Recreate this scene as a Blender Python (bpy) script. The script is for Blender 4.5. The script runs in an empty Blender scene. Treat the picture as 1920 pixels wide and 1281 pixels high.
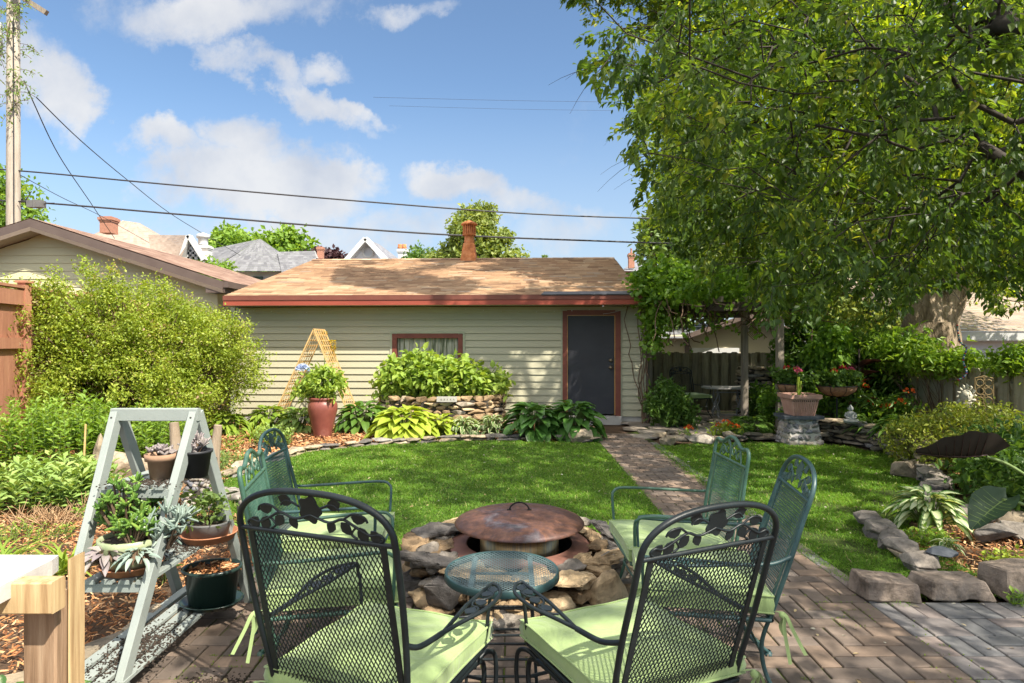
import bpy, bmesh, math, random
import numpy as np
from mathutils import Vector, Matrix, noise as mnoise
rad = math.radians
SC = bpy.context.scene
COL = SC.collection
RNG = np.random.default_rng(7)
random.seed(7)
F, H = 1200.0, 1.47                      # focal length in photo pixels, eye height
def G(px, py):                            # photo pixel on the ground -> world
    d = F*H/(py-640.0); return ((px-960.0)/F*d, d, 0.0)
def at(px, py, d):                        # photo pixel at depth d -> world
    return ((px-960.0)/F*d, d, H+(640.0-py)/F*d)
SUN = np.array([0.62, -0.60, 1.0])
# ------------------------------------------------------------------ object helpers
def put(o, parent=None):
    COL.objects.link(o)
    if parent is not None: o.parent = parent
    return o
def tag(o, label=None, cat=None, group=None, kind=None):
    if label: o["label"] = label
    if cat: o["category"] = cat
    if group: o["group"] = group
    if kind: o["kind"] = kind
    return o
def thing(name, label, cat, loc=(0,0,0), rz=0.0, group=None):
    o = bpy.data.objects.new(name, None); o.empty_display_size = .1
    o.location = loc; o.rotation_euler = (0,0,rz)
    put(o); return tag(o, label, cat, group)
def copy_tree(o, parent=None):
    c = o.copy(); put(c)
    c.parent = parent
    for ch in list(o.children): copy_tree(ch, c)
    return c
def mesh_np(name, V, faces, smooth=None, attrs=None):
    """faces: list of int arrays (n,k)"""
    me = bpy.data.meshes.new(name)
    V = np.asarray(V, dtype=np.float32).reshape(-1,3)
    me.vertices.add(len(V)); me.vertices.foreach_set("co", V.ravel())
    faces = [np.asarray(f, dtype=np.int32) for f in faces if len(f)]
    tot = np.concatenate([np.full(len(f), f.shape[1], dtype=np.int32) for f in faces])
    idx = np.concatenate([f.ravel() for f in faces])
    st = np.concatenate([[0], np.cumsum(tot)[:-1]]).astype(np.int32)
    me.loops.add(len(idx)); me.loops.foreach_set("vertex_index", idx)
    me.polygons.add(len(tot)); me.polygons.foreach_set("loop_start", st); me.polygons.foreach_set("loop_total", tot)
    if smooth is not None:
        sm = np.full(len(tot), bool(smooth)) if np.isscalar(smooth) else np.asarray(smooth)
        me.polygons.foreach_set("use_smooth", sm.astype(bool))
    if attrs:
        for k, a in attrs.items():
            at_ = me.attributes.new(k, 'FLOAT', 'POINT'); at_.data.foreach_set("value", np.asarray(a, dtype=np.float32).ravel())
    me.update(calc_edges=True); me.validate()
    return me
class MB:
    def __init__(s): s.v=[]; s.f=[]; s.sm=[]; s.t=[]; s.tint=0.5
    def add(s, vs, fs, smooth=False, tint=None):
        b=len(s.v); s.v += [tuple(map(float,p)) for p in vs]; s.t += [s.tint if tint is None else tint]*len(vs)
        for f in fs: s.f.append([i+b for i in f]); s.sm.append(smooth)
    def box(s, x0,x1,y0,y1,z0,z1, tint=None, M=None):
        vs=[(x,y,z) for z in (z0,z1) for y in (y0,y1) for x in (x0,x1)]
        if M is not None: vs=[M@Vector(p) for p in vs]
        s.add(vs, [(0,2,3,1),(4,5,7,6),(0,1,5,4),(2,6,7,3),(0,4,6,2),(1,3,7,5)], tint=tint)
    def bar(s, a, b, w, h, up=(0,0,1), tint=None, ch=0.0):
        """rectangular bar from a to b, w across, h along 'up'"""
        a=Vector(a); b=Vector(b); d=(b-a).normalized(); u=Vector(up); sd=d.cross(u)
        if sd.length<1e-5: sd=d.cross(Vector((1,0,0)))
        sd.normalize(); u=sd.cross(d).normalized()
        c=ch
        if c>0:
            pr=[(-w/2+c,-h/2),(w/2-c,-h/2),(w/2,-h/2+c),(w/2,h/2-c),(w/2-c,h/2),(-w/2+c,h/2),(-w/2,h/2-c),(-w/2,-h/2+c)]
        else: pr=[(-w/2,-h/2),(w/2,-h/2),(w/2,h/2),(-w/2,h/2)]
        n=len(pr); vs=[p+sd*x+u*z for p in (a,b) for x,z in pr]
        fs=[tuple((i,(i+1)%n,n+(i+1)%n,n+i)) for i in range(n)]+[tuple(range(n-1,-1,-1)),tuple(range(n,2*n))]
        s.add(vs,fs,tint=tint)
    def tube(s, pts, r, n=8, closed=False, cap=True, tint=None, smooth=True):
        pts=[Vector(p) for p in pts]; m=len(pts)
        rs = r if hasattr(r,'__len__') else [r]*m
        tang=[]
        for i in range(m):
            if closed: t=pts[(i+1)%m]-pts[i-1]
            else: t=pts[min(i+1,m-1)]-pts[max(i-1,0)]
            tang.append(t.normalized() if t.length>1e-9 else Vector((0,0,1)))
        t0=tang[0]; ref=Vector((0,0,1)) if abs(t0.z)<.9 else Vector((1,0,0))
        nrm=(ref-t0*ref.dot(t0)).normalized(); vs=[]
        for i in range(m):
            t=tang[i]; nrm=nrm-t*nrm.dot(t)
            if nrm.length<1e-6: nrm=t.orthogonal()
            nrm.normalize(); bn=t.cross(nrm)
            for k in range(n):
                a=2*math.pi*k/n; vs.append(pts[i]+(nrm*math.cos(a)+bn*math.sin(a))*rs[i])
        fs=[]
        for i in range(m if closed else m-1):
            j=(i+1)%m
            for k in range(n): fs.append((i*n+k,i*n+(k+1)%n,j*n+(k+1)%n,j*n+k))
        s.add(vs,fs,smooth,tint)
        if cap and not closed:
            s.add(vs[:n],[tuple(range(n-1,-1,-1))],False,tint); s.add(vs[-n:],[tuple(range(n))],False,tint)
    def lathe(s, prof, c=(0,0,0), n=24, smooth=True, tint=None, sx=1, sy=1):
        vs=[]; 
        for r,z in prof:
            for k in range(n):
                a=2*math.pi*k/n; vs.append((c[0]+r*sx*math.cos(a),c[1]+r*sy*math.sin(a),c[2]+z))
        fs=[]
        for i in range(len(prof)-1):
            for k in range(n): fs.append((i*n+k,i*n+(k+1)%n,(i+1)*n+(k+1)%n,(i+1)*n+k))
        s.add(vs,fs,smooth,tint)
    def prism(s, poly, z0, z1, M=None, tint=None):
        n=len(poly); vs=[Vector((p[0],p[1],z)) for z in (z0,z1) for p in poly]
        if M is not None: vs=[M@p for p in vs]
        s.add(vs,[tuple(range(n-1,-1,-1)),tuple(range(n,2*n))]+[(i,(i+1)%n,n+(i+1)%n,n+i) for i in range(n)],tint=tint)
    def quad(s,a,b,c,d,tint=None): s.add([a,b,c,d],[(0,1,2,3)],tint=tint)
    def sphere(s,c,r,n=10,m=6,tint=None,sz=1.0):
        s.lathe([(max(r*math.sin(math.pi*i/m),1e-4),-r*sz*math.cos(math.pi*i/m)) for i in range(m+1)],c,n,tint=tint)
    def rock(s, c, dim, rng, rz=0.0, tint=None, npts=16, p=3.2, tilt=.08, sub=0):
        V=rock_hull(rng,dim,npts,p); R=Matrix.Rotation(rz,3,'Z')@Matrix.Rotation(rng.normal()*tilt,3,'X')@Matrix.Rotation(rng.normal()*tilt,3,'Y')
        vs=[R@Vector(q)+Vector(c) for q in V[0]]
        s.add(vs,V[1],False,rng.random() if tint is None else tint)
    def build(s, name, mat, parent=None, loc=None, rz=None):
        me=bpy.data.meshes.new(name); me.from_pydata(s.v,[],s.f); me.polygons.foreach_set("use_smooth",s.sm)
        a=me.attributes.new("tint",'FLOAT','POINT'); a.data.foreach_set("value",s.t)
        me.update(); me.validate()
        me.materials.append(mat)
        o=bpy.data.objects.new(name,me); put(o,parent)
        if loc is not None: o.location=loc
        if rz is not None: o.rotation_euler=(0,0,rz)
        return o
_hc={}
def rock_hull(rng, dim, npts=16, p=3.2):
    bm=bmesh.new()
    for i in range(npts):
        d=rng.normal(size=3); d/=np.linalg.norm(d)
        r=(abs(d[0])**p+abs(d[1])**p+abs(d[2])**p)**(-1/p)*rng.uniform(.86,1.06)
        bm.verts.new((d[0]*r*dim[0]/2,d[1]*r*dim[1]/2,d[2]*r*dim[2]/2))
    g=bmesh.ops.convex_hull(bm,input=bm.verts[:])
    for v in [v for v in bm.verts if not v.link_faces]: bm.verts.remove(v)
    m=min(dim)
    bmesh.ops.bevel(bm,geom=bm.edges[:],offset=m*.07,segments=1,affect='EDGES',clamp_overlap=True)
    bm.verts.ensure_lookup_table(); bm.verts.index_update()
    vs=[tuple(v.co) for v in bm.verts]; fs=[tuple(v.index for v in f.verts) for f in bm.faces]
    bm.free(); return vs,fs
def fine_rock(name, dim, seed, mat, label=None, cat=None, loc=(0,0,0), rz=0, group=None, p=3.5, npts=18, parent=None, amp=.02, cuts=2):
    """larger stone: hull, subdivided and roughened"""
    rng=np.random.default_rng(seed); vs,fs=rock_hull(rng,dim,npts,p)
    bm=bmesh.new(); bv=[bm.verts.new(q) for q in vs]
    for f in fs:
        try: bm.faces.new([bv[i] for i in f])
        except ValueError: pass
    bmesh.ops.triangulate(bm,faces=bm.faces[:])
    for _ in range(cuts): bmesh.ops.subdivide_edges(bm,edges=bm.edges[:],cuts=1,use_grid_fill=True)
    bm.normal_update()
    off=Vector((seed*3.1,seed*1.7,seed*.9)); mm=min(dim)
    for v in bm.verts:
        n=mnoise.fractal(v.co*(2.2/ mm*.5)+off,1.0,2.0,4)
        v.co+=v.normal*n*amp
    me=bpy.data.meshes.new(name); bm.to_mesh(me); bm.free()
    a=me.attributes.new("tint",'FLOAT','POINT'); a.data.foreach_set("value",[rng.random()]*len(me.vertices))
    me.materials.append(mat); o=bpy.data.objects.new(name,me); put(o,parent); o.location=loc; o.rotation_euler=(0,0,rz)
    if label: tag(o,label,cat,group)
    return o
def block_stone(name,dim,seed,mat,label,cat,loc,rz,group=None,jit=.24,amp=.010,taper=.25):
    """quarried block: a box with uneven corners, broken edges and a rough skin"""
    rng=np.random.default_rng(seed); bm=bmesh.new(); dx,dy,dz=[d/2 for d in dim]; vs=[]
    for z in (-1,1):
        for x,y in ((-1,-1),(1,-1),(1,1),(-1,1)):
            t=1-(taper if z>0 else 0)*rng.random(); vs.append(bm.verts.new((x*dx*t*(1-jit*rng.random()),y*dy*t*(1-jit*rng.random()),z*dz*(1-jit*rng.random()))))
    for f in ((3,2,1,0),(4,5,6,7),(0,1,5,4),(1,2,6,5),(2,3,7,6),(3,0,4,7)): bm.faces.new([vs[i] for i in f])
    bmesh.ops.bevel(bm,geom=bm.edges[:],offset=min(dim)*.06,segments=1,affect='EDGES')
    bmesh.ops.triangulate(bm,faces=bm.faces[:])
    L=min(dim)*.35
    for _ in range(5):
        e=[e for e in bm.edges if e.calc_length()>L]
        if not e or len(bm.verts)>2500: break
        bmesh.ops.subdivide_edges(bm,edges=e,cuts=1); bmesh.ops.triangulate(bm,faces=bm.faces[:])
    bm.normal_update(); off=Vector((seed*3.1,seed*1.7,seed*.9))
    for v in bm.verts: v.co+=v.normal*(mnoise.fractal(v.co*9+off,1.0,2.0,4)*amp+mnoise.noise(v.co*3.5+off)*amp*1.5)
    me=bpy.data.meshes.new(name); bm.to_mesh(me); bm.free(); a=me.attributes.new("tint",'FLOAT','POINT'); a.data.foreach_set("value",[rng.random()]*len(me.vertices))
    me.materials.append(mat); o=bpy.data.objects.new(name,me); put(o); o.location=loc; o.rotation_euler=(rng.normal()*.03,rng.normal()*.03,rz); return tag(o,label,cat,group)
# ------------------------------------------------------------------ materials
def new_mat(name):
    m=bpy.data.materials.new(name); m.use_nodes=True; nt=m.node_tree; nt.nodes.clear()
    out=nt.nodes.new('ShaderNodeOutputMaterial'); b=nt.nodes.new('ShaderNodeBsdfPrincipled')
    nt.links.new(b.outputs[0],out.inputs[0]); return m,nt,b,out
def N(nt,t,**kw):
    n=nt.nodes.new(t)
    for k,v in kw.items(): setattr(n,k,v)
    return n
def ramp(nt, fac, stops):
    r=N(nt,'ShaderNodeValToRGB'); e=r.color_ramp.elements
    while len(e)>1: e.remove(e[-1])
    e[0].position=stops[0][0]; e[0].color=(*stops[0][1],1)
    for p,c in stops[1:]:
        x=e.new(p); x.color=(*c,1)
    nt.links.new(fac,r.inputs[0]); return r.outputs[0]
def mixc(nt, fac, a, b, mode='MIX'):
    m=N(nt,'ShaderNodeMix',data_type='RGBA',blend_type=mode)
    if hasattr(fac,'links') or hasattr(fac,'is_linked'): nt.links.new(fac,m.inputs[0])
    else: m.inputs[0].default_value=fac
    for i,c in ((6,a),(7,b)):
        if isinstance(c,tuple): m.inputs[i].default_value=(*c,1)
        else: nt.links.new(c,m.inputs[i])
    return m.outputs[2]
def mathn(nt, op, a, b=0.0, clamp=False, c=None):
    m=N(nt,'ShaderNodeMath',operation=op); m.use_clamp=clamp
    for i,x in enumerate((a,b) if c is None else (a,b,c)):
        if isinstance(x,(int,float)): m.inputs[i].default_value=x
        else: nt.links.new(x,m.inputs[i])
    return m.outputs[0]
def noise_n(nt, scale, detail=4, rough=.6, vec=None, stretch=None, coord='Object', dist=0.0):
    n=N(nt,'ShaderNodeTexNoise'); n.inputs['Scale'].default_value=scale; n.inputs['Detail'].default_value=detail; n.inputs['Roughness'].default_value=rough
    n.inputs['Distortion'].default_value=dist
    if vec is None:
        if coord=='World':
            vec=N(nt,'ShaderNodeNewGeometry').outputs['Position']
        else: vec=N(nt,'ShaderNodeTexCoord').outputs[coord]
    if stretch:
        mp=N(nt,'ShaderNodeMapping'); mp.inputs['Scale'].default_value=stretch; nt.links.new(vec,mp.inputs[0]); vec=mp.outputs[0]
    nt.links.new(vec,n.inputs['Vector']); return n.outputs['Fac']
def bump(nt,b,h,dist=.01,strength=.6):
    bp=N(nt,'ShaderNodeBump'); bp.inputs['Strength'].default_value=strength; bp.inputs['Distance'].default_value=dist
    nt.links.new(h,bp.inputs['Height']); nt.links.new(bp.outputs[0],b.inputs['Normal'])
def mat_simple(name, stops, scale=8, rough=.7, stretch=None, bumpd=.004, bscale=None, metallic=0, spec=.4, tint=0.0, coord='Object', bstr=.6, detail=5):
    """stops: colours over a noise; tint: strength of the per-piece brightness variation"""
    m,nt,b,out=new_mat(name)
    if isinstance(stops[0],float): stops=[(0.3,stops),(0.7,stops)]
    f=noise_n(nt,scale,detail,.62,stretch=stretch,coord=coord)
    c=ramp(nt,f,stops)
    if tint:
        a=N(nt,'ShaderNodeAttribute',attribute_name='tint').outputs['Fac']
        k=mathn(nt,'MULTIPLY_ADD',a,2*tint,c=1-tint)
        cc=N(nt,'ShaderNodeCombineColor'); [nt.links.new(k,cc.inputs[i]) for i in range(3)]
        c=mixc(nt,1.0,c,cc.outputs[0],'MULTIPLY')
    nt.links.new(c,b.inputs['Base Color'])
    b.inputs['Roughness'].default_value=rough; b.inputs['Metallic'].default_value=metallic; b.inputs['Specular IOR Level'].default_value=spec
    if bumpd:
        h=noise_n(nt,bscale or scale*3,6,.65,stretch=stretch,coord=coord); bump(nt,b,h,bumpd,bstr)
    return m
def mat_tint(name, stops, rough=.7, bumpd=.004, bscale=30, spec=.4, mottle=.25, mscale=12, coord='Object', stretch=None, metallic=0):
    """colour chosen per piece by the tint attribute, mottled by noise"""
    m,nt,b,out=new_mat(name)
    a=N(nt,'ShaderNodeAttribute',attribute_name='tint').outputs['Fac']
    c=ramp(nt,a,stops)
    f=noise_n(nt,mscale,6,.65,coord=coord,stretch=stretch)
    k=ramp(nt,f,[(.25,(1-mottle*1.6,)*3),(.5,(1,)*3),(.75,(1+mottle,)*3)])
    c=mixc(nt,1.0,c,k,'MULTIPLY'); nt.links.new(c,b.inputs['Base Color'])
    b.inputs['Roughness'].default_value=rough; b.inputs['Specular IOR Level'].default_value=spec; b.inputs['Metallic'].default_value=metallic
    if bumpd: bump(nt,b,noise_n(nt,bscale,7,.7,coord=coord,stretch=stretch),bumpd,.7)
    return m
def mat_leaf(name, stops, trans=.38, tcol=1.6, rough=.45, spec=.35, edge=None, yell=(1.25,1.15,.45)):
    m,nt,b,out=new_mat(name)
    a=N(nt,'ShaderNodeAttribute',attribute_name='tint').outputs['Fac']
    c=ramp(nt,a,stops)
    if edge:   # variegated margin or centre along the 'edge' attribute
        e=N(nt,'ShaderNodeAttribute',attribute_name='edge').outputs['Fac']
        nz=noise_n(nt,60,3,.6)
        e2=mathn(nt,'MULTIPLY_ADD',nz,.5,c=-.25); e=mathn(nt,'ADD',e,e2)
        fac=ramp(nt,e,[(edge[0],(0,0,0)),(edge[1],(1,1,1))])
        c=mixc(nt,fac,c,edge[2])
    nt.links.new(c,b.inputs['Base Color']); b.inputs['Roughness'].default_value=rough; b.inputs['Specular IOR Level'].default_value=spec
    t=N(nt,'ShaderNodeBsdfTranslucent'); tc=mixc(nt,1.0,c,tuple(x*tcol/1.6 for x in (yell[0]*1.25,yell[1]*1.25,yell[2]*1.25)),'MULTIPLY')
    nt.links.new(tc,t.inputs[0]); mx=N(nt,'ShaderNodeMixShader'); mx.inputs[0].default_value=trans
    nt.links.new(b.outputs[0],mx.inputs[1]); nt.links.new(t.outputs[0],mx.inputs[2]); nt.links.new(mx.outputs[0],out.inputs[0])
    return m
# ------------------------------------------------------------------ leaves
def T_leaf():      # folded pointed oval
    u=[0,.28,.28,.28,.65,.65,.65,1]; v=[0,-.46,0,.46,-.38,0,.38,0]; w=[0,.05,-.02,.05,.03,-.06,.03,-.14]
    fs=[[(0,1,2),(0,2,3),(4,7,5),(5,7,6)],[(1,4,5,2),(2,5,6,3)]]
    return np.array([u,v,w]).T, fs, np.abs(v)*2
def T_small():     # cheap two-triangle folded leaf
    u=[0,.5,1,.5]; v=[0,-.45,0,.45]; w=[0,.07,-.06,.07]
    return np.array([u,v,w]).T, [[(0,1,2),(0,2,3)],[]], np.abs(v)*2
def T_blade(n=4, bend=.5):
    u=[];v=[];w=[];fs=[]
    for i in range(n+1):
        t=i/n; wd=.5*(1-t**2.2)*(.55+.45*min(1,t*4)); 
        x=math.sin(t*bend*1.6)/(bend*1.6); z=-(1-math.cos(t*bend*1.6))/(bend*1.6)
        for s in (-1,1): u.append(x); v.append(s*wd if i<n else s*.02); w.append(z)
    for i in range(n): fs.append((2*i,2*i+1,2*i+3,2*i+2))
    return np.array([u,v,w]).T, [[],fs], np.abs(v)*2
def T_hosta(nu=6,nv=4,droop=.42,cup=.18,wave=.0):
    u=[];v=[];w=[];e=[];fs=[]
    for i in range(nu+1):
        t=i/nu; wd=.5*(math.sin(math.pi*min(1,(t**.72)))**.75 if 0<t<1 else 0.02)
        for j in range(nv+1):
            s=-1+2*j/nv
            u.append(t-.06*(abs(s)**2)*(1 if t<.3 else 0)); v.append(s*wd); e.append(abs(s) if 0<t<1 else 1.)
            w.append(-droop*t*t+cup*(abs(s)**1.4)*wd*1.2+wave*math.sin(t*14+s*2)*abs(s)+ (0.015 if (i+j)%2 else 0))
    for i in range(nu):
        for j in range(nv):
            a=i*(nv+1)+j; fs.append((a,a+1,a+nv+2,a+nv+1))
    return np.array([u,v,w]).T,[[],fs],np.array(e)
def unit(a):
    n=np.linalg.norm(a,axis=-1,keepdims=True); n[n<1e-9]=1; return a/n
def leaf_mesh(name, pos, dr, up, L, W, T, mat, tint=None, parent=None, smooth=False):
    tv,tf,te=T; pos=np.asarray(pos,float); n=len(pos); dr=unit(np.asarray(dr,float)); up=np.asarray(up,float)
    side=np.cross(dr,up); bad=np.linalg.norm(side,axis=1)<1e-4; side[bad]=np.cross(dr[bad],[1,.3,0]); side=unit(side); nr=np.cross(side,dr)
    L=np.broadcast_to(np.asarray(L,float),(n,)); W=np.broadcast_to(np.asarray(W,float),(n,))
    V=pos[:,None]+(tv[None,:,0,None]*L[:,None,None])*dr[:,None]+(tv[None,:,1,None]*W[:,None,None])*side[:,None]+(tv[None,:,2,None]*L[:,None,None])*nr[:,None]
    k=len(tv); off=(np.arange(n)*k)[:,None,None]; fl=[]
    for g in tf:
        if len(g): g=np.array(g); fl.append((g[None]+off).reshape(-1,g.shape[1]))
    if tint is None: tint=RNG.random(n)
    me=mesh_np(name,V.reshape(-1,3),fl,smooth,{'tint':np.repeat(tint,k),'edge':np.tile(te,n)})
    me.materials.append(mat); o=bpy.data.objects.new(name,me); put(o,parent); return o
def segs_mesh(name, A, B, ra, rb, mat, parent=None, n=5, tint=None):
    A=np.asarray(A,float);B=np.asarray(B,float);ra=np.broadcast_to(ra,(len(A),));rb=np.broadcast_to(rb,(len(A),)); d=unit(B-A)
    ref=np.where(np.abs(d[:,2:3])<.9,np.array([[0,0,1.]]),np.array([[1.,0,0]])); s=unit(np.cross(d,ref)); t=np.cross(d,s)
    a=np.arange(n)*2*np.pi/n; ring=np.cos(a)[None,:,None]*s[:,None]+np.sin(a)[None,:,None]*t[:,None]
    V=np.concatenate([A[:,None]+ring*ra[:,None,None],B[:,None]+ring*rb[:,None,None]],axis=1)
    k=np.arange(n); f=np.stack([k,(k+1)%n,n+(k+1)%n,n+k],1); fs=(f[None]+(np.arange(len(A))*2*n)[:,None,None]).reshape(-1,4)
    me=mesh_np(name,V.reshape(-1,3),[fs],True,{'tint':np.repeat(RNG.random(len(A)),2*n)}); me.materials.append(mat)
    o=bpy.data.objects.new(name,me); put(o,parent); return o
def rdir(n, rng=RNG):
    return unit(rng.normal(size=(n,3)))
# branch skeleton: targets joined to the nearest node
def skeleton(base_nodes, targets, step=.5, sag=.0, rng=RNG, jit=.12):
    P=[np.array(p,float) for p in base_nodes]; par=[-1]+list(range(len(P)-1)); root=np.array(base_nodes[-1],float)
    T=np.array(targets,float); T=T[np.argsort(np.linalg.norm(T-root,axis=1)+rng.random(len(T))*.3)]
    cap=len(P)+int(len(T)*8)+100; arr=np.zeros((cap,3)); arr[:len(P)]=P; cnt=len(P); ends=[]
    dn=np.full(cap,1e9); first=max(1,len(P)-3) if len(P)>3 else 0
    for t in T:
        dd=np.linalg.norm(arr[first:cnt]-t,axis=1)+ .42*np.linalg.norm(arr[first:cnt]-root,axis=1)
        j=int(np.argmin(dd))+first; a=arr[j].copy(); dist=np.linalg.norm(t-a); k=max(1,int(dist/step)); p=j
        bend=rng.normal(size=3)*jit*dist
        for i in range(1,k+1):
            if cnt>=cap-1: break
            f=i/k; q=a+(t-a)*f+bend*math.sin(math.pi*f)*(1 if i<k else 0); q[2]-=sag*dist*math.sin(math.pi*f)*-1
            arr[cnt]=q; par.append(p); p=cnt; cnt+=1
        ends.append(p)
    return arr[:cnt], np.array(par), ends
def skel_radii(P, par, ends, r_tip, r_base, power=.5):
    c=np.zeros(len(P)); 
    for e in ends: c[e]+=1
    for i in range(len(P)-1,0,-1): c[par[i]]+=c[i]
    c=np.maximum(c,1); r=r_tip+(r_base-r_tip)*((c-1)/max(1,c.max()-1))**power
    return r
def make_tree(name,label,cat,base_nodes,targets,twig,nleaf,leafL,leafW,mat_l,mat_b,r_base,T=None,droop=.4,group=None,
              r_tip=.006,step=.5,rng=RNG,spread=.5,power=.5,upbias=.35,twigs=True,tint_fn=None,filt=None,names=('crown','trunk'),trunk_n=6,sag=0,berries=None):
    T=T or T_small()
    root=thing(name,label,cat,tuple(base_nodes[0]),0,group); o0=np.array(base_nodes[0],float)
    P,par,ends=skeleton(base_nodes,targets,step,sag,rng)
    r=skel_radii(P,par,ends,r_tip,r_base,power)
    idx=np.arange(1,len(P)); rp=r[par[idx]]; rp=np.minimum(rp,r[idx]*1.6+.002)
    nb=len(base_nodes)
    rp[:nb-1]=r[par[idx[:nb-1]]]
    A=[P[par[idx]]-o0]; B=[P[idx]-o0]; RA=[rp]; RB=[r[idx]]
    E=P[np.array(ends)]; ne=len(E); cen=np.array(targets).mean(0)
    d0=unit(unit(E-cen)*.6+rdir(ne,rng)*.6+np.array([0,0,.1])); L0=twig*rng.uniform(.6,1.25,ne)
    # drooping twig: 4 points
    k=4; pts=[E]; dcur=d0.copy()
    for i in range(k):
        nxt=pts[-1]+dcur*(L0/k)[:,None]; pts.append(nxt); dcur=unit(dcur+np.array([0,0,-droop])/k*1.6)
    pts=np.array(pts)     # (k+1,ne,3)
    if twigs:
        for i in range(k):
            A.append(pts[i]-o0); B.append(pts[i+1]-o0); RA.append(np.full(ne,r_tip*(1-.18*i))); RB.append(np.full(ne,r_tip*(.82-.18*i)))
    segs_mesh(names[1],np.concatenate(A),np.concatenate(B),np.concatenate(RA),np.concatenate(RB),mat_b,root,n=trunk_n)
    tt=rng.random((ne,nleaf))**.8*k; ii=np.minimum(tt.astype(int),k-1); ff=(tt-ii)[...,None]
    e=np.arange(ne)[:,None]; base=pts[ii,e]*(1-ff)+pts[ii+1,e]*ff; td=unit(pts[ii+1,e]-pts[ii,e])
    n=ne*nleaf; rd=rdir(n,rng); pos=base.reshape(-1,3)+rd*spread*rng.random((n,1))*twig*.5
    dr=unit(td.reshape(-1,3)*.7+rdir(n,rng)*.8+np.array([0,0,-droop*.9])); up=unit(rdir(n,rng)*.75+np.array([0,0,upbias*2.2]))
    tint=np.clip(np.repeat(rng.random(ne),nleaf)*.5+rng.random(n)*.5,0,1)
    LL=leafL*rng.uniform(.6,1.2,n)
    if filt is not None:
        kp=filt(pos); pos,dr,up,tint,LL=pos[kp],dr[kp],up[kp],tint[kp],LL[kp]
    leaf_mesh(names[0],pos-o0,dr,up,LL,LL*leafW,T,mat_l,tint,root)
    return root,P,E
def pip(P, poly):
    x=P[:,0];y=P[:,1];n=len(poly);ins=np.zeros(len(P),bool);j=n-1
    for i in range(n):
        xi,yi=poly[i];xj,yj=poly[j]
        if yi!=yj:
            c=((yi>y)!=(yj>y))&(x<(xj-xi)*(y-yi)/(yj-yi)+xi); ins^=c
        j=i
    return ins
def ell(n,c,r,rng=RNG,shell=.0,flat=None):
    d=rdir(n,rng); q=(shell**3+(1-shell**3)*rng.random((n,1)))**(1/3); return np.array(c)+d*q*np.array(r)
def spline(pts,n=8):
    pts=[Vector(p) for p in pts]; out=[]; m=len(pts)
    for i in range(m-1):
        p0=pts[max(i-1,0)];p1=pts[i];p2=pts[i+1];p3=pts[min(i+2,m-1)]
        for k in range(n):
            t=k/n; out.append(.5*((2*p1)+(p2-p0)*t+(2*p0-5*p1+4*p2-p3)*t*t+(3*p1-p0-3*p2+p3)*t*t*t))
    out.append(pts[-1]); return out
# ================================================================== camera, sun, sky
cam=bpy.data.cameras.new("camera"); co=bpy.data.objects.new("camera",cam); put(co); SC.camera=co
co.location=(0,0,H); co.rotation_euler=(rad(90),0,0); cam.sensor_width=36; cam.lens=36*F/1920.0; cam.clip_end=3000; cam.clip_start=.05
sun=bpy.data.lights.new("sun",'SUN'); so=bpy.data.objects.new("sun",sun); put(so)
sv=Vector(SUN).normalized(); so.rotation_euler=sv.to_track_quat('Z','Y').to_euler(); sun.energy=4.7; sun.angle=rad(.55); sun.color=(1,.93,.80)
W=bpy.data.worlds.new("World"); SC.world=W; W.use_nodes=True; nt=W.node_tree; nt.nodes.clear()
wo=N(nt,'ShaderNodeOutputWorld'); bg=N(nt,'ShaderNodeBackground'); nt.links.new(bg.outputs[0],wo.inputs[0])
sky=N(nt,'ShaderNodeTexSky'); sky.sky_type='NISHITA'; sky.sun_disc=False; sky.sun_elevation=math.asin(sv.z)
sky.sun_rotation=math.atan2(sv.x,sv.y); sky.altitude=200; sky.air_density=1.0; sky.dust_density=.6; sky.ozone_density=2.2
bg.inputs[1].default_value=.15
tc=N(nt,'ShaderNodeTexCoord'); sp=N(nt,'ShaderNodeSeparateXYZ'); nt.links.new(tc.outputs['Generated'],sp.inputs[0])
yy=mathn(nt,'MAXIMUM',sp.outputs[1],.12); U=mathn(nt,'DIVIDE',sp.outputs[0],yy); V_=mathn(nt,'DIVIDE',sp.outputs[2],yy)
cv=N(nt,'ShaderNodeCombineXYZ'); nt.links.new(U,cv.inputs[0]); nt.links.new(V_,cv.inputs[1])
def wn(sc,det,ro,off=0,st=(1,1,1),dist=.0):
    mp=N(nt,'ShaderNodeMapping'); mp.inputs['Scale'].default_value=st; mp.inputs['Location'].default_value=(off,off*.7,off*.3); nt.links.new(cv.outputs[0],mp.inputs[0])
    n=N(nt,'ShaderNodeTexNoise'); n.inputs['Scale'].default_value=sc; n.inputs['Detail'].default_value=det; n.inputs['Roughness'].default_value=ro; n.inputs['Distortion'].default_value=dist
    nt.links.new(mp.outputs[0],n.inputs[0]); return n.outputs[0]
n1=wn(6.5,10,.62,3.1,dist=.35); n2=wn(2.6,5,.5,8.7); n3=wn(16,7,.65,12.2,dist=.6)
wv=N(nt,'ShaderNodeTexNoise'); wv.inputs['Scale'].default_value=5.0; wv.inputs['Detail'].default_value=8; wv.inputs['Roughness'].default_value=.62; nt.links.new(cv.outputs[0],wv.inputs[0])
ws=N(nt,'ShaderNodeSeparateColor'); nt.links.new(wv.outputs['Color'],ws.inputs[0])
U0,V0=U,V_
U=mathn(nt,'ADD',U,mathn(nt,'MULTIPLY_ADD',ws.outputs[0],.30,c=-.15)); V_=mathn(nt,'ADD',V_,mathn(nt,'MULTIPLY_ADD',ws.outputs[1],.22,c=-.11))
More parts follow.
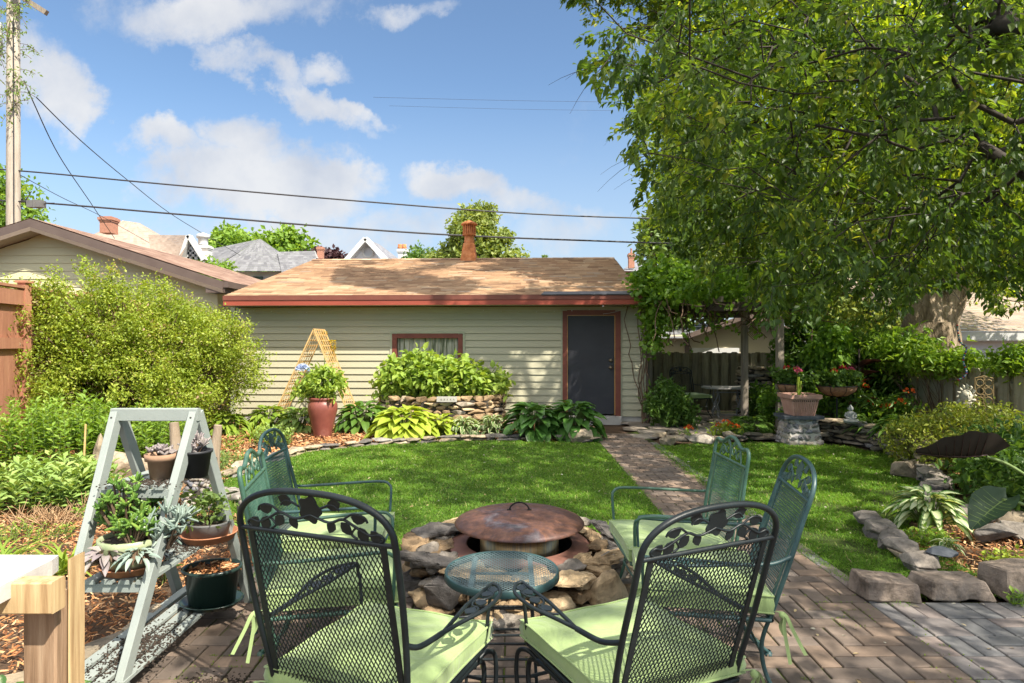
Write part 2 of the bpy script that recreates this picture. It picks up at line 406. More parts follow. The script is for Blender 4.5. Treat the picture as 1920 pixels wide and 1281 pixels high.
def blob(px,py,rx,ry,ang,amp=1.0,hard=1.0):
    """soft cloud bank centred on a sky direction"""
    cu=(px-960)/F; cvv=(640-py)/F; a=math.radians(ang)
    du=mathn(nt,'SUBTRACT',U,cu); dv=mathn(nt,'SUBTRACT',V_,cvv)
    x=mathn(nt,'ADD',mathn(nt,'MULTIPLY',du,math.cos(a)*F/rx),mathn(nt,'MULTIPLY',dv,math.sin(a)*F/rx))
    y=mathn(nt,'ADD',mathn(nt,'MULTIPLY',du,-math.sin(a)*F/ry),mathn(nt,'MULTIPLY',dv,math.cos(a)*F/ry))
    d=mathn(nt,'ADD',mathn(nt,'MULTIPLY',x,x),mathn(nt,'MULTIPLY',y,y))
    return mathn(nt,'MULTIPLY',mathn(nt,'SUBTRACT',1.0,d),amp)
bl=[(440,345,175,74,4,1.5),(490,285,95,55,-20,1.1),(350,275,90,34,-12,.9),(560,365,140,58,-12,1.2),(850,352,110,42,-6,1.2),(940,385,130,34,-12,.65),
    (470,110,110,26,-28,.62),(570,185,120,30,-32,.8),(590,120,60,26,10,.5),(650,215,60,22,-20,.6),
    (420,5,230,52,3,.9),(90,150,95,70,-25,.95),(20,120,80,70,0,.6),(150,200,34,40,-40,.5),(800,15,55,18,0,.30),(700,440,420,30,0,.40)]
acc=None
for b_ in bl:
    x=blob(*b_); acc=x if acc is None else mathn(nt,'MAXIMUM',acc,x)
acc=mathn(nt,'MAXIMUM',acc,-.75)
den=mathn(nt,'ADD',mathn(nt,'MULTIPLY',acc,1.15),mathn(nt,'MULTIPLY_ADD',n1,2.8,c=-1.28))
den=mathn(nt,'ADD',den,mathn(nt,'MULTIPLY_ADD',n2,.9,c=-.45)); den=mathn(nt,'ADD',den,mathn(nt,'MULTIPLY_ADD',n3,1.0,c=-.5))
mask=N(nt,'ShaderNodeMapRange',interpolation_type='SMOOTHSTEP'); nt.links.new(den,mask.inputs[0]); mask.inputs[1].default_value=-.45; mask.inputs[2].default_value=1.15; mask.inputs[4].default_value=.92
up_=N(nt,'ShaderNodeMapRange'); nt.links.new(sp.outputs[2],up_.inputs[0]); up_.inputs[1].default_value=.0; up_.inputs[2].default_value=.06
# unseen bright cloud added above and behind the yard as fill light
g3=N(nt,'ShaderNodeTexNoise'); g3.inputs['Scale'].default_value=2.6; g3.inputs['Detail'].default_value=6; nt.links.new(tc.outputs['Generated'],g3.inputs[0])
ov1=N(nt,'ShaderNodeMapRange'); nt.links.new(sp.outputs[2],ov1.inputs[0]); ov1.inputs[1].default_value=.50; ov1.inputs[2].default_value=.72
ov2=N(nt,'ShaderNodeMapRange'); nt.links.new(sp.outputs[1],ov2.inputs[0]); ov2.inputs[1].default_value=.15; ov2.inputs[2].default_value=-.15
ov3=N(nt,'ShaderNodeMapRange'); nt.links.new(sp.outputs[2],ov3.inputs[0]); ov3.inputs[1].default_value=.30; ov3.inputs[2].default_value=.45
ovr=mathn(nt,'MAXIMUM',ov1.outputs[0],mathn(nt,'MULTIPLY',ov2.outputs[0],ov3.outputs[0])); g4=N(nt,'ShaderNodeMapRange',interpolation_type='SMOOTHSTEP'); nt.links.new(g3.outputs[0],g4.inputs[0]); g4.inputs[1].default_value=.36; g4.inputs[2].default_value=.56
mk_fill=mathn(nt,'MULTIPLY',mathn(nt,'MULTIPLY',ovr,g4.outputs[0]),up_.outputs[0])
mk=mathn(nt,'MULTIPLY',mask.outputs[0],up_.outputs[0])
shade=wn(7,6,.55,21.3)
cc=ramp(nt,shade,[(.3,(1.95,2.1,2.4)),(.6,(2.75,2.77,2.82))])
hz=N(nt,'ShaderNodeMapRange',interpolation_type='SMOOTHSTEP'); nt.links.new(V0,hz.inputs[0]); hz.inputs[1].default_value=.42; hz.inputs[2].default_value=.0; hz.inputs[3].default_value=0; hz.inputs[4].default_value=.75
skg=mixc(nt,1.0,sky.outputs[0],(.56,.60,.61),'MULTIPLY')
sk2=mixc(nt,hz.outputs[0],skg,(1.75,2.1,2.55))
fin=mixc(nt,mk,sk2,cc); fin=mixc(nt,mk_fill,fin,(7.6,7.3,6.9)); nt.links.new(fin,bg.inputs[0])
SC.view_settings.view_transform='Standard'; SC.view_settings.look='None'; SC.view_settings.exposure=1.07; SC.view_settings.gamma=1
cy=SC.cycles; cy.max_bounces=9; cy.diffuse_bounces=5; cy.glossy_bounces=3; cy.transmission_bounces=4; cy.transparent_max_bounces=6
cy.use_denoising=True; cy.use_adaptive_sampling=True; cy.adaptive_threshold=.015; cy.caustics_reflective=False; cy.caustics_refractive=False
# ================================================================== materials
M={}
M['soil']=mat_simple('soil',[(.3,(.055,.035,.022)),(.6,(.11,.07,.045)),(.8,(.17,.11,.07))],5,.95,bumpd=.02,bscale=40,spec=.2)
M['turf_soil']=mat_simple('turf_soil',[(.3,(.035,.05,.015)),(.7,(.06,.085,.02))],4,.95,bumpd=.01,bscale=60,spec=.1)
M['mulch']=mat_tint('mulch',[(0,(.10,.04,.02)),(.35,(.29,.12,.05)),(.7,(.47,.235,.10)),(1,(.60,.40,.23))],.9,.002,80,.15)
M['brick']=mat_tint('brick',[(0,(.125,.10,.085)),(.3,(.18,.135,.105)),(.6,(.23,.165,.122)),(1,(.17,.14,.12))],.9,.004,160,.25,.22,9)
M['brick_grey']=mat_tint('brick_grey',[(0,(.12,.12,.122)),(.5,(.17,.165,.165)),(1,(.23,.185,.165))],.9,.004,200,.25,.22,9)
M['joint']=mat_simple('joint_soil',[(.35,(.03,.026,.02)),(.5,(.045,.06,.015)),(.62,(.11,.17,.02))],2.2,.95,bumpd=.004,bscale=90,spec=.1,coord='World')
M['stone']=mat_tint('limestone',[(0,(.14,.125,.10)),(.3,(.24,.195,.14)),(.6,(.34,.27,.185)),(.85,(.42,.345,.25)),(1,(.24,.23,.225))],.92,.02,22,.25,.5,9)
M['stone_dark']=mat_tint('grey_stone',[(0,(.11,.10,.095)),(.5,(.20,.175,.15)),(1,(.30,.26,.22))],.9,.02,22,.25,.5,9)
M['stone_warm']=mat_tint('warm_stone',[(0,(.20,.135,.08)),(.4,(.34,.235,.135)),(.8,(.50,.375,.23)),(1,(.30,.265,.225))],.92,.022,22,.25,.5,10)
M['boulder']=mat_tint('boulder_stone',[(0,(.20,.155,.125)),(1,(.28,.225,.18))],.9,.03,16,.25,.55,9)
M['slate']=mat_simple('slate',[(.3,(.05,.06,.075)),(.7,(.10,.11,.125))],9,.7,bumpd=.003,spec=.4)
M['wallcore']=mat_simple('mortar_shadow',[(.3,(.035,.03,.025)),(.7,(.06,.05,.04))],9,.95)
M['siding']=mat_simple('sage_siding',[(.3,(.415,.39,.275)),(.7,(.465,.44,.315))],1.2,.55,bumpd=.0015,bscale=60,spec=.35,stretch=(.3,1,4))
M['siding_trim']=mat_simple('sage_trim',[(.3,(.36,.37,.26)),(.7,(.40,.41,.29))],3,.55,bumpd=.001,bscale=60)
M['cream']=mat_simple('cream_siding',[(.3,(.56,.52,.33)),(.7,(.61,.57,.37))],1.0,.6,bumpd=.001,bscale=50,stretch=(.3,1,4))
M['beige']=mat_simple('beige_siding',[(.3,(.50,.44,.31)),(.7,(.56,.49,.35))],1.0,.6,bumpd=.001,bscale=50)
M['white_siding']=mat_simple('white_siding',[(.3,(.62,.62,.66)),(.7,(.68,.68,.71))],1.0,.6,bumpd=.001,bscale=50)
M['red']=mat_simple('barn_red_paint',[(.3,(.27,.055,.035)),(.7,(.34,.075,.045))],5,.5,bumpd=.001,bscale=40,stretch=(.2,1,1))
M['redtrim']=mat_simple('shaded_red_trim',[(.3,(.15,.042,.028)),(.7,(.21,.06,.038))],5,.55,bumpd=.001,bscale=40)  # darker copy of the eave red, shade of the trim put into the colour
M['brownred']=mat_simple('brown_red_flashing',[(.3,(.16,.05,.035)),(.7,(.20,.065,.045))],5,.5)
M['brown']=mat_simple('brown_fascia',[(.3,(.10,.07,.06)),(.7,(.13,.095,.08))],3,.5)
M['taupe']=mat_simple('taupe_soffit',[(.3,(.30,.23,.18)),(.7,(.34,.27,.21))],3,.6)
M['shingle']=mat_tint('tan_shingle',[(0,(.25,.155,.10)),(.3,(.36,.23,.14)),(.6,(.44,.29,.18)),(.85,(.52,.38,.25)),(1,(.38,.30,.235))],.95,.006,120,.2,.18,3)
M['door']=mat_simple('charcoal_door',[(.3,(.030,.030,.036)),(.7,(.042,.042,.050))],2,.45,bumpd=.0008,bscale=80,spec=.3)
M['rawwood']=mat_simple('raw_wood_edge',[(.3,(.42,.22,.07)),(.7,(.5,.28,.1))],10,.7)
M['concrete']=mat_simple('concrete',[(.3,(.36,.34,.32)),(.7,(.46,.44,.41))],6,.9,bumpd=.004,bscale=60)
M['brass']=mat_simple('dull_brass',[(.3,(.20,.16,.11)),(.7,(.28,.23,.17))],20,.4,metallic=.9)
M['rust']=mat_simple('rusty_iron',[(.3,(.30,.10,.04)),(.5,(.48,.18,.07)),(.7,(.58,.26,.12))],9,.85,bumpd=.004,bscale=60,spec=.2)
M['chimbrick']=mat_simple('chimney_brick',[(.3,(.32,.14,.09)),(.7,(.44,.22,.15))],14,.9,bumpd=.01)
M['whitepaint']=mat_simple('white_paint',[(.3,(.50,.50,.50)),(.7,(.58,.58,.57))],5,.5)
M['glass']=mat_simple('window_glass',[(.3,(.03,.04,.05)),(.7,(.05,.06,.07))],2,.08,bumpd=0,spec=.8)
M['polewood']=mat_simple('pole_wood',[(.3,(.27,.23,.18)),(.5,(.38,.33,.27)),(.75,(.47,.42,.35))],6,.9,stretch=(4,4,.35),bumpd=.01,bscale=18)
M['wire']=mat_simple('black_cable',[(.3,(.03,.03,.035)),(.7,(.045,.045,.05))],5,.5)
M['steelgrey']=mat_simple('grey_enamel',[(.3,(.55,.57,.58)),(.7,(.62,.64,.65))],5,.45)
M['oldwood']=mat_simple('weathered_picket',[(.25,(.12,.10,.065)),(.5,(.22,.19,.12)),(.75,(.31,.275,.18))],5,.9,stretch=(5,5,.5),bumpd=.006,bscale=22,tint=.22)
M['greybox']=mat_simple('dusty_grey',[(.3,(.10,.10,.10)),(.7,(.16,.155,.15))],5,.7)
M['lightpicket']=mat_simple('light_picket',[(.25,(.27,.24,.16)),(.5,(.42,.38,.27)),(.75,(.52,.48,.35))],5,.9,stretch=(5,5,.5),bumpd=.006,bscale=22,tint=.2)  # lighter picket colour for the right fence
M['redwood']=mat_simple('red_stained_fence',[(.3,(.33,.14,.085)),(.7,(.44,.21,.13))],4,.8,stretch=(4,4,.5),bumpd=.003,bscale=22,tint=.1)
M['postwood']=mat_simple('grey_post_wood',[(.3,(.18,.15,.12)),(.7,(.32,.27,.21))],6,.9,stretch=(5,5,.5),bumpd=.005,bscale=22)
M['bark']=mat_simple('bark',[(.3,(.045,.035,.028)),(.7,(.10,.08,.065))],12,.95,bumpd=.01,bscale=30)
M['bigbark']=mat_simple('furrowed_bark',[(.3,(.16,.115,.07)),(.5,(.34,.26,.17)),(.7,(.50,.40,.28))],4.5,.95,stretch=(2.5,2.5,.7),bumpd=.09,bscale=7,bstr=1.0)
M['twig']=mat_simple('brown_twig',[(.3,(.10,.06,.035)),(.7,(.18,.12,.08))],12,.9)
M['greenstem']=mat_simple('green_stem',[(.3,(.10,.16,.04)),(.7,(.16,.22,.06))],12,.6)
M['flag']=mat_tint('flagstone',[(0,(.20,.17,.14)),(.5,(.30,.25,.20)),(1,(.38,.33,.28))],.9,.005,40,.25,.25,6)
# ================================================================== ground
def flat_poly(name, poly, z, mat, kind='structure', sub=None):
    me=bpy.data.meshes.new(name); bm=bmesh.new(); vs=[bm.verts.new((x,y,z)) for x,y in poly]; bm.faces.new(vs); bmesh.ops.triangulate(bm,faces=bm.faces[:]); bm.to_mesh(me); bm.free()
    me.materials.append(mat); o=bpy.data.objects.new(name,me); put(o); return tag(o,kind=kind)
mb=MB(); R_=1500; ys=[-R_,-60,-12,20,60,R_]
mb.quad((-R_,-R_,-.03),(R_,-R_,-.03),(R_,R_,-.03),(-R_,R_,-.03)); 
tag(mb.build('ground',M['soil']),kind='structure')
lawnL=[(-2.99,6.6),(-3.05,7.6),(-2.8,8.4),(-1.96,9.0),(-.47,9.42),(1.1,9.2),(1.25,9.0),(1.24,4.45),(1.0,4.3),(.4,4.75),(-.3,4.75),(-.9,4.3),(-1.5,4.5),(-2.3,5.3),(-2.8,6.0)]
lawnR=[(2.02,3.95),(2.4,3.72),(2.85,3.72),(2.95,4.3),(3.1,5.0),(3.5,5.5),(4.1,6.3),(4.5,7.05),(4.8,8.0),(4.75,8.6),(4.4,9.1),(3.2,9.25),(2.3,9.0),(1.96,8.6)]
def smooth_poly(p,n=4):
    q=[]; m=len(p)
    for i in range(m):
        p0,p1,p2,p3=[np.array(p[(i+k)%m]) for k in (-1,0,1,2)]
        for k in range(n):
            t=k/n; q.append(tuple(.5*((2*p1)+(p2-p0)*t+(2*p0-5*p1+4*p2-p3)*t*t+(3*p1-p0-3*p2+p3)*t**3)))
    return q
lawnLs=smooth_poly(lawnL); lawnRs=smooth_poly(lawnR)
flat_poly('lawn_soil',lawnLs,.004,M['turf_soil']); flat_poly('lawn_soil',lawnRs,.004,M['turf_soil'])
# bricks of the patio and the path
def in_patio(x,y):
    if y<-2.2 or y>4.9 or x>7: return False
    edge=-2.15+(y-2.4)*(.85/2.2) if y<4.6 else -1.3
    if x<edge: return False
    if x>2.1 and y>3.58: return False
    if pip(np.array([[x,y]]),lawnLs)[0] or pip(np.array([[x,y]]),lawnRs)[0]: return False
    return True
BW,BL,JT=.1015,.203,.008
rb=np.random.default_rng(3)
def brick(mb,x,y,wx,wy,ang=0,z=.0):
    w=wx-JT; h=wy-JT; c=.004; dz=rb.normal()*.0012; t=rb.random(); z1=.012+dz+z
    jx,jy=rb.normal(size=2)*.0012; a=ang+rb.normal()*.004; ca,sa=math.cos(a),math.sin(a)
    tl=rb.normal(size=2)*.004
    def P(u,v,zz): return (x+jx+u*ca-v*sa, y+jy+u*sa+v*ca, zz+(u*tl[0]+v*tl[1]))
    vs=[P(-w/2,-h/2,-.01+z),P(w/2,-h/2,-.01+z),P(w/2,h/2,-.01+z),P(-w/2,h/2,-.01+z),P(-w/2,-h/2,z1-c),P(w/2,-h/2,z1-c),P(w/2,h/2,z1-c),P(-w/2,h/2,z1-c),
        P(-w/2+c,-h/2+c,z1),P(w/2-c,-h/2+c,z1),P(w/2-c,h/2-c,z1),P(-w/2+c,h/2-c,z1)]
    mb.add(vs,[(8,9,10,11),(4,5,9,8),(5,6,10,9),(6,7,11,10),(7,4,8,11),(0,1,5,4),(1,2,6,5),(2,3,7,6),(3,0,4,7)],tint=t)
mp_=MB(); mg=MB(); path=MB()
# herringbone west of the border strip
X0=1.995
for i in range(-60,60):
    for j in range(-60,60):
        # herringbone cell: horizontal brick at (i,j) where (i-j)%4==0 covers i,i+1 ; vertical where (i-j)%4==3 covers j,j+1
        bx=X0-BW*(i+1); by=3.579+BW*j
        m=(i+j)%4
        if m==0: cx,cy_,wx,wy=bx-BW/2+BW/2,by+BW/2,BL,BW; cx=X0-BW*(i+1)
        elif m==2: cx,cy_,wx,wy=X0-BW*(i+.5),by+BW,BW,BL
        else: continue
        if cx+wx/2>X0+.003:
            if wx>wy and cx-wx/2<X0-.05: cx,wx=X0-BW/2,BW
            else: continue
        if in_patio(cx,cy_) and in_patio(cx,cy_+.05): brick(mp_,cx,cy_,wx,wy)
for j in range(-30,28):
    y=3.579+BL*j+BL/2
    if -2<y<9.3: brick(mg if True else path,X0+BW/2+.001,y,BW,BL)
for i in range(0,26):      # basket weave east of the strip
    for j in range(-28,0):
        x=X0+BW+.002+BL*i; y=3.579+BL*j
        if x>7: continue
        if (i+j)%2==0:
            for k in (0,1): brick(mg,x+BL/2,y+BW*(k+.5),BL,BW)
        else:
            for k in (0,1): brick(mg,x+BW*(k+.5),y+BL/2,BW,BL)
for j in range(0,58):      # running bond of the path
    y=4.48+BW*(j+.5)
    if y>10.2: break
    n=0; x=1.27-(BW if j%2 else 0)
    while x<X0-.02:
        xa=max(x,1.27); xb=min(x+BL,X0)
        if xb-xa>.03: brick(path,(xa+xb)/2,y,xb-xa,BW)
        x+=BL
flat_poly('patio_bed',[(-2.6,-2.2),(7,-2.2),(7,3.6),(2.09,3.6),(2.09,9.6),(1.9,10.2),(1.27,10.2),(1.26,4.7),(-1.2,4.7),(-1.3,4.6),(-2.6,1.2)],.0015,M['joint'])
tag(mp_.build('patio',M['brick']),kind='structure'); tag(mg.build('paved_border',M['brick_grey']),kind='structure'); tag(path.build('brick_path',M['brick']),kind='structure')
# flagstone floor of the shaded nook
fl=MB(); rf=np.random.default_rng(5)
flat_poly('flagstone_bed',[(1.5,9.9),(4.6,9.5),(5.4,11.5),(5.3,13.4),(2.4,13.4),(2.2,10.6)],.003,M['joint'])
cells=[]
for i in range(9):
    for j in range(9):
        x=2.05+i*.42+(j%2)*.2+rf.normal()*.04; y=9.9+j*.42+rf.normal()*.04
        if x>5.2 or y>13.2 or y<9.75+(x-2)*.1: continue
        k=6; r=.235; poly=[(x+r*math.cos(a+.5)*rf.uniform(.82,1.1),y+r*math.sin(a+.5)*rf.uniform(.82,1.08)) for a in np.arange(k)*2*math.pi/k]
        fl.tint=rf.random(); fl.prism(poly,.0,.028+rf.normal()*.004)
tag(fl.build('flagstone_paving',M['flag']),kind='structure')
# ================================================================== garage
TH=-2.8; cT,sT=math.cos(rad(TH)),math.sin(rad(TH))
def gx(px): return (px-960)*11.65/(F*cT+(px-960)*.0488)
def gz(py,d=11.65): return H+(640-py)/F*d
gar=thing('garage','sage green clapboard garage with tan shingle roof and dark door behind the lawn','garage',(0,11.65,0),rad(TH))
XL,XR=gx(441),gx(1203); ZT=gz(575); DEP=8.0
dx0,dx1=gx(1056),gx(1162); dz0,dz1=.13,gz(583); wx0,wx1=gx(737),gx(867); wz0,wz1=.62,gz(626)
lap=.125
def clap(mb,x0,x1,z0,z1,y=0.0,lapp=lap,zb=.12,ax='x',out=.021):
    z=zb
    while z<z1-1e-4:
        a=max(z,z0); b=min(z+lapp,z1)
        if b-a>.004:
            oa=out*(1-(a-z)/lapp); ob=out*(1-(b-z)/lapp)
            if ax=='x':
                mb.quad((x0,y-oa-.002,a),(x1,y-oa-.002,a),(x1,y-ob-.002,b),(x0,y-ob-.002,b))
                if a==z: mb.quad((x0,y,a),(x1,y,a),(x1,y-oa-.002,a),(x0,y-oa-.002,a))
            else:
                mb.quad((y+oa+.002,x0,a),(y+oa+.002,x1,a),(y+ob+.002,x1,b),(y+ob+.002,x0,b))
        z+=lapp
wl=MB()
for x0,x1,z0,z1 in ((XL,wx0,.12,ZT),(wx0,wx1,.12,wz0),(wx0,wx1,wz1,ZT),(wx1,dx0,.12,ZT),(dx0,dx1,dz1,ZT),(dx1,XR,.12,ZT)): clap(wl,x0,x1,z0,z1)
SL=(gz(485,15.66)-gz(553,11.2))/4.46; EZ=gz(553,11.2)   # roof slope, eave height
def rz(y): return EZ+SL*(y+.45) if y<4.0 else EZ+SL*(8.45-y)
wl.quad((XL,0,.1),(XL,DEP,.1),(XL,DEP,ZT),(XL,0,ZT)); wl.quad((XR,0,.1),(XR,DEP,.1),(XR,DEP,ZT),(XR,0,ZT)); wl.quad((XL,DEP,.1),(XR,DEP,.1),(XR,DEP,ZT),(XL,DEP,ZT))
for X in (XL,XR): wl.add([(X,0,ZT),(X,DEP,ZT),(X,DEP,rz(DEP)-.05),(X,4,rz(4)-.05),(X,0,rz(0)-.05)],[(0,1,2,3,4)])
wl.build('wall',M['siding'],gar)
fd=MB(); fd.box(XL+.01,dx0+.01,.005,.2,-.03,.12); fd.box(dx1-.01,XR-.01,.005,.2,-.03,.12); fd.build('foundation',M['concrete'],gar)
tr=MB(); tr.box(XR-.005,XR+.075,-.035,.06,.02,ZT); tr.build('corner_trim',M['siding_trim'],gar); tr=MB(); tr.box(XL-.07,XL+.01,-.035,.06,.1,ZT); tr.build('corner_trim',M['siding_trim'],gar); tr=MB()
for nm,a,b,c,d in (('window_trim',wx0-.05,wx0-.012,wz0,wz1+.05),('window_trim',wx1+.012,wx1+.05,wz0,wz1+.05),('window_trim',wx0-.012,wx1+.012,wz1+.012,wz1+.05),('door_trim',dx0-.04,dx0-.012,.12,ZT-.02),('door_trim',dx1+.012,dx1+.04,.12,ZT-.02)):
    tr=MB(); tr.box(a,b,-.030,-.002,c,d); tr.build(nm,M['siding_trim'],gar)
# door
df=MB(); df.box(dx0-.012,dx0+.07,-.05,.06,.0,dz1+.0); df.box(dx1-.085,dx1+.012,-.05,.06,.0,dz1); df.box(dx0+.07,dx1-.085,-.048,.06,dz1-.075,dz1+.012); df.build('door_frame',M['redtrim'],gar)
ie=MB(); ie.box(dx1-.099,dx1-.0855,-.046,.02,.15,dz1-.077); ie.box(dx0+.0705,dx0+.08,-.046,.0,.15,dz1-.077); ie.box(dx0+.08,dx1-.099,-.0455,.0,dz1-.088,dz1-.076); ie.build('door_stop',M['rawwood'],gar)
dr=MB(); dr.box(dx0+.081,dx1-.10,-.02,.02,.16,dz1-.089); do=dr.build('door',M['door'],gar)
for nm,z in (('deadbolt',1.13),('knob',1.0)):
    k=MB(); 
    k.lathe([(.001,0),(.034,0),(.034,.01),(.018,.014),(.018,.03),(.028,.04),(.03,.055),(.018,.068),(.001,.07)],n=16)
    o=k.build(nm,M['brass'],do,loc=(dx1-.165,-.02,z)); o.rotation_euler=(rad(90),0,0)
sl=MB(); sl.box(dx0-.02,dx1+.02,-.12,.05,-.02,.13); sl.build('door_sill',M['concrete'],gar)
# window
wf=MB(); wf.box(wx0-.01,wx0+.075,-.035,.05,wz0,wz1); wf.box(wx1-.075,wx1+.01,-.035,.05,wz0,wz1); wf.box(wx0+.075,wx1-.075,-.034,.05,wz1-.075,wz1+.01); wf.box(wx0+.075,wx1-.075,-.034,.05,wz0-.01,wz0+.06)
wo_=wf.build('window',M['redtrim'],gar)
cu=MB(); pts=[]
nn=120
for i in range(nn+1):
    t=i/nn; x=wx0+.076+(wx1-wx0-.152)*t; y=.055+.012*math.sin(t*75+2*math.sin(t*9))+.006*math.sin(t*31)
    pts.append((x,y))
M['curtain']=mat_simple('striped_curtain',[(.35,(.10,.12,.06)),(.5,(.42,.42,.33)),(.62,(.55,.53,.45)),(.8,(.15,.2,.12))],9,.85,stretch=(3,1,.25),bumpd=0)
vs=[(x,y,z) for x,y in pts for z in (wz0+.05,wz1-.076)]; cu.add(vs,[(2*i,2*i+2,2*i+3,2*i+1) for i in range(nn)],True); cu.build('curtain',M['curtain'],wo_)
# roof
RXL,RXR=(422-960)/F*11.2/cT*1.0+.0,(1206-960)/F*11.2/cT
RXL=(422-960)*11.2/(F*cT+(422-960)*.0488); RXR=(1207-960)*11.2/(F*cT+(1207-960)*.0488)
rfm=MB(); rs=np.random.default_rng(11); runL=4.45*math.sqrt(1+SL*SL); nC=34; cw=runL/nC
for side in (0,1):
    for c in range(nC):
        s0=c*cw; s1=s0+cw*1.03; x=RXL-rs.random()*.15; rowt=rs.normal()*.05
        ca=1/math.sqrt(1+SL*SL); sa=SL*ca
        def PT(x,s,h):
            y=-.45+s*ca-h*sa; z=EZ+s*sa+h*ca
            return (x,y,z) if side==0 else (x,8-y,z)
        while x<RXR:
            w=.3*rs.uniform(.55,1.2); xa=max(x,RXL); xb=min(x+w,RXR)
            if xb-xa>.01:
                t=float(np.clip(rs.normal(.5,.22)+rowt,0,1)); g=.002
                rfm.add([PT(xa+g,s0,.016),PT(xb-g,s0,.016),PT(xb-g,s1,.002),PT(xa+g,s1,.002),PT(xa+g,s0,.002),PT(xb-g,s0,.002)],[(0,1,2,3),(4,5,1,0)],tint=t)
            x+=w
for side in (0,1):    # deck under the shingles
    ca=1
    f=lambda y:(y if side==0 else 8-y)
    rfm.add([(RXL,f(-.45),EZ-.002),(RXR,f(-.45),EZ-.002),(RXR,f(4.0),rz(4)-.002),(RXL,f(4.0),rz(4)-.002)],[(0,1,2,3)],tint=.1)
for i in range(30):   # ridge caps
    x0=RXL+(RXR-RXL)*i/30; x1=RXL+(RXR-RXL)*(i+1.1)/30; x1=min(x1,RXR)
    rfm.add([(x0,3.86,rz(3.86)+.022),(x1,3.86,rz(3.86)+.016),(x1,4,rz(4)+.024),(x0,4,rz(4)+.03),(x1,4.14,rz(4.14)+.016),(x0,4.14,rz(4.14)+.022)],[(0,1,2,3),(3,2,4,5)],tint=rs.random())
roof=rfm.build('roof',M['shingle'],gar)
fa=MB(); fa.box(RXL,RXR,-.475,-.452,EZ-.17,EZ-.075)
for x in (RXL,RXR):   # rake boards
    s=.012 if x==RXL else -.012
    for a,b in ((-.45,4.0),(4.0,8.45)):
        fa.add([(x-s,a,rz(a)-.005),(x-s,b,rz(b)-.005),(x-s,b,rz(b)-.15),(x-s,a,rz(a)-.15),(x+s,a,rz(a)-.005),(x+s,b,rz(b)-.005),(x+s,b,rz(b)-.15),(x+s,a,rz(a)-.15)],[(0,1,2,3),(4,5,6,7),(3,2,6,7)])
fa.build('fascia',M['red'],gar)
fb=MB(); fb.box(RXL-.003,RXR+.003,-.487,-.46,EZ-.078,EZ+.003); fb.build('drip_edge',M['brownred'],gar)
sf=MB(); sf.box(RXL+.02,RXR-.02,-.45,-.0,EZ-.165,EZ-.15); sf.build('soffit',M['siding_trim'],gar)
# a lifted shingle strip over the door
ls=MB(); xa=gx(1015); ls.add([(xa,-.50,EZ+.01),(RXR+.01,-.50,EZ+.012),(RXR+.01,-.30,EZ+.075),(xa+.05,-.30,EZ+.072),(xa,-.50,EZ-.006),(RXR+.01,-.50,EZ-.006)],[(0,1,2,3),(4,5,1,0)]); ls.build('starter_strip',M['wire'],gar)
# roof ventilator
vt=MB(); vx=gx(864); vpx=(865-960)*15.66/(F*cT+(865-960)*.0488); b0=rz(4)
sc_=15.66/F
vt.add([(vpx-.36,3.7,rz(3.7)),(vpx+.36,3.7,rz(3.7)),(vpx+.36,4.3,rz(4.3)),(vpx-.36,4.3,rz(4.3)),(vpx-.13,3.87,b0+.38),(vpx+.13,3.87,b0+.38),(vpx+.13,4.13,b0+.38),(vpx-.13,4.13,b0+.38)],[(0,1,5,4),(1,2,6,5),(2,3,7,6),(3,0,4,7)])
vt.v=[( (x if abs(x-vpx)<.2 else vpx+(x-vpx)*.52),y,z) for x,y,z in vt.v]
vt.lathe([(.125,.36),(.125,.46),(.118,.46),(.118,.60)],(vpx,4,b0),20)
hood=vt.build('roof_ventilator',M['rust'],roof)
v2=MB()
for k in range(18):
    a=2*math.pi*k/18; v2.box(-.012,.012,-.005,.005,.58,.84,M=Matrix.Translation((vpx+.155*math.cos(a),4+.155*math.sin(a),b0))@Matrix.Rotation(a+math.pi/2,4,'Z'))
v2.lathe([(.10,.6),(.10,.84)],(vpx,4,b0),16); v2.lathe([(.165,.58),(.17,.60),(.13,.6)],(vpx,4,b0),20)
v2.lathe([(.12,.83),(.20,.835),(.205,.85),(.19,.875),(.11,.92),(.03,.945),(.0005,.95)],(vpx,4,b0),24); v2.build('vent_cap',M['rust'],hood)
# string of small lights under the eave
sg=thing('string_lights','thin string of tiny clear bulbs hanging under the red garage eave','string lights',(0,11.65,0),rad(TH))
wm=MB(); bm_=MB(); px_=list(range(478,1130,33)); pts=[]
for i,p in enumerate(px_):
    x=gx(p); zt=gz(579+4*math.sin(i*.5)); pts+= [(x,-.05,zt)]; bm_.sphere((x,-.05,zt-.02),.010,8,5)
wm.tube(spline(pts,3),.0025,5); wm.tube(spline([(gx(1130),-.08,gz(589)),(gx(1150),-.09,gz(586)),(gx(1185),-.09,gz(576))],4),.003,5)
wm.build('wire',M['whitepaint'],sg); bm_.build('bulb',M['whitepaint'],sg)
# wall lamp at the left corner
lm=thing('wall_spotlight','small white spotlight under the left end of the garage eave','spotlight',(0,11.65,0),rad(TH))
k=MB(); k.lathe([(.001,0),(.03,.0),(.045,.05),(.055,.09),(.05,.095),(.001,.08)],n=14); o=k.build('lamp_head',M['whitepaint'],lm,loc=(XL+.0-.15,-.2,gz(600))); o.rotation_euler=(rad(120),0,.4)
k=MB(); k.tube([(XL-.15,-.2,gz(597)),(XL-.13,-.18,gz(585)),(XL-.12,-.16,EZ-.16)],.008); k.build('bracket',M['brown'],lm)
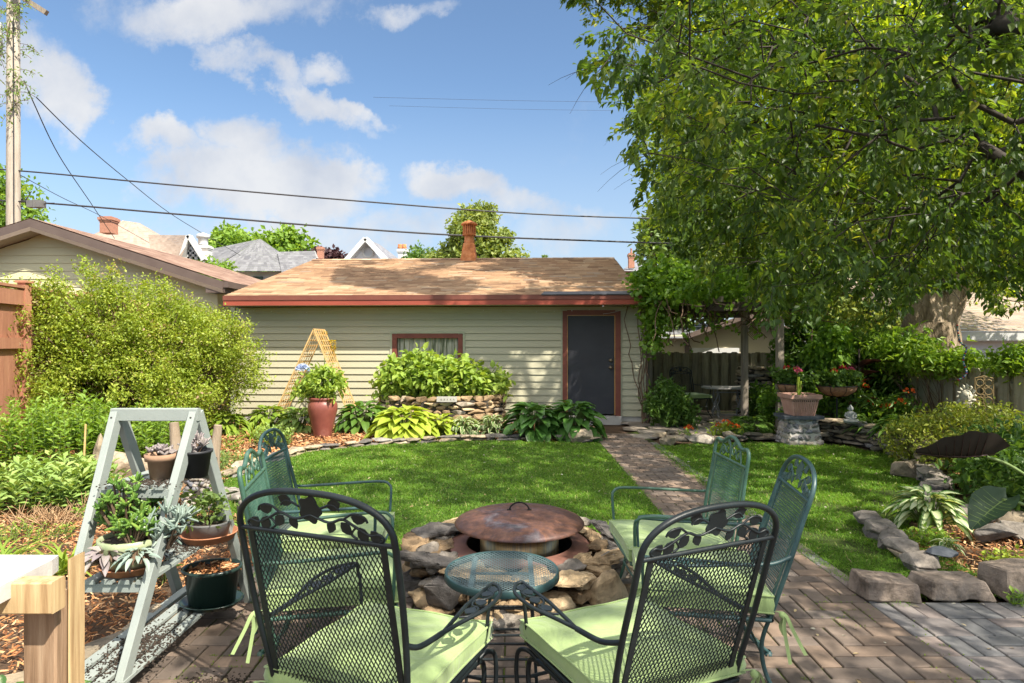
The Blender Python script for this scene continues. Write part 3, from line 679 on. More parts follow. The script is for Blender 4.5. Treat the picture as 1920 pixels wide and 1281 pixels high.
# ================================================================== neighbour's garage, left
D=13.0
ng=thing('neighbour_garage','cream sided garage gable with brown fascia behind the round bush at left','garage',(0,D,0))
pk=at(88,418,D); ex=at(437,531,D); lx=2*pk[0]-ex[0]; wr=at(408,560,D)[0]; wll=2*pk[0]-wr
sl2=(pk[2]-ex[2])/(ex[0]-pk[0])
w=MB(); zb=-.3
z=zb
while z<pk[2]-.15:
    zt=z+.16; hw=min((pk[2]-.22-z)/sl2,wr-pk[0]); 
    if hw<=.02: break
    hw2=max(0.0,min((pk[2]-.22-zt)/sl2,wr-pk[0]))
    w.quad((pk[0]-hw,-.018,z),(pk[0]+hw,-.018,z),(pk[0]+hw2,-.002,zt),(pk[0]-hw2,-.002,zt)); w.quad((pk[0]-hw,0,z),(pk[0]+hw,0,z),(pk[0]+hw,-.018,z),(pk[0]-hw,-.018,z)); z=zt
w.quad((wr,0,zb),(wr,7,zb),(wr,7,ex[2]),(wr,0,ex[2])); w.quad((wll,0,zb),(wll,7,zb),(wll,7,ex[2]),(wll,0,ex[2])); w.build('wall',M['cream'],ng)
c=MB(); c.box(wr-.12,wr+.012,-.028,.03,zb,ex[2]-.02); c.build('corner_trim',M['cream'],ng)
M['roofbrown']=mat_tint('brown_shingle',[(0,(.22,.13,.10)),(.5,(.32,.205,.155)),(1,(.40,.27,.21))],.95,.006,90,.2,.2,4)
def shingles(mb,P0,ux,us,width,length,rows,tabw,rng,lift=.003):
    P0=Vector(P0);ux=Vector(ux).normalized();us=Vector(us).normalized();nn=ux.cross(us).normalized()
    if nn.z<0: nn=-nn
    h=length/rows
    for r in range(rows):
        x=-rng.random()*tabw
        while x<width:
            w=tabw*rng.uniform(.7,1.2); a=max(0,x); b=min(width,x+w)
            if b>a: mb.add([P0+ux*a+us*(r*h)+nn*lift,P0+ux*b+us*(r*h)+nn*lift,P0+ux*b+us*((r+1)*h),P0+ux*a+us*((r+1)*h)],[(0,1,2,3)],tint=rng.random())
            x+=w
r2=MB(); rg=np.random.default_rng(12)
ov=-.45
for sgn,e in ((1,ex[0]),(-1,lx)):
    L_=math.hypot(e-pk[0],pk[2]-ex[2]); shingles(r2,(e,ov,ex[2]+.02),(0,1,0),(pk[0]-e,0,pk[2]-ex[2]),8,L_,26,.33,rg)
for e in (ex[0],lx): r2.add([(e,ov,ex[2]+.012),(e,7.5,ex[2]+.012),(pk[0],7.5,pk[2]+.0),(pk[0],ov,pk[2])],[(0,1,2,3)],tint=.3)
r2.build('roof',M['roofbrown'],ng)
f2=MB(); t2=MB(); s2=MB()
for e in (ex[0],lx):
    a=Vector((pk[0],ov-.015,pk[2])); b=Vector((e,ov-.015,ex[2]))
    dn=Vector((0,0,-1)); th=.16
    f2.add([a,b,b+dn*th,a+dn*th,a+Vector((0,.03,0)),b+Vector((0,.03,0)),b+dn*th+Vector((0,.03,0)),a+dn*th+Vector((0,.03,0))],[(0,1,2,3),(7,6,5,4),(3,2,6,7),(1,5,6,2)])
    t2.add([a+dn*th+Vector((0,-.004,0)),b+dn*th+Vector((0,-.004,0)),b+dn*(th+.07)+Vector((0,.02,0)),a+dn*(th+.07)+Vector((0,.02,0))],[(0,1,2,3)])
    s2.add([a+dn*.2+Vector((0,.03,0)),b+dn*.2+Vector((0,.03,0)),b+dn*.2+Vector((0,.46,0)),a+dn*.2+Vector((0,.46,0))],[(0,1,2,3)])
f2.box(ex[0]-.35,ex[0]+.02,ov+.02,ov+.45,ex[2]-.22,ex[2]-.03); f2.box(ex[0]-.02,ex[0]+.1,ov,7.5,ex[2]-.12,ex[2]-.0)
f2.build('fascia',M['brown'],ng); t2.build('fascia_trim',M['taupe'],ng); s2.build('soffit',M['taupe'],ng)
# ================================================================== far houses
def roof_mat(name,a,b): return mat_tint(name,[(0,a),(1,b)],.95,.01,40,.2,.15,2)
M['r_tan']=roof_mat('tan_roof',(.30,.225,.175),(.38,.295,.235)); M['r_grey']=roof_mat('grey_roof',(.13,.13,.14),(.20,.20,.21)); M['r_dark']=roof_mat('dark_roof',(.17,.17,.19),(.24,.24,.26))
def A(px,py,d): return Vector(at(px,py,d))
rh=np.random.default_rng(21)
def rpoly(mb,pts,rows=0):
    mb.add(pts,[tuple(range(len(pts)))],tint=rh.random())
def roof_face(mb,e0,e1,r1,r0,rows=18,cols=24):
    """shingled quad between an eave edge (e0,e1) and a ridge edge (r0,r1)"""
    e0,e1,r0,r1=map(Vector,(e0,e1,r0,r1)); n=(e1-e0).cross(r0-e0).normalized() if (r0-e0).length>1e-6 else (e1-e0).cross(r1-e0).normalized()
    if n.z<0:n=-n
    for i in range(rows):
        a0=e0.lerp(r0,i/rows);a1=e1.lerp(r1,i/rows);b0=e0.lerp(r0,(i+1)/rows);b1=e1.lerp(r1,(i+1)/rows)
        for j in range(cols):
            s,t=j/cols,(j+1)/cols; mb.add([a0.lerp(a1,s)+n*.004,a0.lerp(a1,t)+n*.004,b0.lerp(b1,t),b0.lerp(b1,s)],[(0,1,2,3)],tint=rh.random())
# tan hip roofed house
hs=thing('house','house with a tan hip roof, brick chimney and timbered gable behind the cream garage','house')
m=MB(); d=30
pkx=A(233,415,34); roof_face(m,A(100,480,d),A(330,480,d),A(262,418,34),A(230,413,34),16,20); roof_face(m,A(330,480,d),A(352,470,38),A(262,418,34.02),A(262,418,34),16,10)
roof_face(m,A(100,480,d),A(110,470,42),A(230,413,34.02),A(230,413,34),12,8)
roof_face(m,A(283,475,27),A(340,486,25.5),A(355,441,26),A(278,440,30),14,16); roof_face(m,A(384,486,27),A(384,480,31),A(355,441,30),A(355,441,26.02),10,8)
m.build('roof',M['r_tan'],hs)
w=MB(); w.add([A(342,486,26.2),A(355,447,26.2),A(378,486,26.2)],[(0,1,2)]); w.build('gable',M['glass'],hs)
w=MB()
for a,b in (((340,488),(355,442)),((355,442),(384,488))): w.bar(A(*a,25.9),A(*b,25.9),.3,.14)
for p,q in (((349,470),(367,470)),((349,470),(349,487)),((358,462),(358,487)),((367,470),(368,487)),((345,479),(373,479))): w.bar(A(*p,26.05),A(*q,26.05),.09,.09)
w.build('gable_timber',M['whitepaint'],hs)
w=MB(); w.box(A(120,0,31)[0],A(330,0,31)[0],31,40,-2,A(0,480,31)[2]); w.build('wall',M['beige'],hs)
def brick_chimney(px0,px1,py0,py1,d,parent,mat='chimbrick',pots=0,name='chimney'):
    m=MB(); a=A(px0,py0,d); b=A(px1,py1,d); w_=(b.x-a.x); h_=a.z-b.z
    m.box(a.x+w_*.1,b.x-w_*.1,d,d+w_*.8,b.z,a.z); m.box(a.x,b.x,d-w_*.1,d+w_*.9,a.z-h_*.22,a.z-h_*.06); m.box(a.x+w_*.05,b.x-w_*.05,d-w_*.05,d+w_*.85,a.z-h_*.32,a.z-h_*.22)
    for k in range(pots):
        cx=a.x+w_*(.3+.4*k/(max(1,pots-1))) if pots>1 else (a.x+b.x)/2
        m.lathe([(w_*.14,0),(w_*.17,h_*.05),(w_*.13,h_*.1),(w_*.13,h_*.3),(w_*.16,h_*.32),(w_*.11,h_*.32)],(cx,d+w_*.4,a.z),12)
    return m.build(name,M[mat],parent)
brick_chimney(184,211,405,436,29,hs)
ch=brick_chimney(371,392,459,486,28,hs,'whitepaint'); k=MB(); a=A(381,459,28.3); k.lathe([(.2,0),(.2,.3),(.27,.3),(.27,.45),(.001,.55)],tuple(a),14); k.build('chimney_cap',M['steelgrey'],ch)
# grey hip roof house
hs=thing('house','house with a broad grey hip roof seen over the left end of the garage roof','house'); m=MB(); d=34
roof_face(m,A(395,508,d),A(555,508,d),A(489,448,40),A(486,448,40),16,22); roof_face(m,A(555,508,d),A(560,497,46),A(489,448,40.02),A(489,448,40),14,14); roof_face(m,A(392,508,d),A(380,470,46),A(486,448,40.02),A(486,448,40),14,12)
roof_face(m,A(370,500,38),A(420,500,38),A(452,470,42),A(380,470,42),10,10); roof_face(m,A(530,520,33),A(600,520,33),A(590,470,37),A(520,472,37),14,12)
m.build('roof',M['r_grey'],hs); w=MB(); w.box(A(400,0,34.6)[0],A(575,0,34.6)[0],34.6,46,-2,A(0,509,34.6)[2]); w.build('wall',M['whitepaint'],hs)
w=MB(); w.box(A(474,0,34.5)[0],A(492,0,34.5)[0],34.45,34.62,A(0,535,34.5)[2],A(0,518,34.5)[2]); w.build('window',M['glass'],hs)
w=MB(); a=A(465,487,36.2); w.box(a.x-.12,a.x+.12,36,36.3,a.z-.2,a.z+.2); w.box(a.x-.3,a.x+.3,36,36.2,a.z-.2,a.z-.1); w.build('roof_vent',M['r_dark'],hs)
w=MB(); w.add([A(580,482,36.8),A(591,470,36.8),A(597,484,36.8)],[(0,1,2)]); w.build('gable',M['whitepaint'],hs)
brick_chimney(593,606,462,484,40,hs)
# white gable house with octagonal window
hs=thing('house','white gabled house with an octagonal attic window above the garage ridge','house'); m=MB(); d=44
w=MB(); w.add([A(655,496,d),A(687,453,d),A(722,496,d)],[(0,1,2)]); w.box(A(655,0,d)[0],A(722,0,d)[0],d+.02,d+10,-2,A(0,496,d)[2]); w.build('wall',M['white_siding'],hs)
w=MB(); w.bar(A(650,490,d-.4),A(687,448,d-.4),.8,.3); w.bar(A(687,448,d-.4),A(728,492,d-.4),.8,.3); w.build('gable_trim',M['whitepaint'],hs)
w=MB(); a=A(691,473,d-.08); w.lathe([(.42,0),(.42,.1),(.30,.12)],n=8); o=w.build('octagon_window',M['whitepaint'],hs,loc=a); o.rotation_euler=(rad(90),0,0)
roof_face(m,A(728,492,d-.5),A(757,492,d+9),A(712,458,d+9),A(687,448,d-.5),12,14); roof_face(m,A(650,490,d-.5),A(665,485,d+9),A(712,458,d+9),A(687,448,d-.5),12,14); m.build('roof',M['r_dark'],hs)
brick_chimney(744,765,466,492,47,hs,'whitepaint',0); 
k=MB(); 
for px in (750,758): a=A(px,466,47.3); k.lathe([(.16,0),(.2,.1),(.15,.15),(.15,.32),(.001,.32)],tuple(a),10)
k.build('chimney_pot',M['rust'],hs)
hs=thing('house','brick house whose slim chimney stands above trees right of the garage roof','house')
brick_chimney(1178,1191,474,502,40,hs,'chimbrick',1); w=MB(); w.box(A(1176,0,40)[0],A(1230,0,40)[0],41,50,-2,A(0,505,41)[2]); w.build('wall',M['chimbrick'],hs)
w=MB(); roof_face(w,A(1165,508,39.5),A(1240,508,39.5),A(1230,490,45),A(1186,490,45),8,8); w.build('roof',M['r_dark'],hs)
# cream garage behind the nook
d=20; hs=thing('alley_garage','cream sided garage with a white overhead door beyond the back picket fence','garage')
w=MB(); xa=A(1215,0,d)[0]; xb=A(1500,0,d)[0]; zr=A(0,632,d)[2]
z=-1.2
while z<zr: w.quad((xa,d-.015,z),(xb,d-.015,z),(xb,d-.001,z+.12),(xa,d-.001,z+.12)); z+=.12
pk=A(1405,592,d); 
z=zr
e0=A(1290,630,d); e1=A(1500,630,d)
w.add([(e0.x,d+.001,zr-.05),(e1.x,d+.001,zr-.05),(pk.x,d+.001,pk.z)],[(0,1,2)])
while z<pk.z-.1:
    f0=(z-zr)/(pk.z-zr); f1=min(1,(z+.12-zr)/(pk.z-zr)); w.quad((e0.x+(pk.x-e0.x)*f0,d-.015,z),(e1.x+(pk.x-e1.x)*f0,d-.015,z),(e1.x+(pk.x-e1.x)*f1,d-.002,z+.12),(e0.x+(pk.x-e0.x)*f1,d-.002,z+.12)); z+=.12
w.build('wall',M['beige'],hs)
w=MB(); w.box(A(1295,0,d)[0],A(1385,0,d)[0],d-.06,d-.02,-1.2,A(0,652,d)[2]); w.build('overhead_door',M['whitepaint'],hs)
m=MB(); roof_face(m,A(1205,634,d-.4),A(1285,634,d-.4),A(1340,606,d+3),A(1240,606,d+3),8,8); roof_face(m,A(1285,630,d-.5),A(1290,626,d+6),A(1405,590,d+6),A(1405,590,d-.5),8,12); roof_face(m,A(1515,630,d-.5),A(1515,630,d+6),A(1405,590,d+6),A(1405,590,d-.5),8,12); m.build('roof',M['r_grey'],hs)
m=MB(); m.bar(A(1283,632,d-.52),A(1405,591,d-.52),.04,.14); m.bar(A(1405,591,d-.52),A(1517,632,d-.52),.04,.14); m.build('fascia',M['brown'],hs)
m=MB(); m.box(A(1284,0,d)[0],A(1289,0,d)[0]+.05,d-.05,d,-1,zr); m.build('downspout',M['brown'],hs)
# white garage right
d=13.5; hs=thing('white_garage','white sided garage with a low grey roof at the far right behind the fence','garage')
w=MB(); xa=A(1740,0,d)[0]; xb=xa+7; zt=A(0,638,d)[2]; z=-1.0
while z<zt-.01: w.quad((xa,d-.012,z),(xb,d-.012,z),(xb,d-.001,min(z+.1,zt)),(xa,d-.001,min(z+.1,zt))); z+=.1
w.quad((xa,d,-1),(xa,d+6,-1),(xa,d+6,zt),(xa,d,zt)); w.build('wall',M['white_siding'],hs)
w=MB(); w.box(xa-.3,xb+.3,d-.45,d-.41,A(0,638,d-.43)[2],A(0,621,d-.43)[2]); w.box(xa-.3,xb,d-.41,d-.02,zt-.02,zt); w.build('fascia',M['whitepaint'],hs)
m=MB(); roof_face(m,(xa-.3,d-.47,A(0,621,d-.43)[2]),(xb,d-.47,A(0,621,d-.43)[2]),(xb,d+4.5,3.3),(xa-.3,d+4.5,3.3),26,28); m.build('roof',M['r_tan'],hs)
# ================================================================== fences
def picket_fence(name,label,p0,p1,h0,h1,mat,w=.135,gap=.098,off=.03,group=None,cap=False,z0=0.0,every=2.4):
    f=thing(name,label,'fence',(0,0,0),0,group); p0=Vector((*p0,0));p1=Vector((*p1,0)); L=(p1-p0).length; d=(p1-p0).normalized(); nrm=Vector((-d.y,d.x,0)); rg=np.random.default_rng(len(label))
    bd=MB(); n=int(L/gap)
    for i in range(n):
        s=(i+.5)*gap; h=h0+(h1-h0)*s/L+rg.normal()*.012; o=off if i%2==0 else -off-.0
        c=p0+d*s+nrm*o; a=c+Vector((0,0,z0+.04)); lean=Vector((rg.normal()*.006,0,0))
        b=c+Vector((0,0,h))+lean; bd.tint=rg.random()
        ww=w*rg.uniform(.94,1.03); t=.018; cc=.025
        pr=[(-ww/2,z0+.04),(ww/2,z0+.04),(ww/2,h-cc),(ww/2-cc,h),(-ww/2+cc,h),(-ww/2,h-cc)]
        vs=[c+d*x+nrm*s_+Vector((0,0,z)) for s_ in (-t/2,t/2) for x,z in pr]; k=6
        bd.add(vs,[tuple(range(5,-1,-1)),tuple(range(6,12))]+[(q,(q+1)%6,6+(q+1)%6,6+q) for q in range(6)],tint=bd.tint)
    bd.build('pickets',mat,f)
    r=MB()
    for zz in (.25,.8):
        a=p0+Vector((0,0,z0+h0*zz)); b=p1+Vector((0,0,z0+h1*zz)); r.bar(a,b,.04,.08)
    r.build('rail',mat,f)
    m=int(L/every)+1
    for i in range(m+1):
        c=p0+d*min(L,i*every); h=h0+(h1-h0)*min(1,i*every/L)
        q=MB(); q.box(-.045,.045,-.045,.045,z0,h-.03,M=Matrix.Translation(c+nrm*(off+.07 if i*every<L+1 else 0))); q.build('post',mat,f)
    return f
picket_fence('picket_fence','weathered shadow box picket fence behind the shaded metal chair and table',(2.3,13.45),(6.4,13.1),1.24,1.24,M['oldwood'])
picket_fence('picket_fence','weathered picket fence along the right side under bright green vines',(6.05,11.6),(7.35,7.4),1.22,.98,M['lightpicket'],w=.145,gap=.102,off=.03)
# red stained panel fence, left
f=thing('red_fence','rust red wooden panel fence at the left edge behind the bush','fence'); p0=Vector((-6.15,6.6,0)); p1=Vector((-7.3,12.4,0)); L=(p1-p0).length; d=(p1-p0).normalized(); nrm=Vector((-d.y,d.x,0)); zT=2.22
b=MB(); n=int(L/.15)
for i in range(n):
    c=p0+d*(i+.5)*.15; b.tint=random.random(); b.bar(c+Vector((0,0,.05)),c+Vector((0,0,zT-.1)),.143,.02,up=nrm,tint=b.tint)
b.build('boards',M['redwood'],f)
b=MB()
for zz in (.3,1.45,zT-.17): b.bar(p0+Vector((0,0,zz))-nrm*.035,p1+Vector((0,0,zz))-nrm*.035,.04,.14 if zz<2 else .2)
b.bar(p0+Vector((0,0,zT-.03)),p1+Vector((0,0,zT-.03)),.14,.035); b.build('rail',M['redwood'],f)
for i in range(4):
    c=p0+d*(L*i/3)-nrm*.03; q=MB(); q.box(-.055,.055,-.055,.055,0,zT+.03,M=Matrix.Translation(c)); q.box(-.075,.075,-.075,.075,zT+.03,zT+.06,M=Matrix.Translation(c)); q.build('post',M['redwood'],f)
# ================================================================== utility pole and lines
pd=16.0; up=thing('utility_pole','tall weathered wooden utility pole with a crossarm at the left edge','utility pole',(at(25,640,pd)[0],pd,0))
m=MB(); m.lathe([(.165,-.3),(.16,1),(.15,6),(.135,12.5),(.001,12.52)],n=14); m.build('pole',M['polewood'],up)
m=MB(); m.bar((-.55,-.16,10.55),(.95,-.16,9.6),.1,.12); m.build('crossarm',M['postwood'],up)
m=MB(); m.lathe([(.001,8.62),(.16,8.62),(.19,8.68),(.19,9.35),(.17,9.4),(.1,9.43),(.001,9.44)],(-.42,-.1,0),18); m.lathe([(.03,9.4),(.045,9.45),(.03,9.5),(.04,9.55),(.02,9.6)],(-.5,-.1,0),8); m.build('transformer',M['steelgrey'],up)
m=MB(); m.tube([(.12,-.15,9.5),(.14,-.16,6),(.15,-.17,2.2),(.16,-.17,.3)],.012,6); m.build('conduit',M['wire'],up)
def line(label,pts,r,n=24,group='overhead lines'):
    pts=[Vector(at(*p)) for p in pts]; m=MB(); m.tube(spline(pts,n//len(pts)+3),r,6); o=m.build('power_line',M['wire'],None); return tag(o,label,'cable',group)
line('upper thick black cable crossing the sky from the pole to the tree',[(-200,306,16.5),(25,319,16),(330,347,16),(700,379,16.4),(1000,401,17),(1290,411,18),(1700,420,19.5)],.019)
line('lower thick black cable crossing the sky just above the garage roof',[(-200,372,16.5),(30,377,16),(330,401,16),(620,425,16.2),(860,441,16.6),(1110,451,17),(1340,457,18),(1750,455,19.5)],.022)
line('thin guy wire slanting from the pole top down to the tan roof',[(45,150,15.8),(62,190,16),(110,290,18),(170,380,22),(215,447,27)],.014)
line('thin wire slanting from the pole past the brick chimney to the grey roof',[(68,182,15.9),(150,262,18),(240,338,22),(330,407,27),(450,478,33)],.014)
line('thin service wire dropping from the pole behind the gable to the tan roof',[(38,328,16),(120,372,20),(190,405,25),(280,455,30)],.011)
line('faint high wire in the blue sky left of the tree',[(700,182,60),(950,188,60),(1150,191,60)],.012)
line('second faint high wire just below the first in the blue sky',[(730,198,60),(950,204,60),(1150,207,60)],.010)
cb=thing('cable_box','small grey splice box hanging on the lower cable beside the pole','splice box'); a=Vector(at(68,382,15.9)); m=MB(); m.box(-.19,.19,-.08,.08,-.09,.08); m.box(-.02,.03,-.1,.1,-.1,.09); m.build('box_shell',M['greybox'],cb); m=MB(); m.tube([(-.19,0,.05),(-.3,0,.08),(-.45,0,.06)],.012); m.tube([(.19,0,.0),(.3,0,.02),(.45,0,.02)],.012); m.build('clamp',M['wire'],cb); cb.location=a
# ================================================================== pergola over the nook
pg=thing('pergola','vine covered wooden pergola with two posts beside the garage','pergola'); 
for px,py,dd in ((1396,586,11.3),(1462,592,10.4),(1217,575,11.9)):
    x=at(px,0,dd)[0]; q=MB(); q.box(x-.05,x+.05,dd-.05,dd+.05,0,2.02); q.build('post',M['postwood'],pg)
q=MB(); q.bar((at(1210,0,11.9)[0],11.9,2.06),(at(1470,0,11.0)[0]+.1,11.3,2.03),.05,.15); q.bar((2.3,13.2,2.06),(4.9,13.2,2.03),.05,.15); q.bar((3.2,10.4,2.04),(4.55,10.4,2.04),.05,.14); q.build('beam',M['bark'],pg)
q=MB()
for i in range(6): x=2.45+i*.45; q.bar((x,11.0 if x<3.3 else 10.2,2.15),(x,13.4,2.15),.04,.09)
q.build('rafter',M['postwood'],pg)
# ================================================================== chairs
M['iron']=mat_simple('dark_green_iron',[(.3,(.022,.055,.058)),(.55,(.032,.075,.075)),(.75,(.05,.09,.085))],18,.38,spec=.5,bumpd=.0008,bscale=120)
M['ironlt']=mat_simple('verdigris_iron',[(.3,(.035,.085,.06)),(.55,(.05,.115,.08)),(.75,(.09,.15,.11))],18,.4,spec=.5,bumpd=.0008,bscale=120)
M['ironblk']=mat_simple('black_green_iron',[(.3,(.006,.009,.011)),(.6,(.010,.015,.017)),(.75,(.018,.025,.027))],18,.42,spec=.35,bumpd=.0008,bscale=120)
M['ironblue']=mat_simple('blue_grey_iron',[(.3,(.08,.13,.145)),(.7,(.14,.20,.21))],18,.4,spec=.5,bumpd=0)
def cush_mat(name,c0,c1):
    m,nt,b,out=new_mat(name); f=noise_n(nt,2.5,4,.5); c=ramp(nt,f,[(.3,c0),(.7,c1)])
    w=noise_n(nt,400,2,.5); c=mixc(nt,.12,c,ramp(nt,w,[(.3,(.25,.3,.1)),(.7,(.8,.85,.6))]),'OVERLAY'); nt.links.new(c,b.inputs['Base Color'])
    b.inputs['Roughness'].default_value=.85; b.inputs['Sheen Weight'].default_value=.25; b.inputs['Specular IOR Level'].default_value=.2
    h=mathn(nt,'ADD',mathn(nt,'MULTIPLY',noise_n(nt,4.5,4,.5,dist=1.6,stretch=(1,1,.3)),1.3),mathn(nt,'MULTIPLY',w,.02)); bump(nt,b,h,.035,.5); return m
M['cushion']=cush_mat('sage_cushion',(.25,.335,.14),(.295,.38,.17))
def arcpts(hw,zc,style,n=28,rc=13,tanr=None):
    """closed-top outline above the crossbar, (x,z) from left to right"""
    out=[]
    for i in range(n+1):
        t=-1+2*i/n
        if style=='arch':
            a=math.pi*(1-(i/n)); x=hw*math.cos(a); s=abs(math.sin(a))
            out.append((math.copysign(hw*abs(math.cos(a))**.82,math.cos(a)), zc+.128*s**.80))
        else: pass
    if style=='serp':
        q=[(-hw,0),(-hw,.045),(-hw*.96,.072),(-hw*.86,.085),(-hw*.70,.078),(-hw*.52,.082),(-hw*.34,.100),(-hw*.16,.115),(0,.118)]
        q=q+[(-x,z) for x,z in q[-2::-1]]; sp_=spline([(x,0,z) for x,z in q],4); out=[(p.x,zc+p.z) for p in sp_]
    return out
TR=math.tan(rad(14))
def back_pt(x,z,off=0.0,yb=-.25): return Vector((x,yb-(z-.40)*TR+off,z))
def plate(mb,outline,x,z,rot,sc,off,th=.004):
    """flat cut metal shape lying in the plane of the back"""
    k=len(outline); ca,sa=math.cos(rot),math.sin(rot); vs=[]
    for o in (-th/2,th/2):
        for u,v in outline: vs.append(back_pt(x+sc*(u*ca-v*sa),z+sc*(u*sa+v*ca),off+o))
    mb.add(vs,[tuple(range(k)),tuple(range(2*k-1,k-1,-1))]+[(i,(i+1)%k,k+(i+1)%k,k+i) for i in range(k)])
LEAFO=[(0,0),(.20,.26),(.48,.37),(.78,.23),(1,0),(.78,-.23),(.48,-.37),(.20,-.26)]
ROSE=[((.88+.13*math.cos(5*a+.6))*math.cos(a),(.95+.12*math.cos(5*a))*math.sin(a)) for a in np.arange(30)*2*math.pi/30]
def lattice(mb,x0,x1,z0,z1,f,dx,dz,r):
    """expanded metal: two families of slanted strands clipped to a rectangle, f maps (x,z) to space"""
    W_=x1-x0; H_=z1-z0
    for s in (1,-1):
        n=int((W_+H_*dx/dz)/dx)+2
        for i in range(n):
            c=i*dx
            # x = x0 + c - (z-z0)*dx/dz (s=1) or mirrored
            za=max(0,(c-W_)*dz/dx); zb=min(H_,c*dz/dx)
            if zb-za<dz*.2: continue
            xa=c-za*dx/dz; xb=c-zb*dx/dz
            if s<0: xa,xb=W_-xa,W_-xb
            a=f(x0+xa,z0+za,.0008*s); b=f(x0+xb,z0+zb,.0008*s); mb.tube([a,b],r,4,cap=False,smooth=False)
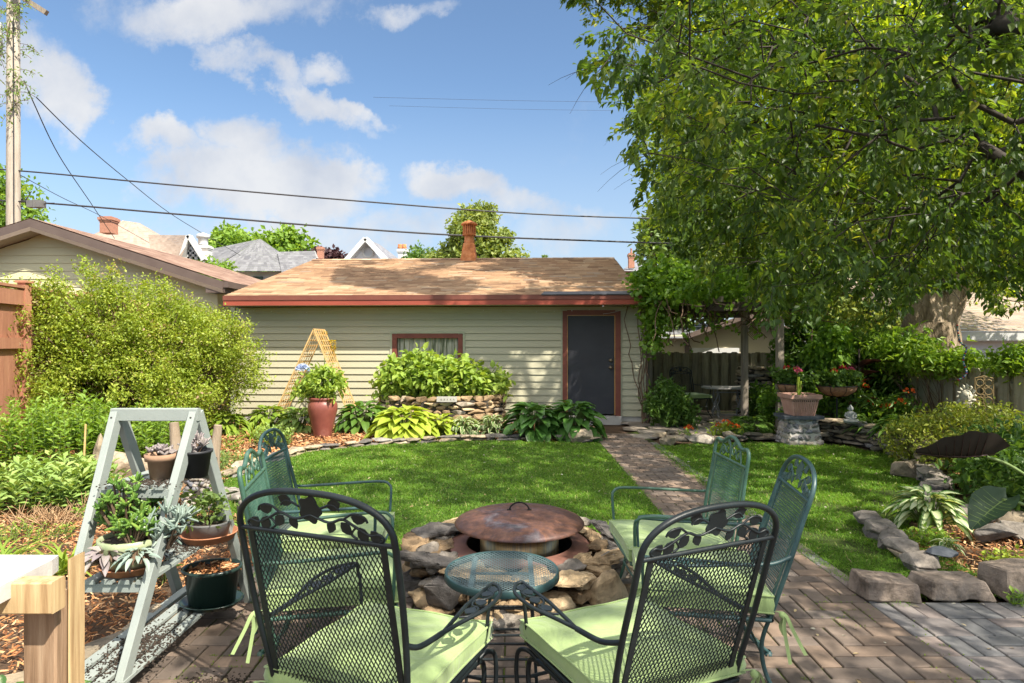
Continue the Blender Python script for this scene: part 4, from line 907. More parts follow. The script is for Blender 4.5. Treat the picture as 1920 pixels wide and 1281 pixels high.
def make_chair(name,label,pos,rz,style,arms,base,mt,hw=.225,zc=.86,lat=(.0145,.027),lr=.00135,group='metal chairs with green cushions round the fire pit',tr=.25):
    global TR
    TR=tr
    root=thing(name,label,'chair',pos,rz,group); m=M[mt]; rt=.0095
    yb=-.25; hs=.25   # half seat width
    bf=MB(); top=arcpts(hw,zc,style); 
    def side(s): return [back_pt(s*hs*.97,.385),back_pt(s*(hs*.96),.46),back_pt(s*(hs*.6+hw*.4),.62),back_pt(s*hw,.78),back_pt(s*hw,zc-.01)]
    pts=spline(side(-1),5)+[back_pt(x,z) for x,z in top[1:-1]]+spline(side(1),5)[::-1]
    bf.tube(pts,rt,10); bf.tube([back_pt(-hw,zc),back_pt(hw,zc)],.0075,8,cap=False); wi=hw-.038
    bf.bar(back_pt(-wi,.40),back_pt(-wi,zc),.018,.006,up=(0,1,0)); bf.bar(back_pt(wi,.40),back_pt(wi,zc),.018,.006,up=(0,1,0)); bf.bar(back_pt(-wi,.405),back_pt(wi,.405),.018,.006,up=(0,1,.1))
    fo=bf.build('back_frame',m,root)
    mm=MB(); lattice(mm,-wi,wi,.405,zc-.005,lambda x,z,o:back_pt(x,z,o),lat[0],lat[1],lr); mm.build('back_mesh',m,root)
    # scrollwork
    sc=MB(); zq=.84
    if style=='arch':
        plate(sc,ROSE,0,zc+.078,0,.040,0)
        for s in (-1,1):
            k=hw/.225
            st=[(0,.075),(.05,.055),(.09,.072),(.125,.05),(.16,.028),(.185,.034),(.197,.02),(.187,.008)]
            sc.tube([back_pt(s*x*k,zc+z*zq) for x,_,z in [(p.x,0,p.z) for p in spline([(x,0,z) for x,z in st],4)]],.0042,6)
            st=[(.03,.10),(.065,.118),(.085,.10)]; sc.tube([back_pt(s*p.x*k,zc+p.z*zq) for p in spline([(x,0,z) for x,z in st],4)],.0036,6)
            st=[(.09,.07),(.12,.094),(.15,.088),(.158,.07)]; sc.tube([back_pt(s*p.x*k,zc+p.z*zq) for p in spline([(x,0,z) for x,z in st],4)],.0036,6)
            st=[(.125,.05),(.11,.025),(.125,.01)]; sc.tube([back_pt(s*p.x*k,zc+p.z*zq) for p in spline([(x,0,z) for x,z in st],4)],.0036,6)
            for x,z,r,l in ((.052,.108,20,.042),(.085,.062,-50,.040),(.115,.085,-12,.040),(.135,.052,-70,.044),(.165,.045,-55,.042),(.062,.062,-115,.036)):
                rr=rad(r) if s>0 else math.pi-rad(r); plate(sc,LEAFO,s*x*k,zc+z*zq,rr,l*1.12,0)
    else:
        for s in (-1,1):
            for (a,b,r0) in ((.045,.055,.042),(.1,.035,.030)):
                sp_=[(s*(a+r0*(1-t*.8)*math.cos(6.5*t+1)),zc+b+r0*(1-t*.8)*math.sin(6.5*t+1)) for t in np.linspace(0,1,22)]
                sc.tube([back_pt(x,z) for x,z in sp_],.0042,6)
            sc.tube([back_pt(s*p.x,zc+p.z) for p in spline([(0,0,0),(.01,0,.06),(.05,0,.105),(.095,0,.10),(.13,0,.05),(.15,0,.0)],5)],.0042,6)
            for x,z,r in ((.03,.075,60),(.075,.085,10),(.115,.06,-60)): 
                rr=rad(r) if s>0 else math.pi-rad(r); plate(sc,LEAFO,s*x,zc+z,rr,.036,0)
    sc.build('scrollwork',m,root)
    # arms
    for s in (-1,1):
        a=MB(); b0=back_pt(s*(hs*.55+hw*.45),.635)
        if arms=='plain':
            p=[b0,(s*(hs+.035),yb-.02,.618),(s*(hs+.055),-.12,.622),(s*(hs+.06),.06,.632),(s*(hs+.055),.19,.636),(s*(hs+.045),.232,.62),(s*(hs+.03),.245,.58),(s*(hs+.005),.235,.39)]
            a.tube(spline(p,6),.0078,8); a.build('arm',m,root)
        else:
            J=Vector((s*(hs+.035),-.14,.607)); T_=Vector((s*(hs+.03),.235,.618)); f=lambda u,v:J.lerp(T_,u)+Vector((s*v,0,0))
            a.tube(spline([b0,(s*(hs+.02),yb+.0,.612),J],5),.0085,8); a.tube([J,f(.5,-.012),T_],.0065,8)
            a.tube(spline([J,f(.2,.022),f(.5,.058),f(.8,.062),f(.97,.03),T_,T_+Vector((0,.006,-.03)),Vector((s*(hs+.02),.242,.55)),Vector((s*(hs+.005),.235,.39))],5),.0065,8)
            ao=a.build('arm',m,root)
            w=MB(); w.tube(spline([f(.28,.002),f(.34,.03),f(.48,.036),f(.52,.008),f(.62,.0),f(.68,.03),f(.80,.04),f(.86,.012),f(.93,.008)],4),.0042,6)
            for u,v,ru,rv in ((.36,.012,1,.2),(.54,.030,1,-.2),(.72,.012,1,.25),(.83,.035,.6,-.35)):
                c=f(u,v); d=(T_-J).normalized()*ru+Vector((s*rv,0,0)); d.normalize(); sd=d.cross(Vector((0,0,1))).normalized()
                vs=[c+d*(q[0]*.052)+sd*(q[1]*.052)+Vector((0,0,o)) for o in (-.002,.002) for q in LEAFO]
                w.add(vs,[tuple(range(8)),tuple(range(15,7,-1))]+[(i,(i+1)%8,8+(i+1)%8,8+i) for i in range(8)])
            w.build('arm_scroll',m,ao)
    # seat
    sf_=MB(); q=[(-hs,yb,.385),(-hs,.2,.39),(-hs+.05,.25,.392),(hs-.05,.25,.392),(hs,.2,.39),(hs,yb,.385)]
    sf_.tube(spline(q,5),.0095,8); sf_.tube([q[0],q[-1]],.0095,8,cap=False)
    so_=sf_.build('seat_frame',m,root); sm_=MB(); lattice(sm_,-hs+.005,hs-.005,yb,.245,lambda x,z,o:Vector((x,z,.388+o)),.03,.055,.0015); sm_.build('seat_mesh',m,so_)
    if base=='legs':
        for s in (-1,1):
            for fr in (1,-1):
                l=MB(); y0=.20 if fr>0 else yb
                p=[(s*(hs-.005),y0,.388),(s*(hs-.02),y0+fr*-.02,.28),(s*(hs-.005),y0+fr*.01,.14),(s*(hs+.05),y0+fr*.07,.015)]
                if fr<0: p=[(s*(hs-.01),yb,.40),(s*(hs-.03),yb+.03,.27),(s*(hs-.02),yb-.0,.13),(s*(hs+.03),yb-.11,.015)]
                l.tube(spline(p,6),.0085,8); l.lathe([(.001,.002),(.022,.002),(.022,.01),(.012,.018),(.010,.026)],(p[-1][0],p[-1][1],0),12)
                l.build('leg',m,root)
        for q0,q1 in (((-hs+.01,.19,.24),(hs-.01,.19,.24)),((-hs+.03,yb+.03,.24),(hs-.03,yb+.03,.24))): st=MB(); st.tube([q0,q1],.005,6); st.build('stretcher',m,root)
    else:     # spring base: flat steel loops at the front, runners on the paving
        for s in (-1,1):
            l=MB(); x=s*(hs-.02)
            p=[(x,-.1,.34),(x,.12,.345),(x,.25,.33),(x,.285,.28),(x,.27,.20),(x,.19,.12),(x,.05,.075),(x,-.1,.05),(x,-.27,.02)]
            l.tube(spline(p,6),.0095,8); l.tube(spline([(x,.2,.33),(x,.225,.345),(x+s*.02,.27,.36),(x+s*.035,.305,.33),(x+s*.035,.305,.22),(x+s*.02,.27,.15),(x,.24,.12)],5),.0085,8)
            l.tube([(x,-.26,.03),(x,-.30,.012)],.011,8); l.build('leg',m,root)
        for q0,q1 in (((-hs+.02,.30,.24),(hs-.02,.30,.24)),((-hs+.02,-.24,.03),(hs-.02,-.24,.03)),((-hs+.02,.24,.345),(hs-.02,.24,.345))): st=MB(); st.tube([q0,q1],.0075,6); st.build('stretcher',m,root)
    return root
def make_cushion(label,pos,rz,w=.51,d=.52,z=.395,th=.085,seed=0,tie=True):
    root=thing('seat_cushion',label,'cushion',pos,rz,'green cushions on the chairs round the fire pit')
    n=18; vs=[];rg=np.random.default_rng(seed); P=MB()
    def e(u,p=5): return 1-abs(u)**p
    for sgn in (1,-1):
        g=[]
        for i in range(n+1):
            for j in range(n+1):
                u=-1+2*i/n; v=-1+2*j/n
                # slightly pinched sides, pulled-out corners
                px=u*w/2*(1-.035*(1-v*v)*(abs(u)**3)); py=v*d/2*(1-.035*(1-u*u)*(abs(v)**3))
                hh=th/2*(.58+.52*(e(u,3)*e(v,3))**.55)
                if sgn>0: hh+=.004*math.sin(px*23+seed)*math.sin(py*19+seed*2)
                c=min(abs(u),1)*min(abs(v),1)
                g.append((px,py+.005,z+th/2+sgn*hh))
        f=[(a,a+n+1,a+n+2,a+1) if sgn>0 else (a,a+1,a+n+2,a+n+1) for i in range(n) for j in range(n) for a in [i*(n+1)+j]]
        P.add(g,f,True)
        ring=[i*(n+1) for i in range(n+1)]+[n*(n+1)+j for j in range(1,n+1)]+[i*(n+1)+n for i in range(n-1,-1,-1)]+[j for j in range(n-1,0,-1)]
        rp=[g[i] for i in ring]
        if sgn>0: R1=rp
        else: R2=rp
    k=len(R1); mid=[((a[0]+b[0])/2*1.018,(a[1]+b[1])/2*1.018,(a[2]+b[2])/2) for a,b in zip(R1,R2)]
    P.add(R1+mid+R2,[(i,(i+1)%k,k+(i+1)%k,k+i) for i in range(k)]+[(k+i,k+(i+1)%k,2*k+(i+1)%k,2*k+i) for i in range(k)],True)
    P.build('pad',M['cushion'],root)
    q=MB(); q.tube([(x*1.006,y*1.006,z_+.0015) for x,y,z_ in R1],.0042,6,closed=True); q.tube([(x*1.006,y*1.006,z_-.0015) for x,y,z_ in R2],.0042,6,closed=True); q.build('piping',M['cushion'],root)
    if tie:
        for s in (-1,1):
            t=MB()
            for kk,(a,b,c) in enumerate(((.05,-.10,.10),(.03,-.05,.16),(-.02,-.04,.05))):
                pts=spline([(s*w*.46,-d*.48,z+.02),(s*(w*.5+.02),-d*.5-.03,z+.03),(s*(w*.5+a*.7),-d*.5+b*.6,z-.03),(s*(w*.5+a),-d*.5+b,z-.03-c*.8)],5)
                wd=.0065; vs=[]
                for p in pts: vs+=[p+Vector((0,wd,0)),p+Vector((0,-wd,.003))]
                t.add(vs,[(2*i,2*i+1,2*i+3,2*i+2) for i in range(len(pts)-1)],True)
            t.sphere((s*(w*.5+.012),-d*.5-.025,z+.022),.014,8,5); t.build('tie',M['cushion'],root)
    return root
make_chair('metal_chair','black iron spring chair with rose scroll arch, front left, back to the camera',(-.419,2.131,0),rad(-21.4),'arch','scroll','spring','ironblk',hw=.263,zc=.926,tr=.224,lat=(.0148,.0275),lr=.0019)
make_chair('metal_chair','black iron spring chair with rose scroll arch, front right, back to the camera',(.39,2.173,0),rad(25.6),'arch','scroll','spring','ironblk',hw=.247,zc=.885,tr=.31,lat=(.0148,.0275),lr=.0019)
make_chair('metal_chair','green iron chair with tall narrow rose arch standing nearest the herringbone bricks at right',(.801,2.775,0),rad(81),'arch','scroll','legs','iron',hw=.228,zc=.845,tr=.33)
make_chair('metal_chair','pale green iron chair with wavy top rail right of the fire pit lid',(.823,3.354,0),rad(92),'serp','plain','legs','ironlt',hw=.228,zc=.848,tr=.16)
make_chair('metal_chair','green iron chair with wavy top rail seen edge-on beside the plant ladder',(-.765,2.79,0),rad(-78.6),'serp','plain','legs','ironlt',hw=.237,zc=.885,tr=.18)
make_chair('metal_chair','green iron chair with round rose arch farthest left by the lawn',(-.948,3.50,0),rad(-87.5),'arch','plain','legs','iron',hw=.207,zc=.857,tr=.21)
for i,(lb,p,r,kw) in enumerate((('sage green cushion on the front left black chair',(-.419,2.131,0),-21.4,dict(w=.53,d=.54)),
    ('sage green cushion on the front right black chair',(.39,2.173,0),25.6,dict(w=.53,d=.54)),
    ('thick green cushion on the right chair with the tall narrow arch',(.801,2.775,0),81,dict(w=.52,th=.11)),
    ('green cushion on the pale wavy topped chair right of the fire pit',(.823,3.354,0),92,{}),
    ('green cushion on the wavy topped chair beside the plant ladder',(-.765,2.79,0),-78.6,dict(th=.11)),
    ('green cushion on the far left round arched chair by the lawn',(-.948,3.50,0),-87.5,{}))):
    make_cushion(lb,p,rad(r),seed=i+1,**kw)
# ================================================================== side table
tb=thing('side_table','small round green mesh table between the front chairs and the fire pit','side table',(-.045,2.86,0)); R_t=.255; zt=.45
m=MB(); m.lathe([(R_t-.012,zt),(R_t-.004,zt+.004),(R_t,zt-.002),(R_t+.002,zt-.028),(R_t-.003,zt-.032),(R_t-.008,zt-.01),(R_t-.012,zt)],n=56); to=m.build('rim',M['iron'],tb)
m=MB(); dd=.0125
for s in (1,-1):
    for i in range(-60,60):
        c=i*dd*1.25; a=rad(48*s+0); nx,ny=-math.sin(a),math.cos(a)
        if abs(c)>=R_t-.012: continue
        h=math.sqrt((R_t-.01)**2-c*c); m.tube([(nx*c-math.cos(a)*h,ny*c-math.sin(a)*h,zt-.002+.0006*s),(nx*c+math.cos(a)*h,ny*c+math.sin(a)*h,zt-.002+.0006*s)],.0015,4,cap=False,smooth=False)
m.build('table_mesh',M['ironblue'],tb)
m=MB(); 
for x in (-.13,.13): m.bar((x,-.215,zt-.016),(x,.215,zt-.016),.022,.006)
m.bar((-.13,0,zt-.017),(.13,0,zt-.017),.02,.005); m.build('brace',M['ironblue'],tb)
for sx in (-1,1):
    for sy in (-1,1):
        m=MB(); m.tube([(sx*.13,sy*.13,zt-.02),(sx*.135,sy*.135,.25),(sx*.15,sy*.15,.012)],.007,8); m.lathe([(.001,.001),(.014,.001),(.012,.014)],(sx*.15,sy*.15,0),10); m.build('leg',M['ironblk'],tb)
m=MB()
for z,k in ((.34,.132),(.22,.136),(.12,.142),(.05,.147)):
    for sy in (-1,1): m.tube([(-k,sy*k,z),(k,sy*k,z)],.006,6)
m.tube([(-.138,-.138,.2),(-.138,.138,.2)],.006,6); m.tube([(.138,-.138,.2),(.138,.138,.2)],.006,6); m.build('crossbar',M['ironblk'],tb)
# ================================================================== fire pit
def rust_mat():
    m,nt,b,out=new_mat('rusted_steel_lid')
    c=ramp(nt,noise_n(nt,4.5,8,.68,dist=.6),[(.3,(.07,.045,.042)),(.42,(.12,.062,.05)),(.5,(.18,.085,.055)),(.57,(.12,.07,.07)),(.66,(.14,.125,.14)),(.75,(.26,.24,.23))])
    s=ramp(nt,noise_n(nt,26,8,.75),[(.45,(.75,.75,.75)),(.62,(1.25,1.2,1.15))]); c=mixc(nt,1.0,c,s,'MULTIPLY'); nt.links.new(c,b.inputs['Base Color'])
    b.inputs['Metallic'].default_value=.35; r=ramp(nt,noise_n(nt,8,6,.6),[(.35,(.42,)*3),(.65,(.75,)*3)]); nt.links.new(r,b.inputs['Roughness'])
    bump(nt,b,noise_n(nt,60,6,.7),.003,.5); return m
M['rustlid']=rust_mat()
M['rustring']=mat_simple('rusted_ring',[(.3,(.12,.055,.045)),(.6,(.20,.095,.07)),(.8,(.15,.09,.085))],7,.7,bumpd=.002,spec=.3)
M['stainless']=mat_simple('heat_tinted_steel',[(.3,(.16,.09,.04)),(.45,(.48,.32,.15)),(.55,(.28,.22,.15)),(.7,(.55,.42,.24))],5,.35,stretch=(9,9,.3),metallic=.7,bumpd=0)
M['black']=mat_simple('soot_black',[(.3,(.01,.01,.01)),(.7,(.02,.018,.017))],9,.9)
PC=(.045,3.93)
fp=thing('fire_pit','round fire pit with domed rusty steel lid on a steel ring','fire pit',(PC[0],PC[1],0))
m=MB(); zl=.362; m.lathe([(.395,zl-.006),(.397,zl),(.385,zl+.014),(.33,zl+.036),(.25,zl+.056),(.16,zl+.068),(.07,zl+.074),(.001,zl+.075)],n=64); m.lathe([(.395,zl-.006),(.30,zl+.02),(.001,zl+.05)],n=64); lo=m.build('lid',M['rustlid'],fp)
m=MB(); m.tube(spline([(-.062,0,zl+.073),(-.05,0,zl+.098),(-.02,0,zl+.118),(.02,0,zl+.118),(.05,0,zl+.098),(.062,0,zl+.073)],5),.0048,8); m.box(-.075,-.05,-.01,.01,zl+.07,zl+.078); m.box(.05,.075,-.01,.01,zl+.07,zl+.078); m.build('lid_handle',M['black'],lo)
m=MB(); m.lathe([(.325,.243),(.425,.235),(.432,.228),(.425,.222),(.325,.228),(.32,.238),(.325,.243)],n=64); m.build('steel_ring',M['rustring'],fp)
m=MB(); m.lathe([(.24,.16),(.245,.36),(.24,.36),(.235,.16)],n=56); m.build('drum',M['stainless'],fp)
m=MB(); m.lathe([(.335,.235),(.335,.02),(.001,.02)],n=48); m.build('pit_liner',M['black'],fp)
rr=np.random.default_rng(31); RG='stones stacked in the ring round the fire pit'; cnt=0
RL='rough tan limestone chunk in the dry stacked ring round the fire pit'
for lay,(z,rad_,n) in enumerate(((.045,.66,22),(.055,.50,14),(.125,.61,21),(.19,.545,19),(.235,.61,9),(.225,.475,15))):
    for i in range(n):
        a=2*math.pi*(i+rr.random()*.5)/n+lay*.2; 
        if lay==4 and -2.2<a%(2*math.pi)-3.14<-.3 and False: continue
        r=rad_*rr.uniform(.95,1.06); l=2*math.pi*rad_/n*rr.uniform(.85,1.15); w=rr.uniform(.12,.19); h=rr.uniform(.055,.10) if lay<4 else rr.uniform(.035,.065)
        if lay==5: w=.12
        cnt+=1
        fine_rock('ring_stone',(l,w,h),900+cnt,M['stone_warm' if rr.random()<.72 else 'stone_dark'],RL if h>=.065 else 'thin flat limestone piece laid in the ring round the fire pit','stone',(PC[0]+r*math.cos(a),PC[1]+r*math.sin(a),z),a+math.pi/2+rr.normal()*.25,RG,amp=.016,cuts=2,p=7,npts=20)
# big upright slabs at the front right and left
for lb,dim,loc,rz_,s in (('large warm tan slab leaning on the front right of the fire pit ring',(.26,.13,.24),(.50,3.42,.13),.5,5),
    ('large grey boulder on the left shoulder of the fire pit ring',(.26,.2,.14),(-.50,3.83,.20),.3,8),
    ('rounded grey boulder on the right shoulder of the fire pit ring',(.26,.17,.10),(.56,3.70,.215),-.2,9),
    ('flat grey slab on top of the left rear of the fire pit ring',(.34,.24,.07),(-.47,4.12,.27),.4,10),
    ('dark grey block facing the camera low left in the fire pit ring',(.22,.15,.16),(-.36,3.42,.13),-.2,14),
    ('tan wedge shaped block low in front of the small table',(.25,.16,.13),(.03,3.30,.06),.1,15)):
    fine_rock('ring_stone',dim,s,M['stone_warm' if 'tan' in lb else 'stone_dark'],lb,'stone',loc,rz_,RG,amp=.014,cuts=2,p=7,npts=20)
# ================================================================== plant ladder
def paint_worn():
    m,nt,b,out=new_mat('worn_pale_paint'); f=noise_n(nt,3,5,.6); c=ramp(nt,f,[(.3,(.23,.26,.245)),(.7,(.30,.33,.31))])
    d=noise_n(nt,38,7,.75); k=ramp(nt,d,[(.64,(0,0,0)),(.70,(1,1,1))]); c=mixc(nt,k,c,(.17,.14,.11)); nt.links.new(c,b.inputs['Base Color']); b.inputs['Roughness'].default_value=.7
    bump(nt,b,noise_n(nt,20,6,.7,stretch=(3,.4,3)),.002,.5); return m
M['ladder']=paint_worn()
AX0,AX1=-1.895,-1.52; AY=3.08; AZ=1.14; HB=.53
ld=thing('plant_ladder','pale green painted A-frame plant stand with three slatted shelves','plant stand',(0,0,0))
def half(z): return HB*(1-z/AZ)
for x,xn,xf in ((AX0,-1.865,-1.865),(AX1,-1.585,-1.478)):
    for s in (-1,1):
        m=MB(); zt=AZ-.005; m.bar((xn if s<0 else xf,AY+s*(HB),.0),(x,AY+s*.012,zt-.01),.034,.060,up=(0,s*.9,.4),ch=.003); m.build('leg',M['ladder'],ld)
m=MB(); m.bar((AX0-.02,AY-.012,AZ-.02),(AX1+.02,AY-.012,AZ-.02),.034,.060,ch=.003); m.build('top_beam',M['ladder'],ld)
for z,ext,ns in ((.815,.07,4),(.44,.02,4),(.095,.03,4)):
    sh=MB(); y0=AY-half(z)-ext; y1=AY+half(z)+ext; 
    x0=AX0+.05; x1=AX1-.025; w=(x1-x0)/ns
    for i in range(ns): sh.bar((x0+w*(i+.5),y0,z),(x0+w*(i+.5),y1,z),w-.026,.018,ch=.002)
    so_=sh.build('shelf',M['ladder'],ld)
    for y in (y0+.02,y1-.02): c=MB(); c.bar((x0,y,z-.028),(x1,y,z-.028),.02,.036); c.build('cleat',M['ladder'],so_)
M['screw']=mat_simple('dark_screw_head',[(.3,(.05,.045,.04)),(.7,(.09,.08,.07))],20,.5,metallic=.6)
for nm,x,y,z in (('screw',AX0+.0,AY-.052,AZ-.03),('screw',AX1+.0,AY-.052,AZ-.03),('screw',AX0+.0,AY-.052,AZ-.05),('screw',AX1,AY-.052,AZ-.05)):
    k=MB(); k.lathe([(.001,0),(.0045,0),(.0045,.003),(.001,.0035)],n=10); o=k.build(nm,M['screw'],ld,loc=(x,y,z)); o.rotation_euler=(rad(90),0,0)
M['pottingsoil']=mat_simple('potting_soil',[(.3,(.018,.013,.010)),(.6,(.05,.035,.025)),(.75,(.16,.11,.08))],60,.95,bumpd=.006,bscale=90)
def soil_heap(label,cx,cy,z,rx,ry,n,seed):
    rg=np.random.default_rng(seed); p=rg.normal(size=(n,2))*[rx,ry]+[cx,cy]; m=MB()
    for q in p: 
        s=rg.uniform(.001,.0045); m.box(-s,s,-s*.8,s*.8,0,s*.9,M=Matrix.Translation((q[0],q[1],z))@Matrix.Rotation(rg.random()*6,4,'Z')@Matrix.Rotation(rg.random()*.6,4,'X'))
    return tag(m.build('spilled_soil',M['pottingsoil']),label,'soil',kind='stuff')
soil_heap('dark potting soil spilled on the bottom ladder shelf',-1.66,2.85,.105,.07,.13,1300,1)
soil_heap('potting soil and crumbs spilled on the top ladder shelf',-1.66,2.93,.824,.08,.05,520,2)
soil_heap('dark soil scattered on the middle ladder shelf',-1.63,3.2,.45,.08,.09,700,3)
soil_heap('dark soil spilled on the bricks beside the ladder',-1.28,2.72,.013,.07,.04,500,4)
M['terra']=mat_simple('terracotta',[(.3,(.36,.14,.07)),(.7,(.48,.21,.11))],7,.85,bumpd=.001)
M['terra_old']=mat_simple('aged_terracotta',[(.3,(.25,.15,.095)),(.55,(.36,.22,.14)),(.75,(.44,.33,.25))],8,.9,bumpd=.002)
M['blackpot']=mat_simple('black_plastic',[(.3,(.015,.015,.018)),(.7,(.03,.03,.034))],5,.5)
M['greyplastic']=mat_simple('grey_plastic',[(.3,(.13,.13,.13)),(.7,(.20,.20,.20))],5,.6)
M['greenglaze']=mat_simple('pale_green_glaze',[(.3,(.24,.29,.15)),(.6,(.36,.40,.24)),(.8,(.44,.44,.32))],8,.35,bumpd=.002,spec=.5)
M['greentub']=mat_simple('dark_green_plastic',[(.3,(.012,.030,.026)),(.7,(.022,.042,.036))],5,.28,bumpd=0,spec=.5)
def pot(name,label,cat,loc,prof,mat,soil=.0,n=32,saucer=None,sx=1,sy=1,group=None,rzz=0):
    r=thing(name,label,cat,loc,rzz,group); m=MB(); m.lathe(prof,n=n,sx=sx,sy=sy); m.build('pot_body',M[mat],r)
    top=prof[-1]; rs_=min(p[0] for p in prof[-2:])
    d=MB(); zt=max(p[1] for p in prof)-soil; ri=rs_*.97; d.lathe([(ri,zt-.004),(ri*.6,zt),(ri*.3,zt+.004),(.001,zt+.005)],n=n,sx=sx,sy=sy); d.build('soil',M['pottingsoil'],r)
    if saucer:
        s_=MB(); R0,h_,ms=saucer; s_.lathe([(.001,.0),(R0*.86,.0),(R0,h_),(R0*1.03,h_),(R0*1.02,h_*1.15),(R0*.96,h_*1.1),(R0*.85,.006),(.001,.006)],n=n,sx=sx,sy=sy); s_.build('saucer',M[ms],r)
    return r
# ladder pots
def pp(r0,r1,h,lip=.012,lh=.03,t=.008): return [(.001,0),(r0,0),(r1-lip*.6,h-lh),(r1+lip*.3,h-lh),(r1+lip*.5,h),(r1-t,h),(r1-t-.004,h-.03)]
pot('terracotta_pot','aged terracotta pot on the top ladder shelf beside the black pot','plant pot',(-1.655,3.02,.826),pp(.047,.066,.115),'terra_old',.02)
pot('black_pot','black plastic pot on the top ladder shelf','plant pot',(-1.515,3.06,.826),pp(.055,.076,.125,.006,.012),'blackpot',.02)
pot('glazed_bowl','pale green glazed bowl of succulents on the middle ladder shelf','plant pot',(-1.70,2.86,.452),[(.001,.012),(.075,.012),(.105,.04),(.125,.08),(.132,.125),(.134,.15),(.124,.152),(.120,.13)],'greenglaze',.015,saucer=(.128,.030,'terra'))
pot('grey_pot','grey plastic pot in a terracotta saucer at the far end of the middle ladder shelf','plant pot',(-1.56,3.30,.452),[(.001,.014),(.085,.014),(.105,.085),(.11,.095),(.102,.095),(.098,.08)],'greyplastic',.012,saucer=(.135,.034,'terra'))
pot('dark_tub','large dark green oval tub on the bottom ladder shelf','plant pot',(-1.56,3.33,.106),[(.001,.012),(.115,.012),(.135,.175),(.148,.18),(.150,.195),(.138,.197),(.134,.17)],'greentub',.025,saucer=(.155,.022,'greentub'),sx=1.0,sy=.86)
# ================================================================== deck railing corner, bottom left
M['decknew']=mat_simple('pale_new_lumber',[(.3,(.24,.14,.06)),(.48,(.42,.28,.14)),(.62,(.52,.38,.20)),(.75,(.58,.45,.27))],7,.75,stretch=(7,7,.4),bumpd=.002,bscale=25,detail=8)
M['deckold']=mat_simple('brown_lumber',[(.3,(.13,.075,.04)),(.48,(.27,.17,.10)),(.6,(.36,.24,.15)),(.75,(.44,.32,.21))],7,.8,stretch=(7,7,.4),bumpd=.003,bscale=25,detail=8)
M['deckcap']=mat_simple('bleached_board',[(.3,(.46,.43,.40)),(.7,(.60,.57,.54))],4,.8,stretch=(.5,4,4),bumpd=.002,bscale=25)
dk=thing('deck_railing','weathered wooden deck rail corner with bleached cap board at bottom left','railing',(0,0,0))
d0=1.30; xa,_,_=at(40,0,d0); xb=at(103,0,d0)[0]; zt=at(0,1118,d0)[2]
m=MB(); m.bar((( xa+xb)/2,d0+.045,-.3),((xa+xb)/2,d0+.045,zt),xb-xa,.085,up=(0,1,0),ch=.004); m.build('post',M['deckold'],dk)
m=MB(); x2=at(120,0,d0+.02)[0]; m.bar((xb+.004+(x2-xb)/2,d0+.055,-.3),(xb+.004+(x2-xb)/2,d0+.055,at(0,1058,d0)[2]),x2-xb,.05,up=(0,1,0),ch=.003); m.build('post_facing',M['decknew'],dk)
m=MB(); zb_=at(0,1133,d0)[2]; zc_=at(0,1075,d0)[2]; m.bar((-2.6,d0-.03,(zb_+zc_)/2),(at(103,0,d0-.04)[0],d0-.03,(zb_+zc_)/2),.04,zc_-zb_,ch=.003); m.build('rim_board',M['decknew'],dk)
cz=.995
m=MB(); poly=[(-.992,1.40),(-.984,1.37),(-.972,1.10),(-.965,.45),(-1.28,.45),(-1.30,1.405)]; m.prism(poly,cz-.026,cz+.008); m.build('cap_board',M['deckcap'],dk)
# ================================================================== trellis
M['trellis']=mat_simple('yellow_cedar',[(.3,(.50,.31,.12)),(.7,(.64,.43,.19))],8,.8,bumpd=.002)
tl=thing('lattice_trellis','folding A-frame cedar lattice trellis standing against the garage wall','trellis',(0,0,0))
ap=at(588,617,10.75); dpt=.62
for s,foot in ((-1,at(516,750,10.75)),(1,at(652,747,10.75))):
    p=MB(); a=Vector(ap); b=Vector((foot[0],foot[1],0.28)); u=(b-a); L=u.length; u.normalize(); v=Vector((0,1,0)); n_=u.cross(v)
    fr=MB()
    for q in (0,dpt): fr.bar(a+v*q,b+v*q,.024,.02,up=n_)
    p.v+=[];ns=5
    for i in range(ns): q=(i+.5)*dpt/ns; fr.bar(a+v*q+n_*.012,b+v*q+n_*.012,.020,.008,up=n_)
    nr_=15
    for i in range(nr_+1): q=L*i/nr_; fr.bar(a+u*q-n_*.004,a+u*q+v*dpt-n_*.004,.018,.008,up=n_)
    fr.build('lattice_panel',M['trellis'],tl)
# yellow finial props behind: two spiky yellow flower stalks
M['yellowfl']=mat_leaf('yellow_petals',[(0,(.55,.42,.04)),(1,(.75,.62,.08))],.2)
for px,y0,y1,lb in ((607,640,622,'tall yellow flower spike just right of the trellis top'),(623,668,638,'shorter yellow flower spike right of the trellis against the siding')):
    r=thing('flower_spike',lb,'flower',(at(px,0,11.35)[0],11.35,0)); st=MB(); zt=H+(640-y1)/F*11.35; st.tube([(0,0,0),(.02,0,zt*.6),(0,0,zt-.1)],.007,6); st.build('stem',M['greenstem'],r)
    n=260; t=RNG.random(n); a=RNG.random(n)*6.28; pos=np.stack([.03*np.cos(a),.03*np.sin(a),zt-.38+t*.38],1); leaf_mesh('blossom',pos,np.stack([np.cos(a),np.sin(a),.3+0*a],1),np.tile([0,0,1.],(n,1)),.05,.04,T_small(),M['yellowfl'],parent=r)
